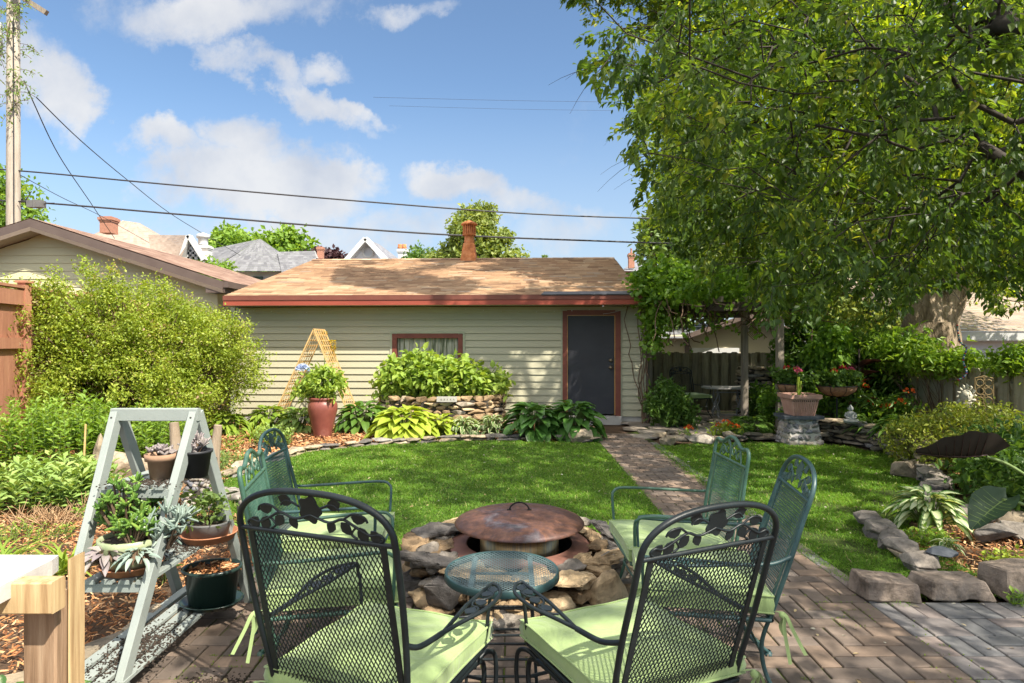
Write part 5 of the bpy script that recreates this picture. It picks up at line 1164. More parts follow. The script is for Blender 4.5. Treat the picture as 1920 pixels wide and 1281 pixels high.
# ================================================================== big red vase
M['redglaze']=mat_simple('oxblood_glaze',[(.3,(.17,.045,.035)),(.55,(.23,.07,.052)),(.75,(.32,.15,.12))],4,.42,bumpd=.001,spec=.5)
vd=9.85; vx_=at(605,0,vd)[0]
pot('glazed_urn','tall oxblood red glazed urn with leafy plant in front of the garage','urn',(vx_,vd,0),[(.001,0),(.125,0),(.13,.02),(.15,.12),(.195,.30),(.222,.42),(.222,.50),(.20,.545),(.185,.56),(.205,.575),(.212,.60),(.20,.615),(.18,.60),(.175,.58)],'redglaze',.02)
# ================================================================== stones and walls
def stone_line(label,pts,group,dim=((.18,.38),(.12,.2),(.05,.09)),mats=('stone',),seed=1,layers=1,name='edging_stone',cat='stone',spacing=.9):
    rg=np.random.default_rng(seed); P=[Vector((*p,0)) for p in pts]; 
    for ly in range(layers):
        seg=0; pos=P[0].copy(); i=0; s=rg.random()*.1
        L=[(P[k+1]-P[k]).length for k in range(len(P)-1)]; T_=sum(L)
        while s<T_:
            l=rg.uniform(*dim[0]); c=s+l/2*spacing; k=0; q=c
            while k<len(L)-1 and q>L[k]: q-=L[k]; k+=1
            d=(P[k+1]-P[k]).normalized(); p=P[k]+d*q; w=rg.uniform(*dim[1]); h=rg.uniform(*dim[2])
            fine_rock(name,(l,w,h),int(seed*1000+i*7+ly*333),M[mats[int(rg.integers(len(mats)))]],label,cat,(p.x+rg.normal()*.02,p.y+rg.normal()*.02,h*.42+ly*.045),math.atan2(d.y,d.x)+rg.normal()*.12,group,amp=.007,cuts=1,p=6,npts=20)
            s+=l*spacing; i+=1
stone_line('low flat limestone edging piece along the back of the left lawn',[(-3.05,6.7),(-3.0,7.7),(-2.75,8.5),(-1.96,9.12),(-.47,9.54),(.7,9.5),(1.12,9.35)],'edging stones along the back of the left lawn',mats=('stone','stone','stone_dark'),seed=4,layers=2,dim=((.16,.42),(.14,.22),(.035,.06)))
fine_rock('edging_boulder',(.36,.28,.24),77,M['stone'],'rounded tan boulder at the lawn corner below the dark door','boulder',(1.02,9.35,.08),.3,amp=.02)
stone_line('pale chunky stone beside the path in front of the shaded nook',[(2.15,9.0),(2.4,9.35),(2.75,9.15),(3.15,9.4)],'pale stones edging the nook',dim=((.24,.42),(.2,.3),(.10,.17)),seed=6)
stone_line('flat shaded stone between nook plants and right lawn',[(3.2,9.45),(3.6,9.6),(3.95,9.6)],'flat stones between the nook and the right lawn',seed=7,layers=2,mats=('stone','stone_dark'))
stone_line('small flat stone beside the path at the nook entrance',[(2.2,9.7),(2.5,10.0),(2.9,9.9)],'small stones at the nook entrance',seed=8,dim=((.15,.28),(.12,.2),(.05,.09)))
stone_line('long grey stone edging the mulch bed beneath the ladder',[(-2.32,2.2),(-2.0,2.75),(-1.78,3.3),(-1.62,3.9),(-1.45,4.4),(-1.75,4.9),(-2.3,5.6),(-2.85,6.3)],'stones edging the left mulch bed',dim=((.26,.46),(.14,.2),(.08,.13)),mats=('stone_dark','stone_dark','stone'),seed=9)
# three big blocks beside the basket weave
for lb,p,dim,rz_,s in (('squared brown stone block nearest the lawn at the patio edge',(2.145,3.68,.065),(.35,.25,.125),-.04,201),('longer squared stone block in the middle of the three at the patio edge',(2.525,3.70,.06),(.40,.27,.12),.02,222),('large sloping brown block at the right edge of the patio',(3.0,3.74,.085),(.50,.28,.21),.12,203),('brown stone block cut by the right frame edge',(3.52,3.78,.07),(.42,.3,.17),.05,224)):
    block_stone('stone_block',dim,s,M['boulder'],lb,'stone block',p,rz_,'big stone blocks along the patio edge')
fine_rock('slate_slab',(.17,.14,.05),204,M['slate'],'dark blue-grey slate wedge on the bed edging above the blocks','slate',(2.70,4.02,.15),.2,amp=.003,cuts=1,p=6)
stone_line('flat grey-tan stone stepping up beside the variegated hosta',[(2.58,3.9),(2.62,4.2),(2.68,4.5),(2.78,4.9)],'flat stones edging the right bed',dim=((.2,.3),(.18,.24),(.06,.1)),mats=('stone','stone_dark'),seed=12,layers=2)
stone_line('grey boulder around the small pond among leaves',[(3.3,4.5),(3.75,4.75),(4.2,4.6),(4.1,5.1),(3.6,5.2)],'boulders round the small pond',dim=((.24,.4),(.2,.3),(.12,.2)),mats=('stone_dark','stone_dark','stone'),seed=13,name='pond_boulder',cat='boulder')
fine_rock('edging_boulder',(.5,.4,.22),214,M['stone'],'broad flat tan boulder at the right lawn edge under the low bush','boulder',(4.35,6.9,.10),.3,amp=.015,p=4)
# dry stone walls: one thing each
def dry_wall(name,label,path_,h,seed,mats='stone',depth=.26,course=.06,cat='stone wall',dimx=(.1,.26),closed=False,batter=.0,z0=0.0):
    rg=np.random.default_rng(seed); P=[Vector((*p,0)) for p in path_]; r=thing(name,label,cat,(0,0,0))
    L=[(P[k+1]-P[k]).length for k in range(len(P)-1)]; T_=sum(L); st=MB(); z=z0; row=0
    while z<h+z0:
        ch=course*rg.uniform(.75,1.3); s=-rg.random()*.1
        while s<T_:
            l=rg.uniform(*dimx); q=s+l/2; k=0
            while k<len(L)-1 and q>L[k]: q-=L[k]; k+=1
            if q<0 or q>L[k]+.05: s+=l; continue
            d=(P[k+1]-P[k]).normalized(); n=Vector((-d.y,d.x,0)); p=P[k]+d*q+n*(rg.normal()*.018+batter*(z-z0))
            st.rock((p.x,p.y,z+ch/2),(l*1.10,depth*rg.uniform(.85,1.1),ch*1.22),rg,math.atan2(d.y,d.x)+rg.normal()*.06,p=8,npts=20,tilt=.03)
            s+=l
        z+=ch; row+=1
    st.build('stonework',M[mats],r)
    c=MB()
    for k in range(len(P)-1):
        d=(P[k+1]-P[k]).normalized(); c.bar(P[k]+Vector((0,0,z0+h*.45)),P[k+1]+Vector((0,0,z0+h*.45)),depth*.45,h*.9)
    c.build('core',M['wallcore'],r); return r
pb=[at(722,0,11.35)[:2],at(718,0,10.9)[:2],at(740,0,10.55)[:2],at(790,0,10.4)[:2],at(870,0,10.4)[:2],at(915,0,10.6)[:2],at(938,0,10.95)[:2],at(938,0,11.4)[:2]]
dry_wall('planter_wall','raised planter of stacked tan limestone in front of the garage window',pb,.56,41,'stone_warm',.2,.078,'stone planter',(.12,.30))
flat_poly('planter_soil',[p for p in pb],.50,M['soil'])
sgn=thing('stone_plaque','small pale stone plaque set in the top of the planter wall','plaque',(at(838,0,10.26)[0],10.26,.51)); m=MB(); m.box(-.16,.16,-.04,.03,-.005,.075); m.build('tablet',M['concrete'],sgn)
m=MB()
for i in range(5):
    x=-.10+i*.05; m.tube([(x,-.043,.02),(x+.012,-.043,.05),(x+.024,-.043,.02)],.003,4)
m.build('carving',M['stone_dark'],sgn)
dry_wall('retaining_wall','curved dry stacked retaining wall bordering the right lawn',[(4.15,9.75),(4.75,9.5),(5.0,8.9),(5.05,8.2),(4.8,7.4),(4.55,6.9)],.32,42,'stone',.3,.052,'stone wall',(.14,.34))
dry_wall('retaining_wall','low dry stacked bed edge running toward the pond at right',[(4.4,6.75),(4.15,6.2),(3.75,5.75),(3.45,5.35)],.14,43,'stone_dark',.24,.05,'stone wall',(.14,.30))
dry_wall('nook_wall','tall shaded dry stone wall behind the pergola post',[(4.5,12.7),(5.0,12.3),(5.6,12.1)],.92,44,'stone',.3,.07,'stone wall',(.14,.36))
# pedestal and square planter
M['cobble']=mat_tint('set_pebbles',[(0,(.13,.14,.17)),(.4,(.25,.22,.20)),(.7,(.34,.30,.24)),(1,(.40,.33,.30))],.7,.006,40,.35,.3,14)
pe=thing('stone_pedestal','cobbled stone pedestal with a slate top under the square planter','pedestal',(4.14,9.25,0)); m=MB(); rg=np.random.default_rng(51)
for z in np.arange(.04,.36,.075):
    hw_=.235-.06*z/.4
    for side in range(4):
        for k in range(4):
            u=(-1+(k+.5)/2)*hw_+rg.normal()*.012; a=side*math.pi/2; x,y=u,-hw_; X=x*math.cos(a)-y*math.sin(a); Y=x*math.sin(a)+y*math.cos(a)
            m.rock((X,Y,z+rg.normal()*.008),(.13,.06,.09),rg,a,npts=15,p=2.6)
m.build('cobbles',M['cobble'],pe); m=MB(); m.add([(-.235,-.235,0),(.235,-.235,0),(.235,.235,0),(-.235,.235,0),(-.185,-.185,.37),(.185,-.185,.37),(.185,.185,.37),(-.185,.185,.37)],[(0,1,5,4),(1,2,6,5),(2,3,7,6),(3,0,4,7)]); m.build('mortar',M['concrete'],pe); m=MB(); m.prism([(-.29,-.22),(.05,-.26),(.27,-.22),(.27,.24),(-.26,.25)],.37,.415); m.build('slate_top',M['slate'],pe)
M['pinkterra']=mat_simple('pink_terracotta',[(.3,(.42,.22,.16)),(.7,(.54,.32,.25))],6,.8,bumpd=.001)
pl=thing('square_planter','square fluted pinkish terracotta planter on the stone pedestal','planter',(4.14,9.22,.418)); m=MB()
def fl_ring(s,z,fl=.006,n=13):
    out=[]
    for side in range(4):
        a=side*math.pi/2
        for k in range(n*2):
            u=-1+k/n; d=s+(fl if k%2 else -fl); x,y=u*s,-d; out.append((x*math.cos(a)-y*math.sin(a),x*math.sin(a)+y*math.cos(a),z))
    return out
r1=fl_ring(.15,0);r2=fl_ring(.195,.23); k=len(r1); m.add(r1+r2,[(i,(i+1)%k,k+(i+1)%k,k+i) for i in range(k)]); 
for z0_,z1_,s_ in ((.23,.245,.205),(.245,.30,.225)): m.box(-s_,s_,-s_,-s_+.03,z0_,z1_);m.box(-s_,s_,s_-.03,s_,z0_,z1_);m.box(-s_,-s_+.03,-s_+.03,s_-.03,z0_,z1_);m.box(s_-.03,s_,-s_+.03,s_-.03,z0_,z1_)
m.build('planter_body',M['pinkterra'],pl); m=MB(); m.box(-.19,.19,-.19,.19,.2,.27); m.build('soil',M['pottingsoil'],pl)
# nook furniture
make_chair('metal_chair','dark metal garden chair with green cushion in the shade by the fence',(3.42,12.25,0),rad(196),'arch','plain','legs','ironblk',hw=.24,zc=.84,lat=(.02,.036),lr=.0016,group='')
c_=make_cushion('green cushion on the shaded chair by the picket fence',(3.42,12.25,0),rad(196),w=.58,tie=False)
M['castiron']=mat_simple('pale_cast_iron',[(.3,(.20,.20,.20)),(.7,(.34,.34,.33))],9,.6)
t_=thing('sewing_table','stone topped table on ornate cast iron legs beside the shaded chair','table',(4.12,12.2,0)); m=MB(); m.prism([(-.42,-.2),(.40,-.26),(.46,-.2),(.46,.2),(.4,.25),(-.40,.25),(-.46,.2)],.575,.61); m.build('table_top',M['concrete'],t_)
for x in (-.24,.22):
    m=MB()
    for s in (-1,1):
        m.tube(spline([(x,s*.12,.57),(x,s*.09,.42),(x+.03*s,s*.05,.30),(x,s*.12,.15),(x,s*.2,.01)],6),.012,6)
        m.tube(spline([(x-.05*s,-.02,.5),(x-.065*s,-.02,.35),(x-.03*s,-.02,.24),(x-.075*s,-.02,.14),(x-.03*s,-.02,.05)],6),.010,6)
        m.tube([(x+.03*s+.028*math.cos(a),-.02,.2+.06*math.sin(a)) for a in np.arange(14)*2*math.pi/14],.006,5,closed=True)
    m.build('leg',M['castiron'],t_)
for z in (.07,.50): m=MB(); m.tube([(-.24,0,z),(.22,0,z)],.012,6); m.build('stretcher',M['castiron'],t_)
# seated statuette
M['statue']=mat_simple('pale_cast_stone',[(.3,(.28,.28,.26)),(.7,(.42,.42,.39))],12,.85,bumpd=.003)
st=thing('statuette','small pale stone seated figure statuette on the right retaining wall','statue',(4.72,8.92,.335)); st.rotation_euler=(0,0,rad(-20)); m=MB()
m.lathe([(.001,0),(.085,0),(.09,.02),(.06,.045),(.05,.06)],n=16,sy=.8); m.tube([(-.085,-.03,.035),(0,-.085,.03),(.085,-.03,.035)],[.024,.028,.024],8); m.lathe([(.05,.04),(.048,.09),(.056,.13),(.045,.155),(.018,.165),(.016,.175)],n=14,sy=.75)
for s in (-1,1): m.tube([(s*.05,0,.14),(s*.068,-.01,.10),(s*.05,-.05,.075),(0,-.06,.06)],[.017,.015,.013,.012],8)
m.build('figure',M['statue'],st); m=MB(); m.sphere((0,-.004,.20),.033,14,9,sz=1.15); m.sphere((0,.0,.238),.014,8,6); m.sphere((0,-.037,.196),.006,6,4); m.sphere((-.033,0,.198),.008,6,4,sz=1.8); m.sphere((.033,0,.198),.008,6,4,sz=1.8); m.build('head',M['statue'],st)
# wall plaques on the right fence
M['goldrust']=mat_simple('gold_brown_cast_iron',[(.3,(.19,.13,.055)),(.7,(.30,.22,.10))],9,.7)
M['ivory']=mat_simple('ivory_plaster',[(.3,(.48,.44,.34)),(.7,(.62,.58,.46))],12,.8,bumpd=.012,bscale=25)
fr=thing('ornamental_panel','openwork gold brown scroll panel hanging on the right picket fence','wall ornament',at(1845,742,8.75)); m=MB(); fr.rotation_euler=(0,0,rad(-72))
fr.rotation_euler=(0,0,rad(-25)); fr.scale=(.8,.8,.8)
for s in (-1,1):
    m.tube([(s*.13,0,-.30),(s*.13,0,.30)],.010,6)
    for z in (-.22,-.08,.08,.22):
        m.tube([(s*.06+.055*math.cos(a),0,z+.06*math.sin(a)) for a in np.arange(14)*2*math.pi/14],.010,6,closed=True); m.tube([(s*.02+.03*math.cos(a),0,z+.07+.03*math.sin(a)) for a in np.arange(10)*2*math.pi/10],.009,6,closed=True)
m.tube([(-.13,0,.30),(0,0,.34),(.13,0,.30)],.010,6); m.tube([(-.13,0,-.30),(.13,0,-.30)],.010,6); m.build('scroll_panel',M['goldrust'],fr)
fc=thing('face_plaque','cream plaster leaf face plaque on the right fence beside the gold panel','wall ornament',at(1812,745,8.6)); fc.rotation_euler=(0,0,rad(-22)); fc.scale=(.8,.8,.85); m=MB()
rg=np.random.default_rng(61)
m.sphere((0,0,.02),.085,16,10,sz=1.25)
for k in range(14):
    a=2*math.pi*k/14; c=Vector((.10*math.cos(a),.02,.02+.13*math.sin(a))); m.tube([c,c+Vector((.035*math.cos(a+.4),-.02,.045*math.sin(a+.4))),c+Vector((.03*math.cos(a+1),-.03,.07*math.sin(a+.5)))],[.026,.02,.006],6)
m.tube([(0,-.085,.05),(0,-.11,.0),(0,-.10,-.01)],[.008,.014,.012],6); m.tube([(-.03,-.085,-.04),(0,-.1,-.045),(.03,-.085,-.04)],.008,6); 
for s in (-1,1): m.sphere((s*.033,-.08,.045),.012,8,5); m.tube([(s*.055,-.075,.065),(s*.03,-.095,.075),(s*.012,-.09,.065)],.006,5)
for k in range(5): x=(k-2)*.022; m.tube([(x,-.06,-.08),(x*1.3,-.05,-.14),(x*.8,-.03,-.19-.01*(k%2))],[.016,.014,.004],6)
m.build('face_relief',M['ivory'],fc)
# bead string
bs=thing('bead_string','string of small red, blue and white beads hanging from the tree at right','bead string',(0,0,0)); cols={'bead_red':(.35,.03,.03),'bead_blue':(.03,.10,.30),'bead_white':(.5,.5,.48),'bead_teal':(.03,.22,.22)}
bm2={k:MB() for k in cols}; ks=list(cols); pts=spline([at(1795,610,7.9),at(1800,640,7.9),at(1812,652,7.9),at(1806,675,7.9),at(1812,700,7.9),at(1797,712,7.9)],8); w=MB(); w.tube(pts,.002,4); w.build('thread',M['wire'],bs)
for i,p in enumerate(pts): bm2[ks[(i*7)%4]].sphere(tuple(p),.012,7,5)
for k in ks: M[k]=mat_simple(k,cols[k],5,.3); bm2[k].build('beads',M[k],bs)
# river rocks in the left bed, standing stones, pebble pedestal
rg=np.random.default_rng(71); 
for i in range(46):
    px=rg.uniform(105,215) if i<30 else rg.uniform(200,330); py=rg.uniform(872,952) if i<30 else rg.uniform(855,890); x,y,_=G(px,py); s=rg.uniform(.09,.30 if i%4==0 else .18)
    fine_rock('river_rock',(s*rg.uniform(.9,1.3),s,s*rg.uniform(.55,.75)),3000+i,M['stone_dark' if rg.random()<.55 else 'stone'],'smooth rounded grey or tan river rock in the left bed','rock',(x,y,s*.2),rg.random()*6,'river rocks heaped in the left bed',amp=.004,cuts=1,p=2.3,npts=30)
fine_rock('standing_stone',(.16,.14,.62),310,M['stone'],'squared upright stone post standing among the river rocks','standing stone',(at(186,0,6.5)[0],6.5,.24),.2,amp=.01,p=6)
fine_rock('boulder',(.55,.4,.34),311,M['stone_warm'],'large tan boulder behind the ladder and river rocks','boulder',(at(232,0,6.9)[0],6.9,.12),.2,amp=.02,p=3)
fine_rock('boulder',(.4,.35,.34),312,M['stone'],'pale boulder behind the large tan one in the left bed','boulder',(at(215,0,7.6)[0],7.6,.1),.9,amp=.02,p=3)
M['stump']=mat_simple('grey_stump_wood',[(.3,(.22,.16,.11)),(.7,(.38,.30,.22))],7,.9,stretch=(4,4,.5),bumpd=.01)
for px,dd,hh,r0,lb in ((330,6.4,.66,.06,'forked grey wooden stump behind the ladder top'),(400,6.5,.62,.055,'short leaning wooden stump right of the ladder top')):
    x=at(px,0,dd)[0]; m=MB(); m.tube([(x,dd,-.05),(x+.01,dd,.3),(x+(.05 if px>350 else -.02),dd,hh)],[r0*1.2,r0,r0*.72],9); tag(m.build('wood_stump',M['stump']),lb,'stump')
pd_=thing('pebble_pedestal','round pedestal covered with pale pebbles behind the ladder shelves','pedestal',(at(370,0,5.6)[0],5.6,0)); m=MB(); m.lathe([(.13,0),(.10,.1),(.085,.25),(.11,.38),(.16,.40),(.16,.44),(.001,.45)],n=18); m.build('pedestal_core',M['wallcore'],pd_); m=MB()
for i in range(220):
    z=rg.random()*.4; a=rg.random()*6.28; r=np.interp(z,[0,.1,.25,.38,.4],[.13,.10,.085,.11,.16]); s=rg.uniform(.018,.032); m.tint=rg.random(); m.sphere((r*math.cos(a),r*math.sin(a),z+.01),s,6,4,sz=.8)
m.build('pebbles',M['cobble'],pd_)
# stakes
for px,y0,y1,lb,mt in ((155,915,795,'thin tan garden stake standing in the left bed','trellis'),(98,870,823,'dark short stake in the left bed near the herbs','bark')):
    x,y,_=G(px,y0); m=MB(); m.tube([(x,y,0),(x+.03,y,H+(640-y1)/F*y)],.010 if px>100 else .018,6); tag(m.build('garden_stake',M[mt]),lb,'stake')
# diamond ornaments on pergola post
orn=thing('wood_ornament','diamond shaped wooden lattice ornament hanging under the pergola','ornament',at(1413,625,11.1)); m=MB()
for s in (.11,.07,.035):
    q=[(s,0,0),(0,0,s),(-s,0,0),(0,0,-s)]
    for i in range(4): m.bar(q[i],q[(i+1)%4],.012,.012,up=(0,1,0))
m.build('diamond_frame',M['goldrust'],orn)
# ================================================================== foliage materials
L_=mat_leaf
M['lf_near']=L_('crabapple_leaf',[(0,(.032,.068,.016)),(.5,(.06,.11,.02)),(.8,(.125,.185,.026)),(1,(.29,.30,.04))],.45,2.7)
M['lf_back']=L_('backlit_leaf',[(0,(.24,.34,.025)),(.6,(.36,.46,.045)),(1,(.48,.54,.09))],.5,2.2)
M['lf_maple']=L_('silver_maple_leaf',[(0,(.12,.20,.06)),(.6,(.18,.27,.08)),(1,(.28,.37,.11))],.42,1.9)
M['lf_far']=L_('far_tree_leaf',[(0,(.15,.21,.05)),(.6,(.23,.29,.07)),(1,(.33,.36,.10))],.35,1.7)
M['lf_purple']=L_('plum_leaf',[(0,(.045,.02,.025)),(1,(.10,.045,.045))],.2,1.2,yell=(1,.7,.8))
M['lf_bush']=L_('spirea_leaf',[(0,(.14,.21,.02)),(.5,(.26,.34,.04)),(.84,(.40,.45,.07)),(.92,(.38,.27,.17)),(1,(.40,.24,.20))],.35,1.7)
M['lf_herb']=L_('herb_leaf',[(0,(.12,.22,.025)),(.6,(.20,.33,.045)),(1,(.33,.44,.08))],.38,1.7)
M['lf_sedum']=L_('sedum_leaf',[(0,(.16,.27,.06)),(.6,(.26,.38,.10)),(1,(.38,.46,.14))],.3,1.5)
M['lf_hyd']=L_('hydrangea_leaf',[(0,(.18,.28,.04)),(.5,(.28,.40,.07)),(1,(.42,.50,.11))],.36,1.6)
M['lf_lime']=L_('lime_hosta_leaf',[(0,(.26,.36,.035)),(1,(.42,.50,.07))],.34,1.5)
M['lf_hosta']=L_('dark_hosta_leaf',[(0,(.05,.13,.025)),(1,(.09,.20,.04))],.28,1.6,rough=.35)
M['lf_hosta2']=L_('mid_hosta_leaf',[(0,(.07,.16,.025)),(1,(.14,.24,.045))],.3,1.6,rough=.4)
M['lf_varw']=L_('white_edged_hosta_leaf',[(0,(.08,.17,.04)),(1,(.13,.22,.06))],.3,1.5,edge=(.55,.75,(.55,.58,.36)))
M['lf_varc']=L_('white_centred_hosta_leaf',[(0,(.56,.60,.40)),(1,(.46,.54,.28))],.3,1.5,edge=(.55,.8,(.07,.16,.03)))
M['lf_strap']=L_('strap_leaf',[(0,(.16,.26,.03)),(1,(.30,.40,.06))],.35,1.6)
M['lf_dark']=L_('dark_green_leaf',[(0,(.05,.11,.02)),(.6,(.09,.17,.03)),(1,(.15,.25,.045))],.36,1.9)  # dark green leaf colour shared by several plants
M['lf_vine']=L_('vine_leaf',[(0,(.08,.17,.02)),(.6,(.14,.26,.03)),(1,(.22,.34,.05))],.42,2.0)
M['lf_bright']=L_('bright_vine_leaf',[(0,(.13,.23,.025)),(.6,(.20,.33,.04)),(1,(.32,.42,.07))],.42,1.8)
M['lf_low']=L_('low_bush_leaf',[(0,(.14,.19,.025)),(.6,(.24,.29,.04)),(.9,(.36,.36,.07)),(1,(.42,.26,.06))],.35,1.6)
M['lf_ear']=L_('elephant_ear_leaf',[(0,(.03,.06,.03)),(1,(.045,.075,.035))],.18,1.2,rough=.5)
M['lf_earb']=L_('elephant_ear_underside',[(0,(.028,.022,.016)),(1,(.03,.024,.018))],.08,1.0,rough=.7,spec=.2)
M['lf_canna']=L_('bronze_leaf',[(0,(.035,.02,.018)),(1,(.07,.035,.025))],.25,1.3,yell=(1.3,.7,.5))
M['lf_succ']=L_('jade_leaf',[(0,(.07,.15,.025)),(.7,(.13,.24,.04)),(1,(.22,.33,.06))],.15,1.4,rough=.35)
M['lf_grey']=L_('grey_succulent_leaf',[(0,(.20,.27,.24)),(1,(.30,.36,.30))],.1,1.2,rough=.6)
M['lf_mauve']=L_('mauve_succulent_leaf',[(0,(.24,.20,.21)),(1,(.34,.30,.27))],.1,1.2,rough=.5)
M['p_red']=L_('red_petal',[(0,(.45,.02,.03)),(1,(.62,.05,.05))],.25,1.3,yell=(1,.5,.5)); M['p_orange']=L_('orange_petal',[(0,(.70,.10,.015)),(1,(.80,.18,.03))],.25,1.3,yell=(1,.7,.5))
M['p_pink']=L_('pink_petal',[(0,(.45,.06,.14)),(1,(.6,.13,.22))],.25,1.3,yell=(1,.7,.7)); M['p_blue']=L_('pale_blue_petal',[(0,(.40,.48,.70)),(1,(.55,.62,.80))],.2,1.2,yell=(1,1,1))
M['p_white']=L_('white_petal',[(0,(.6,.6,.5)),(1,(.75,.75,.68))],.2,1.2,yell=(1,1,.9)); M['drygrass']=mat_tint('dry_stem',[(0,(.24,.14,.07)),(1,(.45,.30,.17))],.9,0)
M['darkbark']=mat_simple('dark_bark',[(.3,(.022,.018,.014)),(.7,(.06,.048,.038))],12,.95,bumpd=.01,bscale=30)  # darker bark colour used on the near tree
TL,TS=T_leaf(),T_small(); TH_=T_hosta(); TB=T_blade()
# ================================================================== the near tree (crown over the patio)
rng=np.random.default_rng(101)
SIL=[(1048,-400),(1052,0),(1075,60),(1070,110),(1120,170),(1125,235),(1165,290),(1205,325),(1180,370),(1235,420),(1270,470),(1330,540),(1400,570),(1450,620),(1520,625),(1580,645),(1640,615),(1685,600),(1725,550),(1800,535),(1850,585),(1930,600),(2400,640),(2400,-400)]
SUNNY=[[(-30,-6),(-1.25,-6),(-1.15,1.7),(-1.4,2.5),(-1.55,3.3),(-1.9,4.3),(-2.4,6.2),(-2.2,8.0),(-1.3,9.0),(-.4,9.6),(-.1,10.4),(-.9,11.2),(-2.6,12.4),(-4.4,13.6),(-5.0,14),(-7,20),(-30,20)]]  # crown is carved away where these areas are to stay sunlit
def px_of(P): 
    y=np.maximum(P[:,1],.05); return np.stack([960+F*P[:,0]/y,640-F*(P[:,2]-H)/y],1)
_no=np.array([mnoise.noise(Vector((i*.013,j*.013,0))) for i in range(1) for j in range(1)])
def vnoise(x,y,s,seed=0.0):
    return np.array([mnoise.noise(Vector((a*s+seed,b*s-seed*.7,seed))) for a,b in zip(x,y)])
def land(P): # where a point's shadow meets knee height
    k=(P[:,2]-.3)/SUN[2]; return P[:,0]-SUN[0]*k, P[:,1]-SUN[1]*k
def near_ok(P, margin=0.0, noise=True):
    ok=np.ones(len(P),bool); q=px_of(P); inf=(P[:,1]>.3)&(q[:,0]>-60)&(q[:,0]<1980)&(q[:,1]>-60)&(q[:,1]<1340)
    ins=pip(q+np.array([-margin,margin*.4]),SIL); ok&=~(inf&~ins)
    ok&=~(inf&(P[:,1]<3.6)); ok&=(P[:,1]>.2)|(P[:,2]>3.5)
    lx,ly=land(P); sun_=np.zeros(len(P),bool)
    for s in SUNNY: sun_|=pip(np.stack([lx,ly],1),s)
    ok&=~sun_
    return ok
def gap_ok(P):   # openings that let the sun through
    lx,ly=land(P); n=vnoise(lx,ly,.95,3.3)+.5*vnoise(lx,ly,2.6,7.1); 
    q=px_of(P); vis=(P[:,1]>3.5)&(q[:,0]>1000)&(q[:,0]<1980)&(q[:,1]>-40)&(q[:,1]<680)
    return (n<np.where((ly<4.2)&(lx>-1.3),.42,.24))|vis
T0=ell(16000,(5.3,4.9,5.2),(5.6,6.0,4.3),rng,shell=.25); T0=T0[(T0[:,2]>1.9)]
T0=T0[(T0[:,2]>2.6)|(T0[:,1]>4.6)]
T0=T0[rng.permutation(len(T0))]; T0=T0[near_ok(T0,28)]; T0=T0[gap_ok(T0)]
q=px_of(T0); vis=(T0[:,1]>3.5)&(q[:,0]>1000)&(q[:,0]<1980)&(q[:,1]>-60)&(q[:,1]<700)
Tv=T0[vis]; To=T0[~vis]; print('near tree targets',len(Tv),len(To)); 
Tr=ell(3600,(2.7,9.9,8.7),(3.7,3.2,1.6),rng); Tr=Tr[near_ok(Tr,28)]; nz=vnoise(Tr[:,0]-.62*Tr[:,2],Tr[:,1]+.6*Tr[:,2],.9,5.5); Tr=Tr[nz<.10][:1250]; print('roof shade',len(Tr))
nv=np.array([mnoise.noise(Vector(p*np.array([.75,.75,1.25])+4.4))+.4*mnoise.noise(Vector(p*1.9+1.1)) for p in Tv]); Tv=Tv[nv>-.02][:1330]; Tp=ell(2600,(4.2,-.2,6.3),(3.6,3.0,1.7),rng); Tp=Tp[near_ok(Tp,28)]; Tp=Tp[gap_ok(Tp)][:340]; print('patio shade',len(Tp))
To=np.concatenate([To[:880],Tr,Tp])  # unseen crown lobes added so shade falls on the roof and patio
bn=[(5.75,5.1,-.1),(5.72,5.1,.7),(5.65,5.15,1.4),(5.6,5.2,2.1),(5.35,5.3,2.75),(5.0,5.35,3.3)]
def nfilt(P): return near_ok(P,0)
make_tree('crabapple_tree','dark leaved fruit tree arching over the patio from the right','tree',bn,np.concatenate([Tv,To]),.46,38,.088,.52,M['lf_near'],M['darkbark'],.15,T=TL,droop=.32,rng=rng,step=.45,r_tip=.003,spread=.5,power=.62,filt=nfilt,upbias=.5)
# thick trunked tree behind the right fence
rng=np.random.default_rng(102)
tx,ty=7.5,11.4
T1=np.concatenate([ell(650,(7.6,12.0,7.2),(5.2,3.6,4.0),rng,.35),ell(140,(4.3,12.6,5.6),(2.0,1.8,2.2),rng,.3),ell(120,(9.5,11.5,3.8),(2.4,1.6,1.5),rng,.3)])
q=px_of(T1); T1=T1[(q[:,0]>1215)|(q[:,1]<-50)]; q=px_of(T1); T1=T1[(q[:,0]>1215)]
def fback(P): q=px_of(P); return (q[:,0]>1170)&(q[:,1]<640)
bt=thing('maple_tree','tree with a thick furrowed pale trunk standing behind the right fence','tree',(tx,ty,0))
P,par,ends=skeleton([(7.35,11.4,2.3),(7.3,11.5,3.2),(7.5,11.7,4.2)],T1,.8,0,rng); r=skel_radii(P,par,ends,.012,.26); ix=np.arange(1,len(P)); o0=np.array([tx,ty,0])
segs_mesh('limbs',P[par[ix]]-o0,P[ix]-o0,np.minimum(r[par[ix]],r[ix]*1.6),r[ix],M['bark'],bt)
m=MB()
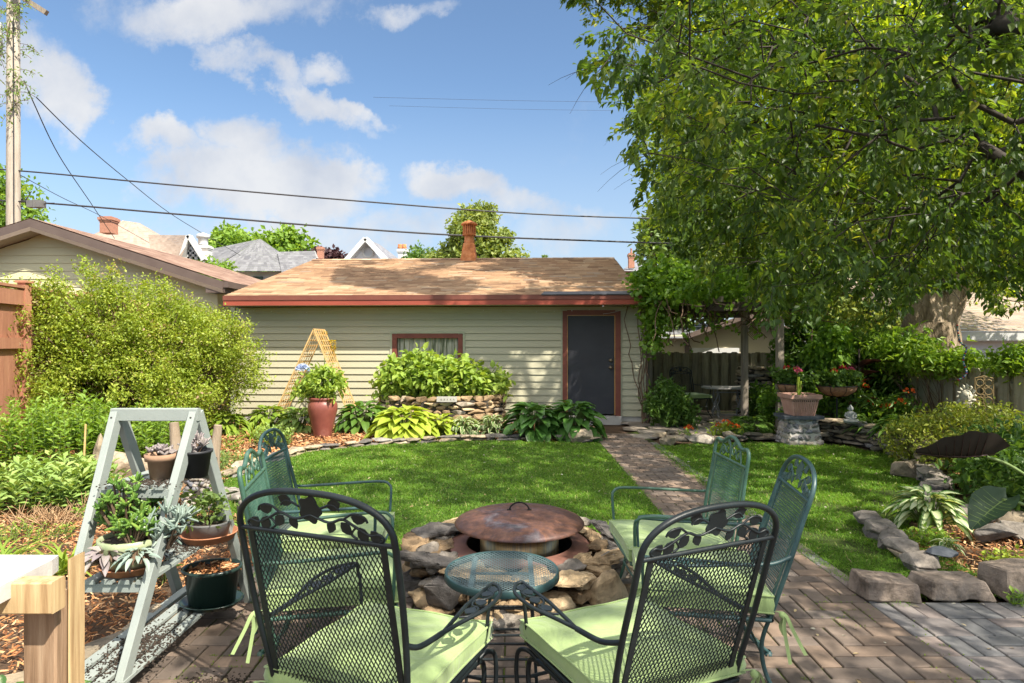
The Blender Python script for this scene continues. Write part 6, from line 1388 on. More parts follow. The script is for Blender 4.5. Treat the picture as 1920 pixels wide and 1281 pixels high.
def trunk_tube(m,pts,rs,n=28,seed=1):
    vs=[];k=len(pts)
    for i,(p,rr_) in enumerate(zip(pts,rs)):
        for j in range(n):
            a=2*math.pi*j/n; w=1+.10*math.sin(a*5+i*.12+seed)+.06*math.sin(a*9-i*.2)+.05*mnoise.noise(Vector((math.cos(a)*2,math.sin(a)*2,i*.3+seed)))
            vs.append((p[0]+rr_*w*math.cos(a),p[1]+rr_*w*math.sin(a),p[2]))
    m.add(vs,[(i*n+j,i*n+(j+1)%n,(i+1)*n+(j+1)%n,(i+1)*n+j) for i in range(k-1) for j in range(n)],True)
tp=spline([(-.1,0,-.4),(-.08,0,.6),(-.06,0,1.3),(-.08,0,1.8)],6); trunk_tube(m,tp,np.linspace(.56,.42,len(tp)))
tp=spline([(-.1,0,1.5),(-.16,0,2.0),(-.22,.05,2.7),(-.15,.2,3.6),(.0,.3,4.6)],6); trunk_tube(m,tp,np.linspace(.36,.17,len(tp)),seed=3)
tp=spline([(.0,0,1.5),(.16,0,1.9),(.42,.05,2.5),(.8,.1,3.3),(1.2,.2,4.3)],6); trunk_tube(m,tp,np.linspace(.33,.13,len(tp)),seed=5)
m.build('trunk',M['bigbark'],bt)
def crown_on(root,E,o0,twig,nl,LL,WW,mat,rng,droop=.4,T=None,filt=None,name='crown',up=.4):
    ne=len(E); n=ne*nl; pos=np.repeat(E,nl,0)+rdir(n,rng)*(rng.random((n,1))**.6)*twig; dr=unit(rdir(n,rng)+np.array([0,0,-droop])); u=unit(rdir(n,rng)*.8+np.array([0,0,up*2])); t=np.clip(np.repeat(rng.random(ne),nl)*.5+rng.random(n)*.5,0,1); l=LL*rng.uniform(.6,1.2,n)
    if filt is not None: k=filt(pos); pos,dr,u,t,l=pos[k],dr[k],u[k],t[k],l[k]
    return leaf_mesh(name,pos-o0,dr,u,l,l*WW,T or TS,mat,t,root)
crown_on(bt,P[np.array(ends)],o0,.55,62,.155,.62,M['lf_back'],rng,filt=fback)
def simple_tree(name,label,base,lobes,nl,LL,mat,seed,rb=.2,twig=.6,group=None,trunk_mat='bark',filt=None,WW=.7):
    rng=np.random.default_rng(seed); base=np.array(base,float); Tt=np.concatenate([ell(n,c,r,rng,.45) for n,c,r in lobes]); c0=Tt.mean(0); zmin=max(base[2]+1.2,Tt[:,2].min()-.2)
    if filt is not None: Tt=Tt[filt(Tt)]
    bn=[tuple(base),(base[0]*.6+c0[0]*.4,base[1]*.6+c0[1]*.4,base[2]+(zmin-base[2])*.55),(base[0]*.4+c0[0]*.6,base[1]*.4+c0[1]*.6,zmin)]
    root=thing(name,label,'tree',tuple(base),0,group); P,par,ends=skeleton(bn,Tt,max(.6,twig),0,rng); r=skel_radii(P,par,ends,.015,rb); ix=np.arange(1,len(P))
    segs_mesh('trunk',P[par[ix]]-base,P[ix]-base,np.minimum(r[par[ix]],r[ix]*1.7+.01),r[ix],M[trunk_mat],root); crown_on(root,P[np.array(ends)],base,twig,nl,LL,WW,mat,rng,filt=filt); return root
fm=lambda P:(px_of(P)[:,0]>1185)
simple_tree('silver_maple_tree','feathery blue green tree behind the pergola, left of the big tree crown',(7.6,22,-.5),[(190,(7.3,22,6.0),(2.4,2,3.4)),(60,(5.6,21.5,4.9),(1.3,1.2,1.3)),(60,(6.2,21.5,8.0),(1.3,1.2,1.6)),(50,(5.9,22,3.0),(1.3,1.2,1.0))],58,.24,M['lf_maple'],103,.28,.55,filt=fm)
simple_tree('maple_tree','broad bright green tree far behind the white garage at right',(17,27,-1),[(240,(17,27,6.5),(5.5,4,4.5)),(90,(11.5,27,5),(3,3,3.2))],60,.36,M['lf_back'],104,.4,.95)
simple_tree('maple_tree','green tree filling the gap between the pergola and the white garage',(12,23,-1),[(200,(11.5,23,4.2),(3.6,2.5,3.4))],60,.30,M['lf_far'],105,.3,.8)
simple_tree('linden_tree','rounded leafy tree rising behind the rusty roof ventilator',(-2.4,42,-1),[(105,(-2.7,42,7.7),(1.7,2,2.4)),(50,(-4.4,42,6.3),(1.3,1.5,1.2)),(50,(-.5,42,6.4),(1.5,1.5,1.3)),(22,(-1.9,42,9.6),(.9,.9,.8)),(14,(-.9,42,8.2),(.8,.8,.5))],46,.34,M['lf_far'],106,.3,.6)
simple_tree('round_tree','low dark green tree just right of the white chimney on the skyline',(-6.4,46,-1),[(70,(-6.4,46,6.6),(1.5,1.5,1.6))],60,.34,M['lf_dark'],107,.2,.6)
simple_tree('maple_tree','bright green tree behind the grey hip roof, nearer the tan roof',(-23,52,-1),[(110,(-22.5,52,8.2),(3.0,2,2.6))],60,.5,M['lf_herb'],108,.3,.8)
simple_tree('maple_tree','bright green tree behind the grey hip roof, nearer the plum tree',(-19,52,-1),[(110,(-18.5,52,8.0),(2.6,2,2.5))],60,.5,M['lf_herb'],109,.3,.8)
simple_tree('plum_tree','dark purple leaved tree on the skyline between the houses',(-14.3,48,-1),[(70,(-14.2,48,7.3),(1.9,1.4,1.1))],55,.36,M['lf_purple'],110,.2,.5)
simple_tree('small_tree','small light green tree top in front of the grey hip roof',(-12.6,27,-1),[(50,(-12.5,27,4.0),(.9,.8,.9))],55,.22,M['lf_herb'],111,.15,.35)
simple_tree('street_tree','light green tree behind the utility pole at the far left',(-19,25,-1),[(60,(-19.0,24,6.3),(1.2,1.5,1.5))],55,.2,M['lf_herb'],112,.2,.6)
ct=thing('spruce_tree','tiny conifer tip showing over the garage ridge','tree',(2.15,42,0)); m=MB(); m.tube([(0,0,0),(0,0,7.2)],[.15,.01],6); m.build('trunk',M['bark'],ct)
n=700; z=5.6+1.5*RNG.random(n); a=RNG.random(n)*6.28; rr_=(7.2-z)*.35*RNG.random(n); leaf_mesh('crown',np.stack([rr_*np.cos(a),rr_*np.sin(a),z],1),np.stack([np.cos(a),np.sin(a),.3+0*a],1),rdir(n),.22,.05,TS,M['lf_maple'],parent=ct)
# sparse vine on the pole
vn=thing('climbing_vine','sparse leafy vine climbing the upper part of the utility pole','vine',(at(25,640,pd)[0],pd,0)); rng=np.random.default_rng(113); A_=[];B_=[];E_=[]
for i in range(46):
    z=rng.uniform(7.2,10.6); a=rng.uniform(0,6.28); p=np.array([.17*math.cos(a),-.17*abs(math.sin(a)),z]); d=np.array([rng.normal()*.8+.15,-.3,rng.normal()*.3]); d/=np.linalg.norm(d)
    for k in range(5): q2=p+d*.11; A_.append(p);B_.append(q2);E_.append(q2);p=q2; d=d+np.array([0,0,-.16])
segs_mesh('stem',A_,B_,.007,.006,M['twig'],vn,4); crown_on(vn,np.array(E_),np.zeros(3),.10,3,.11,.45,M['lf_maple'],rng,name='foliage')
# ================================================================== shrubs
def shrub(name,label,base,lobes,nt_,nl,LL,WW,mat,seed,twig=.16,r=.02,bm_='twig',T=None,cat='shrub',droop=.1,up=.4,shell=.35,spikes=0,group=None,filt=None,stems=None):
    rng=np.random.default_rng(seed); base=np.array(base,float); vol=sum(np.prod(l[1]) for l in lobes); Tt=np.concatenate([ell(max(3,int(nt_*np.prod(l[1])/vol)),l[0],l[1],rng,shell) for l in lobes])
    Tt=Tt[Tt[:,2]>base[2]+.03]
    if filt is not None: Tt=Tt[filt(Tt)]
    root=thing(name,label,cat,tuple(base),0,group); 
    nb=9; A_=[];B_=[];RA=[];RB=[]
    # many stems from the base
    d=Tt-base; L1=np.linalg.norm(d,axis=1,keepdims=True); mid=base+d*.5+rdir(len(Tt),rng)*L1*.10+np.array([0,0,.08])*L1; sel=rng.random(len(Tt))<min(1,(stems or 420)/len(Tt)); s0=base+rng.normal(size=(len(Tt),3))*np.array([.12,.12,0])*np.minimum(1,L1*.6)
    segs_mesh('stem',np.concatenate([s0[sel]-base,mid[sel]-base]),np.concatenate([mid[sel]-base,Tt[sel]-base]),np.concatenate([np.full(sel.sum(),r*.5),np.full(sel.sum(),r*.3)]),np.concatenate([np.full(sel.sum(),r*.3),np.full(sel.sum(),r*.12)]),M[bm_],root,4)
    E=Tt
    if spikes:
        c=E.mean(0); k=rng.integers(0,len(E),spikes); dirs=unit(unit(E[k]-c)+np.array([0,0,.7])+rdir(spikes,rng)*.4); E=np.concatenate([E]+[E[k]+dirs*(j*.06) for j in range(1,5)])
    crown_on(root,E,base,twig,nl,LL,WW,mat,rng,droop,T,name='foliage',up=up); return root
shrub('round_bush','large round yellow green bush with faded pink flower heads beside the red fence','%s'and (-5.5,9.9,0),[((-5.6,9.8,1.25),(1.4,1.0,1.10)),((-6.7,8.9,1.25),(1.0,.8,1.05)),((-4.95,10.0,1.15),(1.0,.8,.95)),((-6.1,9.3,1.65),(1.05,.8,.72)),((-5.5,9.0,.7),(1.3,.7,.65))],2300,50,.050,.62,M['lf_bush'],201,.17,.04,T=TS,spikes=140,up=.55,shell=.5,filt=lambda T:np.array([mnoise.noise(Vector(p*1.7))+.5*mnoise.noise(Vector(p*4.1)) for p in T])>-.34)
shrub('hydrangea','broad light green hydrangea filling the stone planter under the window',(-1.3,10.95,.5),[((-1.55,10.85,.85),(.72,.42,.42)),((-.85,10.9,.82),(.6,.40,.36)),((-.38,11.0,.72),(.33,.35,.28)),((-2.0,10.9,.72),(.33,.35,.33)),((-1.6,10.9,1.10),(.4,.3,.26))],330,13,.125,.72,M['lf_hyd'],202,.15,.02,'greenstem',T=TL,up=.55,droop=.35)
# herb patch
def herbs(label,cx,cy,rx,ry,h,n,mat,seed,LL=.06,WW=.55,step=.035,name='herb_clump',cat='plant',group=None,lean=.12,T=None,tilt=.3,taper=.8):
    rng=np.random.default_rng(seed); root=thing(name,label,cat,(cx,cy,0),0,group); A_=[];B_=[];pos=[];dr=[];tn=[];ll=[]
    for i in range(n):
        a=rng.random()*6.28; q=math.sqrt(rng.random()); x,y=rx*q*math.cos(a),ry*q*math.sin(a); hh=h*rng.uniform(.7,1.08)*(1-.3*q*q); tp=np.array([x+rng.normal()*lean*hh+x*.1,y+rng.normal()*lean*hh+y*.1,hh]); b=np.array([x,y,0]); A_.append(b);B_.append(tp); t0=rng.random(); z=hh*.25; k=0
        while z<hh:
            f=z/hh; p=b+(tp-b)*f; an=rng.random()*6.28 if k==0 else an+1.57; 
            for s in (0,math.pi):
                pos.append(p); dr.append([math.cos(an+s),math.sin(an+s),tilt+.5*f*f]); tn.append(t0*.4+rng.random()*.3+.3*f); ll.append(LL*(1-(1-taper)*f)*rng.uniform(.7,1.15))
            z+=step*rng.uniform(.8,1.3); k+=1
    segs_mesh('stem',A_,B_,.004,.002,M['greenstem'],root,4); n=len(pos); dr=np.array(dr)+rdir(n,rng)*.25; leaf_mesh('foliage',pos,dr,np.tile([0,0,1.],(n,1))+rdir(n,rng)*.3,np.array(ll),np.array(ll)*WW,T or TS,mat,np.clip(np.array(tn),0,1),root); return root
herbs('tall leafy mint green herb clump at the far left in front of the red fence',-5.35,7.45,.75,.5,.86,170,M['lf_herb'],211,.105,.5,.05)
herbs('mid height green herb clump between the far left clump and the round bush',-4.6,7.9,.7,.5,.68,150,M['lf_herb'],212,.10,.5,.05)
herbs('low pale green sedum patch at the left frame edge in front of the herbs',-4.15,5.75,.55,.42,.42,150,M['lf_sedum'],213,.10,.5,.035,taper=1)
herbs('small leafy green plant in the sunny mulch left of the red urn',-3.35,9.0,.28,.22,.30,60,M['lf_sedum'],214,.07,name='bedding_plant')
herbs('low bluish green ground plant in the bed by the far left chair',-3.55,7.6,.5,.4,.16,150,M['lf_maple'],215,.05,name='bedding_plant')
herbs('dark leafy plant growing from the mulch under the ladder shelves',-2.2,3.9,.12,.1,.22,14,M['lf_hosta2'],216,.12,.5,.05,name='bedding_plant')
herbs('small green weeds growing in mulch behind the ladder',-2.9,5.2,.4,.25,.10,40,M['lf_herb'],217,.05,name='bedding_plant')
herbs('low bright green seedlings in mulch under the round bush',-4.6,8.7,.9,.45,.14,150,M['lf_herb'],218,.07,name='bedding_plant')
herbs('loose green leafy clump in the mulch between the dry stems and the ladder',-3.25,5.35,.35,.22,.14,60,M['lf_herb'],231,.06,name='bedding_plant')
herbs('low feathery green plants in the mulch above the deck cap',-3.7,4.75,.4,.2,.12,70,M['lf_strap'],232,.055,.3,name='bedding_plant')
herbs('small green groundcover patch between mulch and the far left chair',-3.2,7.0,.25,.5,.10,110,M['lf_maple'],233,.045,name='bedding_plant')
herbs('low sunlit weeds along the bed edge right of the ladder',-2.3,4.9,.3,.3,.10,60,M['lf_herb'],234,.05,name='bedding_plant')
herbs('scattered yellow green seedlings in the sunny mulch at left',-3.7,6.0,.5,.4,.10,50,M['lf_strap'],219,.06,name='bedding_plant')
# peony-like bush at the garage corner
shrub('peony','dark green leafy perennial at the right garage corner beside the path',(2.62,10.9,0),[((2.62,10.9,.42),(.36,.3,.36)),((2.85,10.8,.25),(.3,.25,.22))],120,16,.12,.36,M['lf_dark'],221,.13,.012,'greenstem',T=TL,cat='plant')
shrub('low_bush','sunlit yellow green low bush spilling over the right retaining wall',(4.95,7.3,0),[((4.9,7.25,.36),(.62,.6,.32)),((5.45,7.5,.42),(.55,.55,.34)),((4.6,6.7,.25),(.35,.35,.22))],420,24,.055,.5,M['lf_low'],222,.12,.01,T=TS,up=.5)
shrub('leafy_shrub','dark shrub against the right fence behind the canna',(6.0,10.7,0),[((5.85,10.7,1.05),(.8,.45,.75)),((6.45,10.6,.85),(.5,.3,.5)),((5.2,11.2,1.2),(.6,.4,.75))],460,22,.11,.5,M['lf_dark'],223,.2,.014,T=TL,stems=45)
shrub('leafy_shrub','mid green shrub behind the square planter and hanging baskets',(4.85,10.5,0),[((4.8,10.5,.45),(.8,.4,.42)),((5.6,9.9,.3),(.6,.35,.3))],300,20,.09,.5,M['lf_vine'],224,.16,.015,T=TL)
shrub('leafy_shrub','pale leaved shrub with long leaves hanging over the middle of the right fence',(6.55,9.7,0),[((6.35,9.7,1.25),(.45,.35,.30)),((6.0,10.1,1.35),(.5,.3,.35))],110,16,.13,.36,M['lf_bright'],225,.22,.012,T=TL,stems=22)
shrub('fence_vine','bright green vine mounded over the top of the right picket fence',(7.0,8.9,0),[((6.75,9.5,1.12),(.5,.25,.16)),((7.0,8.8,1.2),(.45,.25,.20)),((7.15,8.2,1.08),(.35,.2,.14))],200,18,.085,.5,M['lf_bright'],226,.15,.012,T=TL,cat='vine',stems=30)
shrub('fern_bush','bright ferny plant at the right frame edge below the fence',(6.2,7.3,0),[((6.1,7.2,.3),(.6,.5,.28)),((6.7,7.6,.4),(.5,.4,.3))],170,18,.10,.3,M['lf_bright'],227,.2,.01,'greenstem',T=TL,cat='plant')
shrub('leafy_plant','dark foliage around the small pond at the right edge',(4.3,5.4,0),[((4.3,5.4,.28),(.55,.4,.26)),((4.9,6.2,.35),(.6,.4,.3))],230,18,.09,.45,M['lf_dark'],228,.16,.01,'greenstem',T=TL,cat='plant')
shrub('nook_plant','green plant beside the nook stone wall',(4.75,11.6,0),[((4.7,11.6,.35),(.45,.35,.33))],120,16,.10,.4,M['lf_dark'],229,.14,.01,'greenstem',T=TL,cat='plant')
# pergola vine
vn=thing('grape_vine','twisting vine with round leaves covering the pergola roof and the garage corner','vine',(2.4,11.4,0)); rng=np.random.default_rng(231); o0=np.array([2.4,11.4,0])
n=430; E=np.stack([rng.uniform(2.15,5.1,n),rng.uniform(10.1,13.2,n),2.2+.55*rng.random(n)**1.5],1); k=(E[:,0]<3.4)|(E[:,1]<12.9); E=E[k]
E=np.concatenate([E,ell(90,(2.5,11.1,2.45),(.45,.5,.5),rng),ell(40,(2.45,11.0,1.8),(.16,.25,.5),rng)]); A_=[];B_=[];H_=[]
for i in range(70):
    p=np.array([rng.uniform(2.3,5.0),rng.uniform(10.1,12.6),2.15]); d=np.array([rng.normal()*.5,rng.normal()*.3,-.6]); L_n=rng.integers(3,9)
    for j in range(L_n):
        q2=p+unit(d)*.12; A_.append(p);B_.append(q2); p=q2; d=d+rng.normal(size=3)*.45+np.array([0,0,-.12 if j<4 else .25])
        if j>1 and rng.random()<.45: H_.append(p)
for i in range(7):
    p=np.array([2.38+rng.normal()*.05,11.35+rng.normal()*.08,0]); 
    for j in range(15): q2=p+np.array([rng.normal()*.035,rng.normal()*.03,.155]); A_.append(p);B_.append(q2);p=q2
segs_mesh('stem',np.array(A_)-o0,np.array(B_)-o0,.010,.009,M['twig'],vn,5); segs_mesh('thick_stem',np.array([[2.40,11.3,0],[2.42,11.33,.6],[2.38,11.3,1.2],[2.44,11.32,1.8]])-o0,np.array([[2.42,11.33,.6],[2.38,11.3,1.2],[2.44,11.32,1.8],[2.6,11.4,2.2]])-o0,.035,.03,M['bark'],vn,8)
crown_on(vn,E,o0,.20,17,.095,.85,M['lf_vine'],rng,.5,TL,name='foliage',up=.5); crown_on(vn,np.array(H_),o0,.05,3,.085,.9,M['lf_vine'],rng,.8,TL,name='hanging_leaves',up=.2)
# ================================================================== hostas and rosettes
def hosta(name,label,loc,R,h,n,L,Wr,mat,seed,T=None,group=None,cat='hosta',stem='greenstem',flat=1.0):
    rng=np.random.default_rng(seed); root=thing(name,label,cat,loc,0,group); n=int(n*1.75); t=(np.arange(n)+.5)/n; a=np.arange(n)*2.39996+rng.normal(size=n)*.2; r=R*(.06+.58*t**.62)*rng.uniform(.85,1.1,n); z=h*(1-.78*t**1.6)*rng.uniform(.84,1.05,n)
    pos=np.stack([r*np.cos(a),r*np.sin(a),z],1); el=(.55-.95*t)*flat+rng.normal(size=n)*.10; dr=np.stack([np.cos(a)*np.cos(el),np.sin(a)*np.cos(el),np.sin(el)],1); LL=L*.88*rng.uniform(.78,1.12,n)*(.8+.3*t)
    up=np.tile([0,0,1.],(n,1))+rdir(n,rng)*.22; leaf_mesh('foliage',pos,dr,up,LL,LL*Wr*rng.uniform(.9,1.1,n),T or TH_,mat,rng.random(n),root,True)
    b=np.stack([.04*np.cos(a),.04*np.sin(a),0*a],1); segs_mesh('stem',b,pos,.005,.004,M[stem],root,4); return root
hosta('hosta','dark green broad leaved hosta mound left half below the dark door',(.33,9.75,0),.55,.48,62,.30,.62,M['lf_hosta'],301)
hosta('hosta','dark green broad leaved hosta mound right half nearest the door',(.95,9.8,0),.55,.50,62,.30,.62,M['lf_hosta'],302)
hosta('hosta','lime green broad leaved hosta in front of the planter wall',(-1.62,9.75,0),.66,.42,66,.30,.72,M['lf_lime'],303)
hosta('hosta','small lime hosta tucked at the right of the lime hosta mound',(-1.1,9.85,0),.4,.30,30,.22,.7,M['lf_lime'],313)
hosta('hosta','white edged small leaved hosta between lime and dark hostas, left one',(-.75,9.85,0),.38,.28,70,.15,.5,M['lf_varw'],304)
hosta('hosta','white edged small leaved hosta closest to the dark mound',(-.30,9.9,0),.34,.30,56,.15,.5,M['lf_varw'],305)
hosta('hosta','dark green hosta just right of the red urn',(-2.45,10.5,0),.55,.42,56,.26,.6,M['lf_hosta2'],306)
hosta('hosta','pale green hosta under the left foot of the trellis',(-4.0,10.5,0),.45,.38,56,.22,.55,M['lf_strap'],307)
hosta('hosta','pale green hosta between the trellis and the red urn',(-3.45,10.4,0),.42,.36,50,.22,.55,M['lf_sedum'],308)
hosta('hosta','pale green hosta close to the round bush',(-4.5,10.1,0),.38,.32,44,.22,.5,M['lf_strap'],309)
hosta('hosta','white centred hosta growing beside the deck railing post',(-1.66,1.95,0),.42,.34,34,.27,.55,M['lf_varc'],310)
hosta('hosta','large cream streaked hosta at the bottom left frame corner',(-2.15,2.15,0),.38,.36,34,.27,.55,M['lf_varc'],314)
hosta('hosta','white variegated hosta with upright leaves above the stone blocks',(3.22,4.95,.06),.26,.24,46,.20,.40,M['lf_varc'],311)
hosta('hosta','tiny white edged plant in the mulch near the slate wedge',(2.95,4.35,.05),.10,.07,12,.08,.5,M['lf_varw'],315)
hosta('hosta','pale hosta with long leaves on the right retaining wall',(4.95,8.15,.25),.35,.25,34,.22,.42,M['lf_hosta2'],312)
hosta('hosta','shaded hosta group behind the flat stones in the nook',(3.75,10.1,0),.45,.26,50,.22,.6,M['lf_hosta2'],316)
hosta('hosta','shaded hosta at the foot of the stone pedestal',(3.5,9.85,0),.3,.18,34,.16,.5,M['lf_hosta2'],317)
hosta('hosta','bright broad leaved hosta at the right frame edge under the fence',(5.75,6.6,.1),.5,.45,30,.30,.6,M['lf_hosta2'],318)
def straps(label,loc,n,L,mat,seed,name='daylily',cat='plant',el=(.5,1.4),bend=.9,W_=.018):
    rng=np.random.default_rng(seed); a=rng.random(n)*6.28; e=rng.uniform(*el,n); dr=np.stack([np.cos(a)*np.cos(e),np.sin(a)*np.cos(e),np.sin(e)],1); pos=np.stack([rng.normal(size=n)*.03,rng.normal(size=n)*.03,0*a],1); l=L*rng.uniform(.6,1.15,n)
    o=leaf_mesh(name,pos,dr,np.tile([0,0,1.],(n,1)),l,W_,T_blade(5,bend),mat,rng.random(n),None,True); o.location=loc; return tag(o,label,cat)
straps('clump of arching strap leaves beside the ladder foot',(-2.82,4.05,0),60,.42,M['lf_strap'],321); straps('clump of yellow green strap leaves at the left frame edge above the deck cap',(-3.3,4.15,0),80,.38,M['lf_strap'],322,bend=1.1)
straps('fan of tall bright strap leaves under the round bush',(-3.9,9.6,0),60,.55,M['lf_strap'],323); straps('broad pointed green leaves rising beside the seated statuette',(5.05,9.0,.2),34,.5,M['lf_hosta2'],324,W_=.06); straps('dark strap leaves below the red flowers behind the retaining wall',(4.9,9.9,.05),44,.55,M['lf_hosta2'],325,W_=.04)
straps('small grassy tuft at the lawn edge beside the variegated hosta',(2.62,4.05,.0),40,.13,M['lf_herb'],326,W_=.008,name='grass_tuft')
# dry stems heap
n=260; rng=np.random.default_rng(330); c=np.array(G(95,978)); a=rng.random(n)*6.28; e=rng.uniform(.1,1.2,n); p=np.stack([c[0]+rng.normal(size=n)*.14,c[1]+rng.normal(size=n)*.10,0*a+.01],1); d=np.stack([np.cos(a)*np.cos(e),np.sin(a)*np.cos(e),np.sin(e)],1)*rng.uniform(.06,.2,(n,1)); tag(segs_mesh('dry_stems',p,p+d,.004,.002,M['drygrass'],None,4),'clump of cut dry brown stems in the sunny mulch','dead plant')
# elephant ears
def ear(label,base,tip,dirv,upv,L,W_,seed):
    rng=np.random.default_rng(seed); nu,nv=12,10; u=[];v=[];w=[];e=[];fs=[]
    for i in range(nu+1):
        t=i/nu; wd=.5*(math.sin(math.pi*(t*.93+.05)))**.7*(1.1-.45*t)
        for j in range(nv+1):
            s=-1+2*j/nv; u.append(t-.16*(abs(s)**1.5)*(1-t)); v.append(s*wd); w.append(.42*abs(s)**1.3*wd+(.20 if seed==1 else -.25)*(t-.45)**2+.022*math.sin(t*23+s*3)*abs(s)**2+.01*abs(math.sin(t*16))*(1-abs(s))); e.append(abs(s))
    for i in range(nu):
        for j in range(nv): a=i*(nv+1)+j; fs.append((a,a+1,a+nv+2,a+nv+1))
    root=thing('elephant_ear',label,'plant',base); leaf_mesh('leaf_blade',[np.array(tip)-np.array(base)],[dirv],[upv],L,W_,(np.array([u,v,w]).T,[[],fs],np.array(e)),M['lf_ear' if seed==2 else 'lf_earb'],[.3],root,True)
    D=Vector(dirv).normalized(); S=D.cross(Vector(upv)).normalized(); NN=S.cross(D); T0_=Vector(tip)-Vector(base)
    def lp(t,s):
        wd=.5*(math.sin(math.pi*(t*.93+.05)))**.7*(1.1-.45*t); uu=t-.16*(abs(s)**1.5)*(1-t); ww=.42*abs(s)**1.3*wd+(.20 if seed==1 else -.25)*(t-.45)**2+.022*math.sin(t*23+s*3)*abs(s)**2
        return T0_+D*(uu*L)+S*(s*wd*W_)+NN*(ww*L)
    ve=MB(); ve.tube([lp(t,0) for t in np.linspace(.1,.97,12)],[.0055]*6+[.003]*6,5)
    for t in np.linspace(.18,.8,8):
        for sg in (-1,1): ve.tube([lp(min(t+.10*q,.98),sg*q*.93) for q in np.linspace(0,1,6)],[.003,.0028,.0024,.002,.0016,.001],4)
    ve.build('vein',M['greenstem' if seed==2 else 'lf_canna'],root)
    st=MB(); b=Vector((0,0,0)); t=Vector(tip)-Vector(base)+Vector(dirv).normalized()*L*.12; st.tube(spline([b,b.lerp(t,.4)+Vector((.05,0,.10)),b.lerp(t,.8)+Vector((.04,0,.06)),t],6),[.013]*18+[.009]*1 if False else .011,7); st.build('stem',M['greenstem'],root)
ear('huge dark taro leaf held flat above the right bed',(3.95,4.3,0),at(1868,856,4.45),(-1,.10,-.02),(-.05,.62,.78),.52,.40,1)
ear('drooping dark taro leaf hanging over the pond stones',(3.6,4.0,0),at(1888,930,4.05),(-.75,-.1,-.55),(-.35,-.35,.8),.32,.26,2)
herbs('bright lime seedlings at the right edge above the stone blocks',3.35,4.15,.28,.16,.10,60,M['lf_lime'],341,.06,.6,.03,name='bedding_plant'); herbs('bright green low plant at the base of the variegated hosta',3.0,4.62,.16,.12,.12,50,M['lf_bright'],342,.06,.6,.03,name='bedding_plant')
herbs('leafy seedling growing at the foot of the sloping stone block',2.78,3.55,.06,.03,.10,7,M['lf_herb'],343,.05,.6,.03,name='bedding_plant')
# flowers
def bloom(parent,c,r,n,mat,rng,LL=.04,name='blossom'):
    d=rdir(n,rng); d[:,2]=np.abs(d[:,2])*.8+.1; return leaf_mesh(name,np.array(c)+d*r,unit(d+rdir(n,rng)*.6),rdir(n,rng),LL,LL*.8,TS,mat,None,parent)
def flower_plant(label,loc,h,n,fl,mat,petal,seed,leafL=.10,name='flower_plant',spread=.15,fr=.035,fn=22,W_=.4,LLp=.035,cat='flower'):
    rng=np.random.default_rng(seed); r=thing(name,label,cat,loc); t=[];A_=[];E_=[]
    for i in range(n):
        p=np.array([rng.normal()*spread,rng.normal()*spread*.6,h*rng.uniform(.5,.95)]); A_.append([p[0]*.3,p[1]*.3,0]);E_.append(p)
    segs_mesh('stem',A_,E_,.004,.003,M['greenstem'],r,4); crown_on(r,np.array(E_)*np.array([1,1,.8]),np.zeros(3),.13*h/.4,9,leafL,W_,mat,rng,.1,TL,name='foliage')
    for i in range(fl): bloom(r,E_[i%n]+np.array([0,-.02,.05]),fr,fn,petal,rng,LLp)
    return r
flower_plant('orange red flowers with lime leaves behind the nook edging stones',(3.28,9.75,0),.26,14,4,M['lf_lime'],M['p_orange'],351,.09)
flower_plant('tiny orange flowers among the pale stones beside the path',(2.62,9.3,.1),.10,6,3,M['lf_herb'],M['p_orange'],352,.05,fr=.02,fn=12)
flower_plant('red canna flower cluster behind the seated statuette',(5.35,9.9,0),.85,12,2,M['lf_hosta2'],M['p_orange'],353,.22,W_=.3,spread=.10,fr=.045,LLp=.05)
flower_plant('orange lily flowers rising left of the leafy shrub',(5.9,9.7,0),.72,10,3,M['lf_hosta2'],M['p_orange'],354,.2,W_=.25,fr=.045,LLp=.05)
flower_plant('small red flower low in the bed beside the flat boulder',(4.75,6.35,.1),.2,8,2,M['lf_herb'],M['p_red'],355,.06,fr=.02,fn=12)
# canna with bronze leaves
r=thing('bronze_canna','tall bronze leaved canna in front of the right fence','plant',(5.42,10.0,0)); n=16; rng=np.random.default_rng(356); a=rng.random(n)*6.28; z=rng.uniform(.35,1.2,n); pos=np.stack([.03*np.cos(a),.03*np.sin(a),z],1); leaf_mesh('foliage',pos,np.stack([np.cos(a),np.sin(a),.7+0*a],1),np.tile([0,0,1.],(n,1)),.42,.13,TH_,M['lf_canna'],None,r,True); m=MB(); m.tube([(0,0,0),(.02,0,.7),(0,0,1.35)],.015,6); m.build('stem',M['bark'],r)
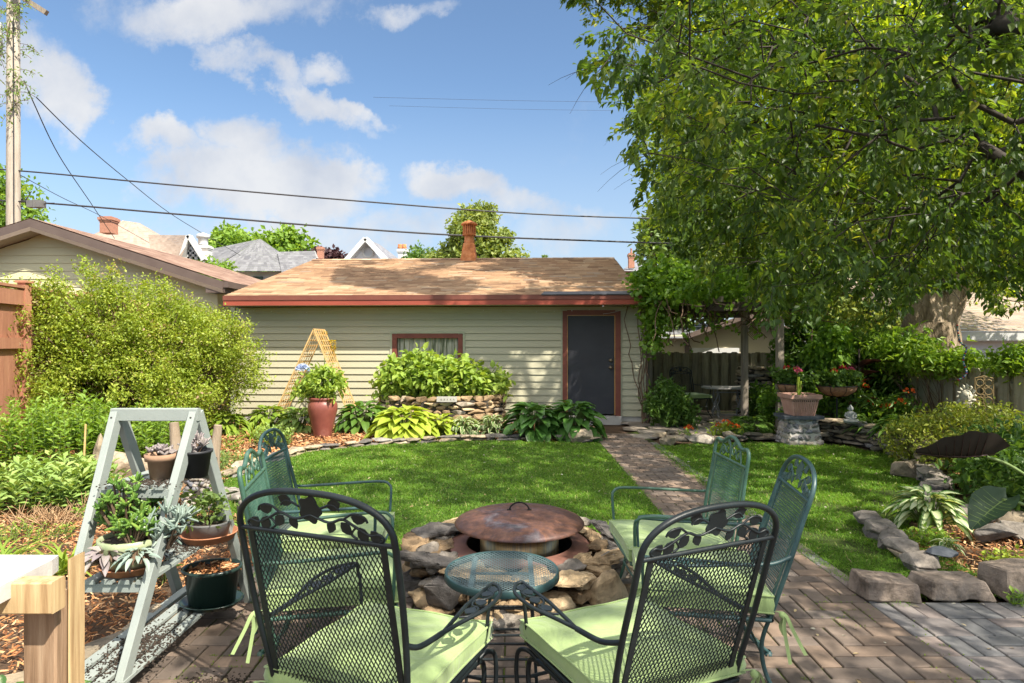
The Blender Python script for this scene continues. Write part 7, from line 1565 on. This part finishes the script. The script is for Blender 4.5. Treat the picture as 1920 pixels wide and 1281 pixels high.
# hanging style baskets on iron stands
M['coir']=mat_simple('coir_liner',[(.3,(.20,.10,.055)),(.7,(.36,.20,.11))],30,.95,bumpd=.008,bscale=60)
for x,y,z,lb,s in ((4.28,9.85,.82,'coir basket of red geraniums left of the square planter top',361),(4.95,9.75,.80,'wide coir basket of dark geraniums right of the square planter',362)):
    r=thing('flower_basket',lb,'basket',(x,y,0)); m=MB(); R0=.20 if s==361 else .30; m.lathe([(.001,z-.17),(R0*.5,z-.15),(R0*.85,z-.08),(R0,z),(R0*.92,z),(.001,z-.03)],n=22); m.build('liner',M['coir'],r)
    m=MB(); m.tube([(R0*math.cos(a),R0*math.sin(a),z) for a in np.arange(24)*2*math.pi/24],.007,6,closed=True)
    for k in range(8): a=k*math.pi/4; m.tube([(R0*1.02*math.cos(a),R0*1.02*math.sin(a),z),(R0*.87*math.cos(a),R0*.87*math.sin(a),z-.09),(R0*.5*math.cos(a),R0*.5*math.sin(a),z-.16),(0,0,z-.18)],.004,5)
    m.tube([(0,0,z-.18),(0,0,0)],.013,7)
    for k in range(3): a=k*2.09; m.tube([(0,0,.15),(.18*math.cos(a),.18*math.sin(a),.01)],.009,6)
    m.build('iron_stand',M['ironblk'],r); rng=np.random.default_rng(s); E=np.stack([rng.normal(size=70)*R0*.5,rng.normal(size=70)*R0*.45,z+.05+.14*rng.random(70)],1); crown_on(r,E,np.zeros(3),.09,13,.07,.85,M['lf_dark'],rng,.2,TL,name='foliage')
    for k in range(3): bloom(r,(rng.normal()*R0*.5,-R0*.2+rng.normal()*R0*.3,z+.20+.06*rng.random()),.035,26,M['p_pink' if k%2 else 'p_red'],rng,.035)
# coleus / upright plant behind
r=shrub('coleus','yellow green drooping leaves with reddish centres above the wide basket',(5.1,10.3,0),[((5.1,10.3,1.35),(.35,.25,.35))],70,14,.13,.5,M['lf_vine'],363,.14,.01,'greenstem',T=TL,cat='plant',droop=.8)
# plants in pots
r=thing('potted_stalk','pale yellow stalk with pink flower standing in the square planter','flower',(4.13,9.22,.66)); m=MB(); m.tube([(0,0,0),(-.01,0,.2),(.0,0,.30)],.018,7); m.tube([(.02,0,0),(.03,0,.24)],.014,7); m.build('stem',M['lf_lime'],r); bloom(r,(0,0,.36),.035,30,M['p_pink'],np.random.default_rng(5)); crown_on(r,np.array([[.08,0,.06],[.12,0,.04],[-.06,0,.05]]),np.zeros(3),.05,8,.05,.6,M['lf_herb'],np.random.default_rng(5),name='foliage')
r=shrub('potted_hydrangea','leafy potted plant growing out of the tall red urn',(vx_,vd,.58),[((vx_+.02,vd,.82),(.34,.26,.24)),((vx_-.30,vd,.72),(.2,.2,.10))],95,12,.11,.45,M['lf_hyd'],364,.11,.01,'greenstem',T=TL,cat='plant',up=.5)
f_=thing('hydrangea_bloom','pale blue hydrangea flower head above the red urn','flower',(vx_-.27,vd-.12,1.03)); bloom(f_,(0,0,0),.075,170,M['p_blue'],np.random.default_rng(8),.045); m=MB(); m.tube([(0,0,0),(.15,.05,-.35)],.005,5); m.build('stem',M['greenstem'],f_)
def finger_succ(label,loc,r,h,n,mat,seed,LL=.045,W_=.3,name='succulent'):
    rng=np.random.default_rng(seed); ro=thing(name,label,'succulent',loc); cl=ell(n,(0,0,h*.6),(r,r,h*.45),rng,.5); A_=np.stack([cl[:,0]*.3,cl[:,1]*.3,0*cl[:,2]],1); segs_mesh('stem',A_,cl,.006,.004,M['twig'],ro,5)
    m=MB(); nn=n*9
    for i in range(nn):
        c=Vector(cl[i%n]); d=Vector(rdir(1,rng)[0])+Vector((0,0,.9)); d.normalize(); l=LL*rng.uniform(.6,1.1); m.tube([c,c+d*l*.5,c+d*l],[LL*W_*.35,LL*W_*.55,LL*W_*.3],5,tint=rng.random())
    m.build('foliage',mat,ro); return ro
finger_succ('bushy green finger jade filling the pale green bowl',(-1.72,2.87,.58),.12,.26,52,M['lf_succ'],371)
finger_succ('second lower green jade clump at the front of the bowl',(-1.66,2.80,.58),.09,.14,30,M['lf_succ'],372)
finger_succ('spindly grey green succulent spilling at the right of the bowl',(-1.56,2.86,.55),.10,.17,26,M['lf_grey'],373,.07,.16)
hosta('rosette_succulent','mauve grey rosette succulent trailing over the front of the bowl',(-1.74,2.735,.53),.09,.05,20,.075,.5,M['lf_mauve'],374,cat='succulent',stem='twig')
hosta('rosette_succulent','dusty green rosette hanging over the right side of the bowl',(-1.60,2.735,.53),.08,.05,18,.06,.42,M['lf_grey'],375,cat='succulent',stem='twig')
r=shrub('potted_plant','straggly small leaved plant in the grey pot on the ladder',(-1.56,3.30,.53),[((-1.58,3.28,.63),(.13,.12,.09))],34,8,.04,.6,M['lf_maple'],376,.06,.004,T=TL,cat='plant'); 
finger_succ('few drying succulent sprigs in the aged terracotta pot',(-1.655,3.02,.92),.05,.05,9,M['lf_mauve'],377,.035,.4); finger_succ('dry sprigs and stems in the black pot',(-1.515,3.06,.93),.055,.07,10,M['lf_mauve'],378,.05,.25)
n=120; rng=np.random.default_rng(379); a=rng.random(n)*6.28; rr_=.12*np.sqrt(rng.random(n)); p=np.stack([-1.56+rr_*np.cos(a),3.33+rr_*np.sin(a)*.86,.285+.012*rng.random(n)],1); d=rdir(n,rng)*np.array([1,1,.3])*.05; tag(segs_mesh('dead_leaves',p,p+d,.005,.003,M['mulch'],None,4),'rust brown dead stems in the dark green tub','dead plant')
# ================================================================== mulch and lawn
def in_any(P,polys):
    r=np.zeros(len(P),bool)
    for p in polys: r|=pip(P,p)
    return r
mul=[[(-2.35,2.0),(-1.95,2.7),(-1.68,3.4),(-1.5,4.2),(-1.6,4.7),(-2.35,5.4),(-2.95,6.3),(-3.1,7.6),(-2.85,8.5),(-2.0,9.15),(-.5,9.6),(1.1,9.4),(1.2,11.3),(-5,11.4),(-6.8,11),(-6.3,6.4),(-4.6,4.6),(-3.4,3.4)],
     [(2.6,3.85),(3.0,3.9),(3.9,3.9),(4.4,5.2),(3.6,5.4),(3.0,4.9),(2.75,4.3)],[(4.6,6.7),(5.2,9.0),(4.6,9.6),(5.5,10.5),(6.4,10.2),(7.0,7.5),(5.5,6.0),(4.4,6.0)],[(-2.35,1.2),(-1.8,2.4),(-3.4,3.4),(-3.4,1.2)]]
rng=np.random.default_rng(401); 
def scatter(polys,n,rng,dens=None):
    a=np.concatenate([np.array(p) for p in polys]); lo,hi=a.min(0),a.max(0); out=np.zeros((0,2))
    while len(out)<n:
        P=lo+rng.random((n*2,2))*(hi-lo); k=in_any(P,polys)
        if dens is not None: k&=rng.random(len(P))<dens(P)
        out=np.concatenate([out,P[k]])
    return out[:n]
n=52000; P=scatter(mul,n,rng,lambda P:np.clip((5.0/np.maximum(P[:,1],1.5))**1.2,0,1)); z=rng.random(n)**1.5*.028; pos=np.column_stack([P,z]); d=rdir(n,rng)*np.array([1,1,.35]); l=rng.uniform(.018,.062,n)*np.clip(P[:,1]/6,.75,1.5)
tc_=(np.array([[0,0,0],[0,1,.0],[1,0.9,.02],[1,.1,.02],[.5,.5,.12]],float)-[0,.5,0],[[(0,1,4),(1,2,4),(2,3,4),(3,0,4)],[]],np.zeros(5))
o=leaf_mesh('mulch',pos,d,np.tile([0,0,1.],(n,1))+rdir(n,rng)*.5,l,l*rng.uniform(.15,.4,n),tc_,M['mulch'],rng.random(n)); tag(o,'shredded red brown bark mulch over the planting beds','mulch',kind='stuff')
M['grass']=mat_leaf('grass_blade',[(0,(.075,.165,.014)),(.45,(.12,.25,.02)),(.85,(.20,.34,.03)),(1,(.42,.42,.16))],.38,1.8,rough=.5)
rng=np.random.default_rng(402); n=250000
def gd(P): 
    y=P[:,1]; w=np.clip((4.2/np.maximum(y,3))**1.15,0,1)
    bare=((P[:,0]>2.05)&(vn2(P)>.22)&(P[:,1]<6.3)); return w*np.where(bare,.12,1)
def vn2(P): return np.sin(P[:,0]*5.1+1.3)*np.sin(P[:,1]*4.3+.4)*.5+np.sin(P[:,0]*11+P[:,1]*7)*.3+np.sin(P[:,0]*2.3-P[:,1]*3.1)*.2
P=scatter([lawnLs,lawnRs],n,rng,gd)+rng.normal(size=(n,2))*.022; sc=np.clip(P[:,1]/4.5,.85,1.7); a=rng.random(n)*6.28; e=rng.uniform(.75,1.45,n); dr=np.stack([np.cos(a)*np.cos(e),np.sin(a)*np.cos(e),np.sin(e)],1)
pn=.5+.25*np.sin(P[:,0]*1.7+P[:,1]*.9)*np.sin(P[:,1]*1.3-P[:,0]*.6)+.15*np.sin(P[:,0]*5+P[:,1]*4.1); L_g=rng.uniform(.024,.055,n)*(.8+.4*pn)*np.where(rng.random(n)<.04,1.6,1)
tb=T_blade(2,.8); o=leaf_mesh('grass',np.column_stack([P,np.full(n,.002)]),dr,np.tile([0,0,1.],(n,1)),L_g,.0042*sc,tb,M['grass'],np.where(rng.random(n)<.05,1.0,np.clip(pn*.55+rng.random(n)*.40,0,.9))); tag(o,'short mown green lawn grass on both sides of the brick path','grass',kind='stuff')
# moss and weeds in the paving joints
M['moss']=mat_leaf('moss',[(0,(.10,.17,.015)),(1,(.20,.28,.03))],.2,1.5,rough=.9)
rng=np.random.default_rng(403); n=26000; P=np.column_stack([rng.uniform(-1.6,2.1,n),rng.uniform(1.6,3.7,n)]); u=((X0-P[:,0])/BW); v=((P[:,1]-3.579)/BW); k=(np.abs(u-np.round(u))*BW<.007)|(np.abs(v-np.round(v))*BW<.007)
k&=(np.sin(P[:,0]*4+2)*np.sin(P[:,1]*3.3+1)+.5*np.sin(P[:,0]*9-P[:,1]*6)>-.05); P=P[k]; n=len(P); o=leaf_mesh('moss',np.column_stack([P,np.full(n,.010)]),rdir(n,rng)*[1,1,.3]+[0,0,.5],np.tile([0,0,1.],(n,1)),.012,.007,TS,M['moss']); tag(o,'bright green moss growing in the patio brick joints','moss',kind='stuff')
# fallen leaves and petals
rng=np.random.default_rng(404); n=420; P=np.concatenate([scatter([lawnLs,lawnRs],260,rng),np.column_stack([rng.uniform(-1.5,4,160),rng.uniform(1.5,3.6,160)])]); d=rdir(n,rng)*[1,1,.2]
M['litter']=mat_leaf('fallen_leaf',[(0,(.30,.20,.10)),(.5,(.45,.36,.20)),(1,(.62,.60,.50))],.15,1.2,rough=.8,yell=(1,1,.9))
o=leaf_mesh('fallen_leaves',np.column_stack([P,np.where(np.arange(n)<260,.035,.018)]),d,np.tile([0,0,1.],(n,1))+rdir(n,rng)*.3,rng.uniform(.012,.045,n),rng.uniform(.008,.02,n),TL,M['litter']); tag(o,'dry pale leaves and petals fallen on the lawn and bricks','leaf litter',kind='stuff')
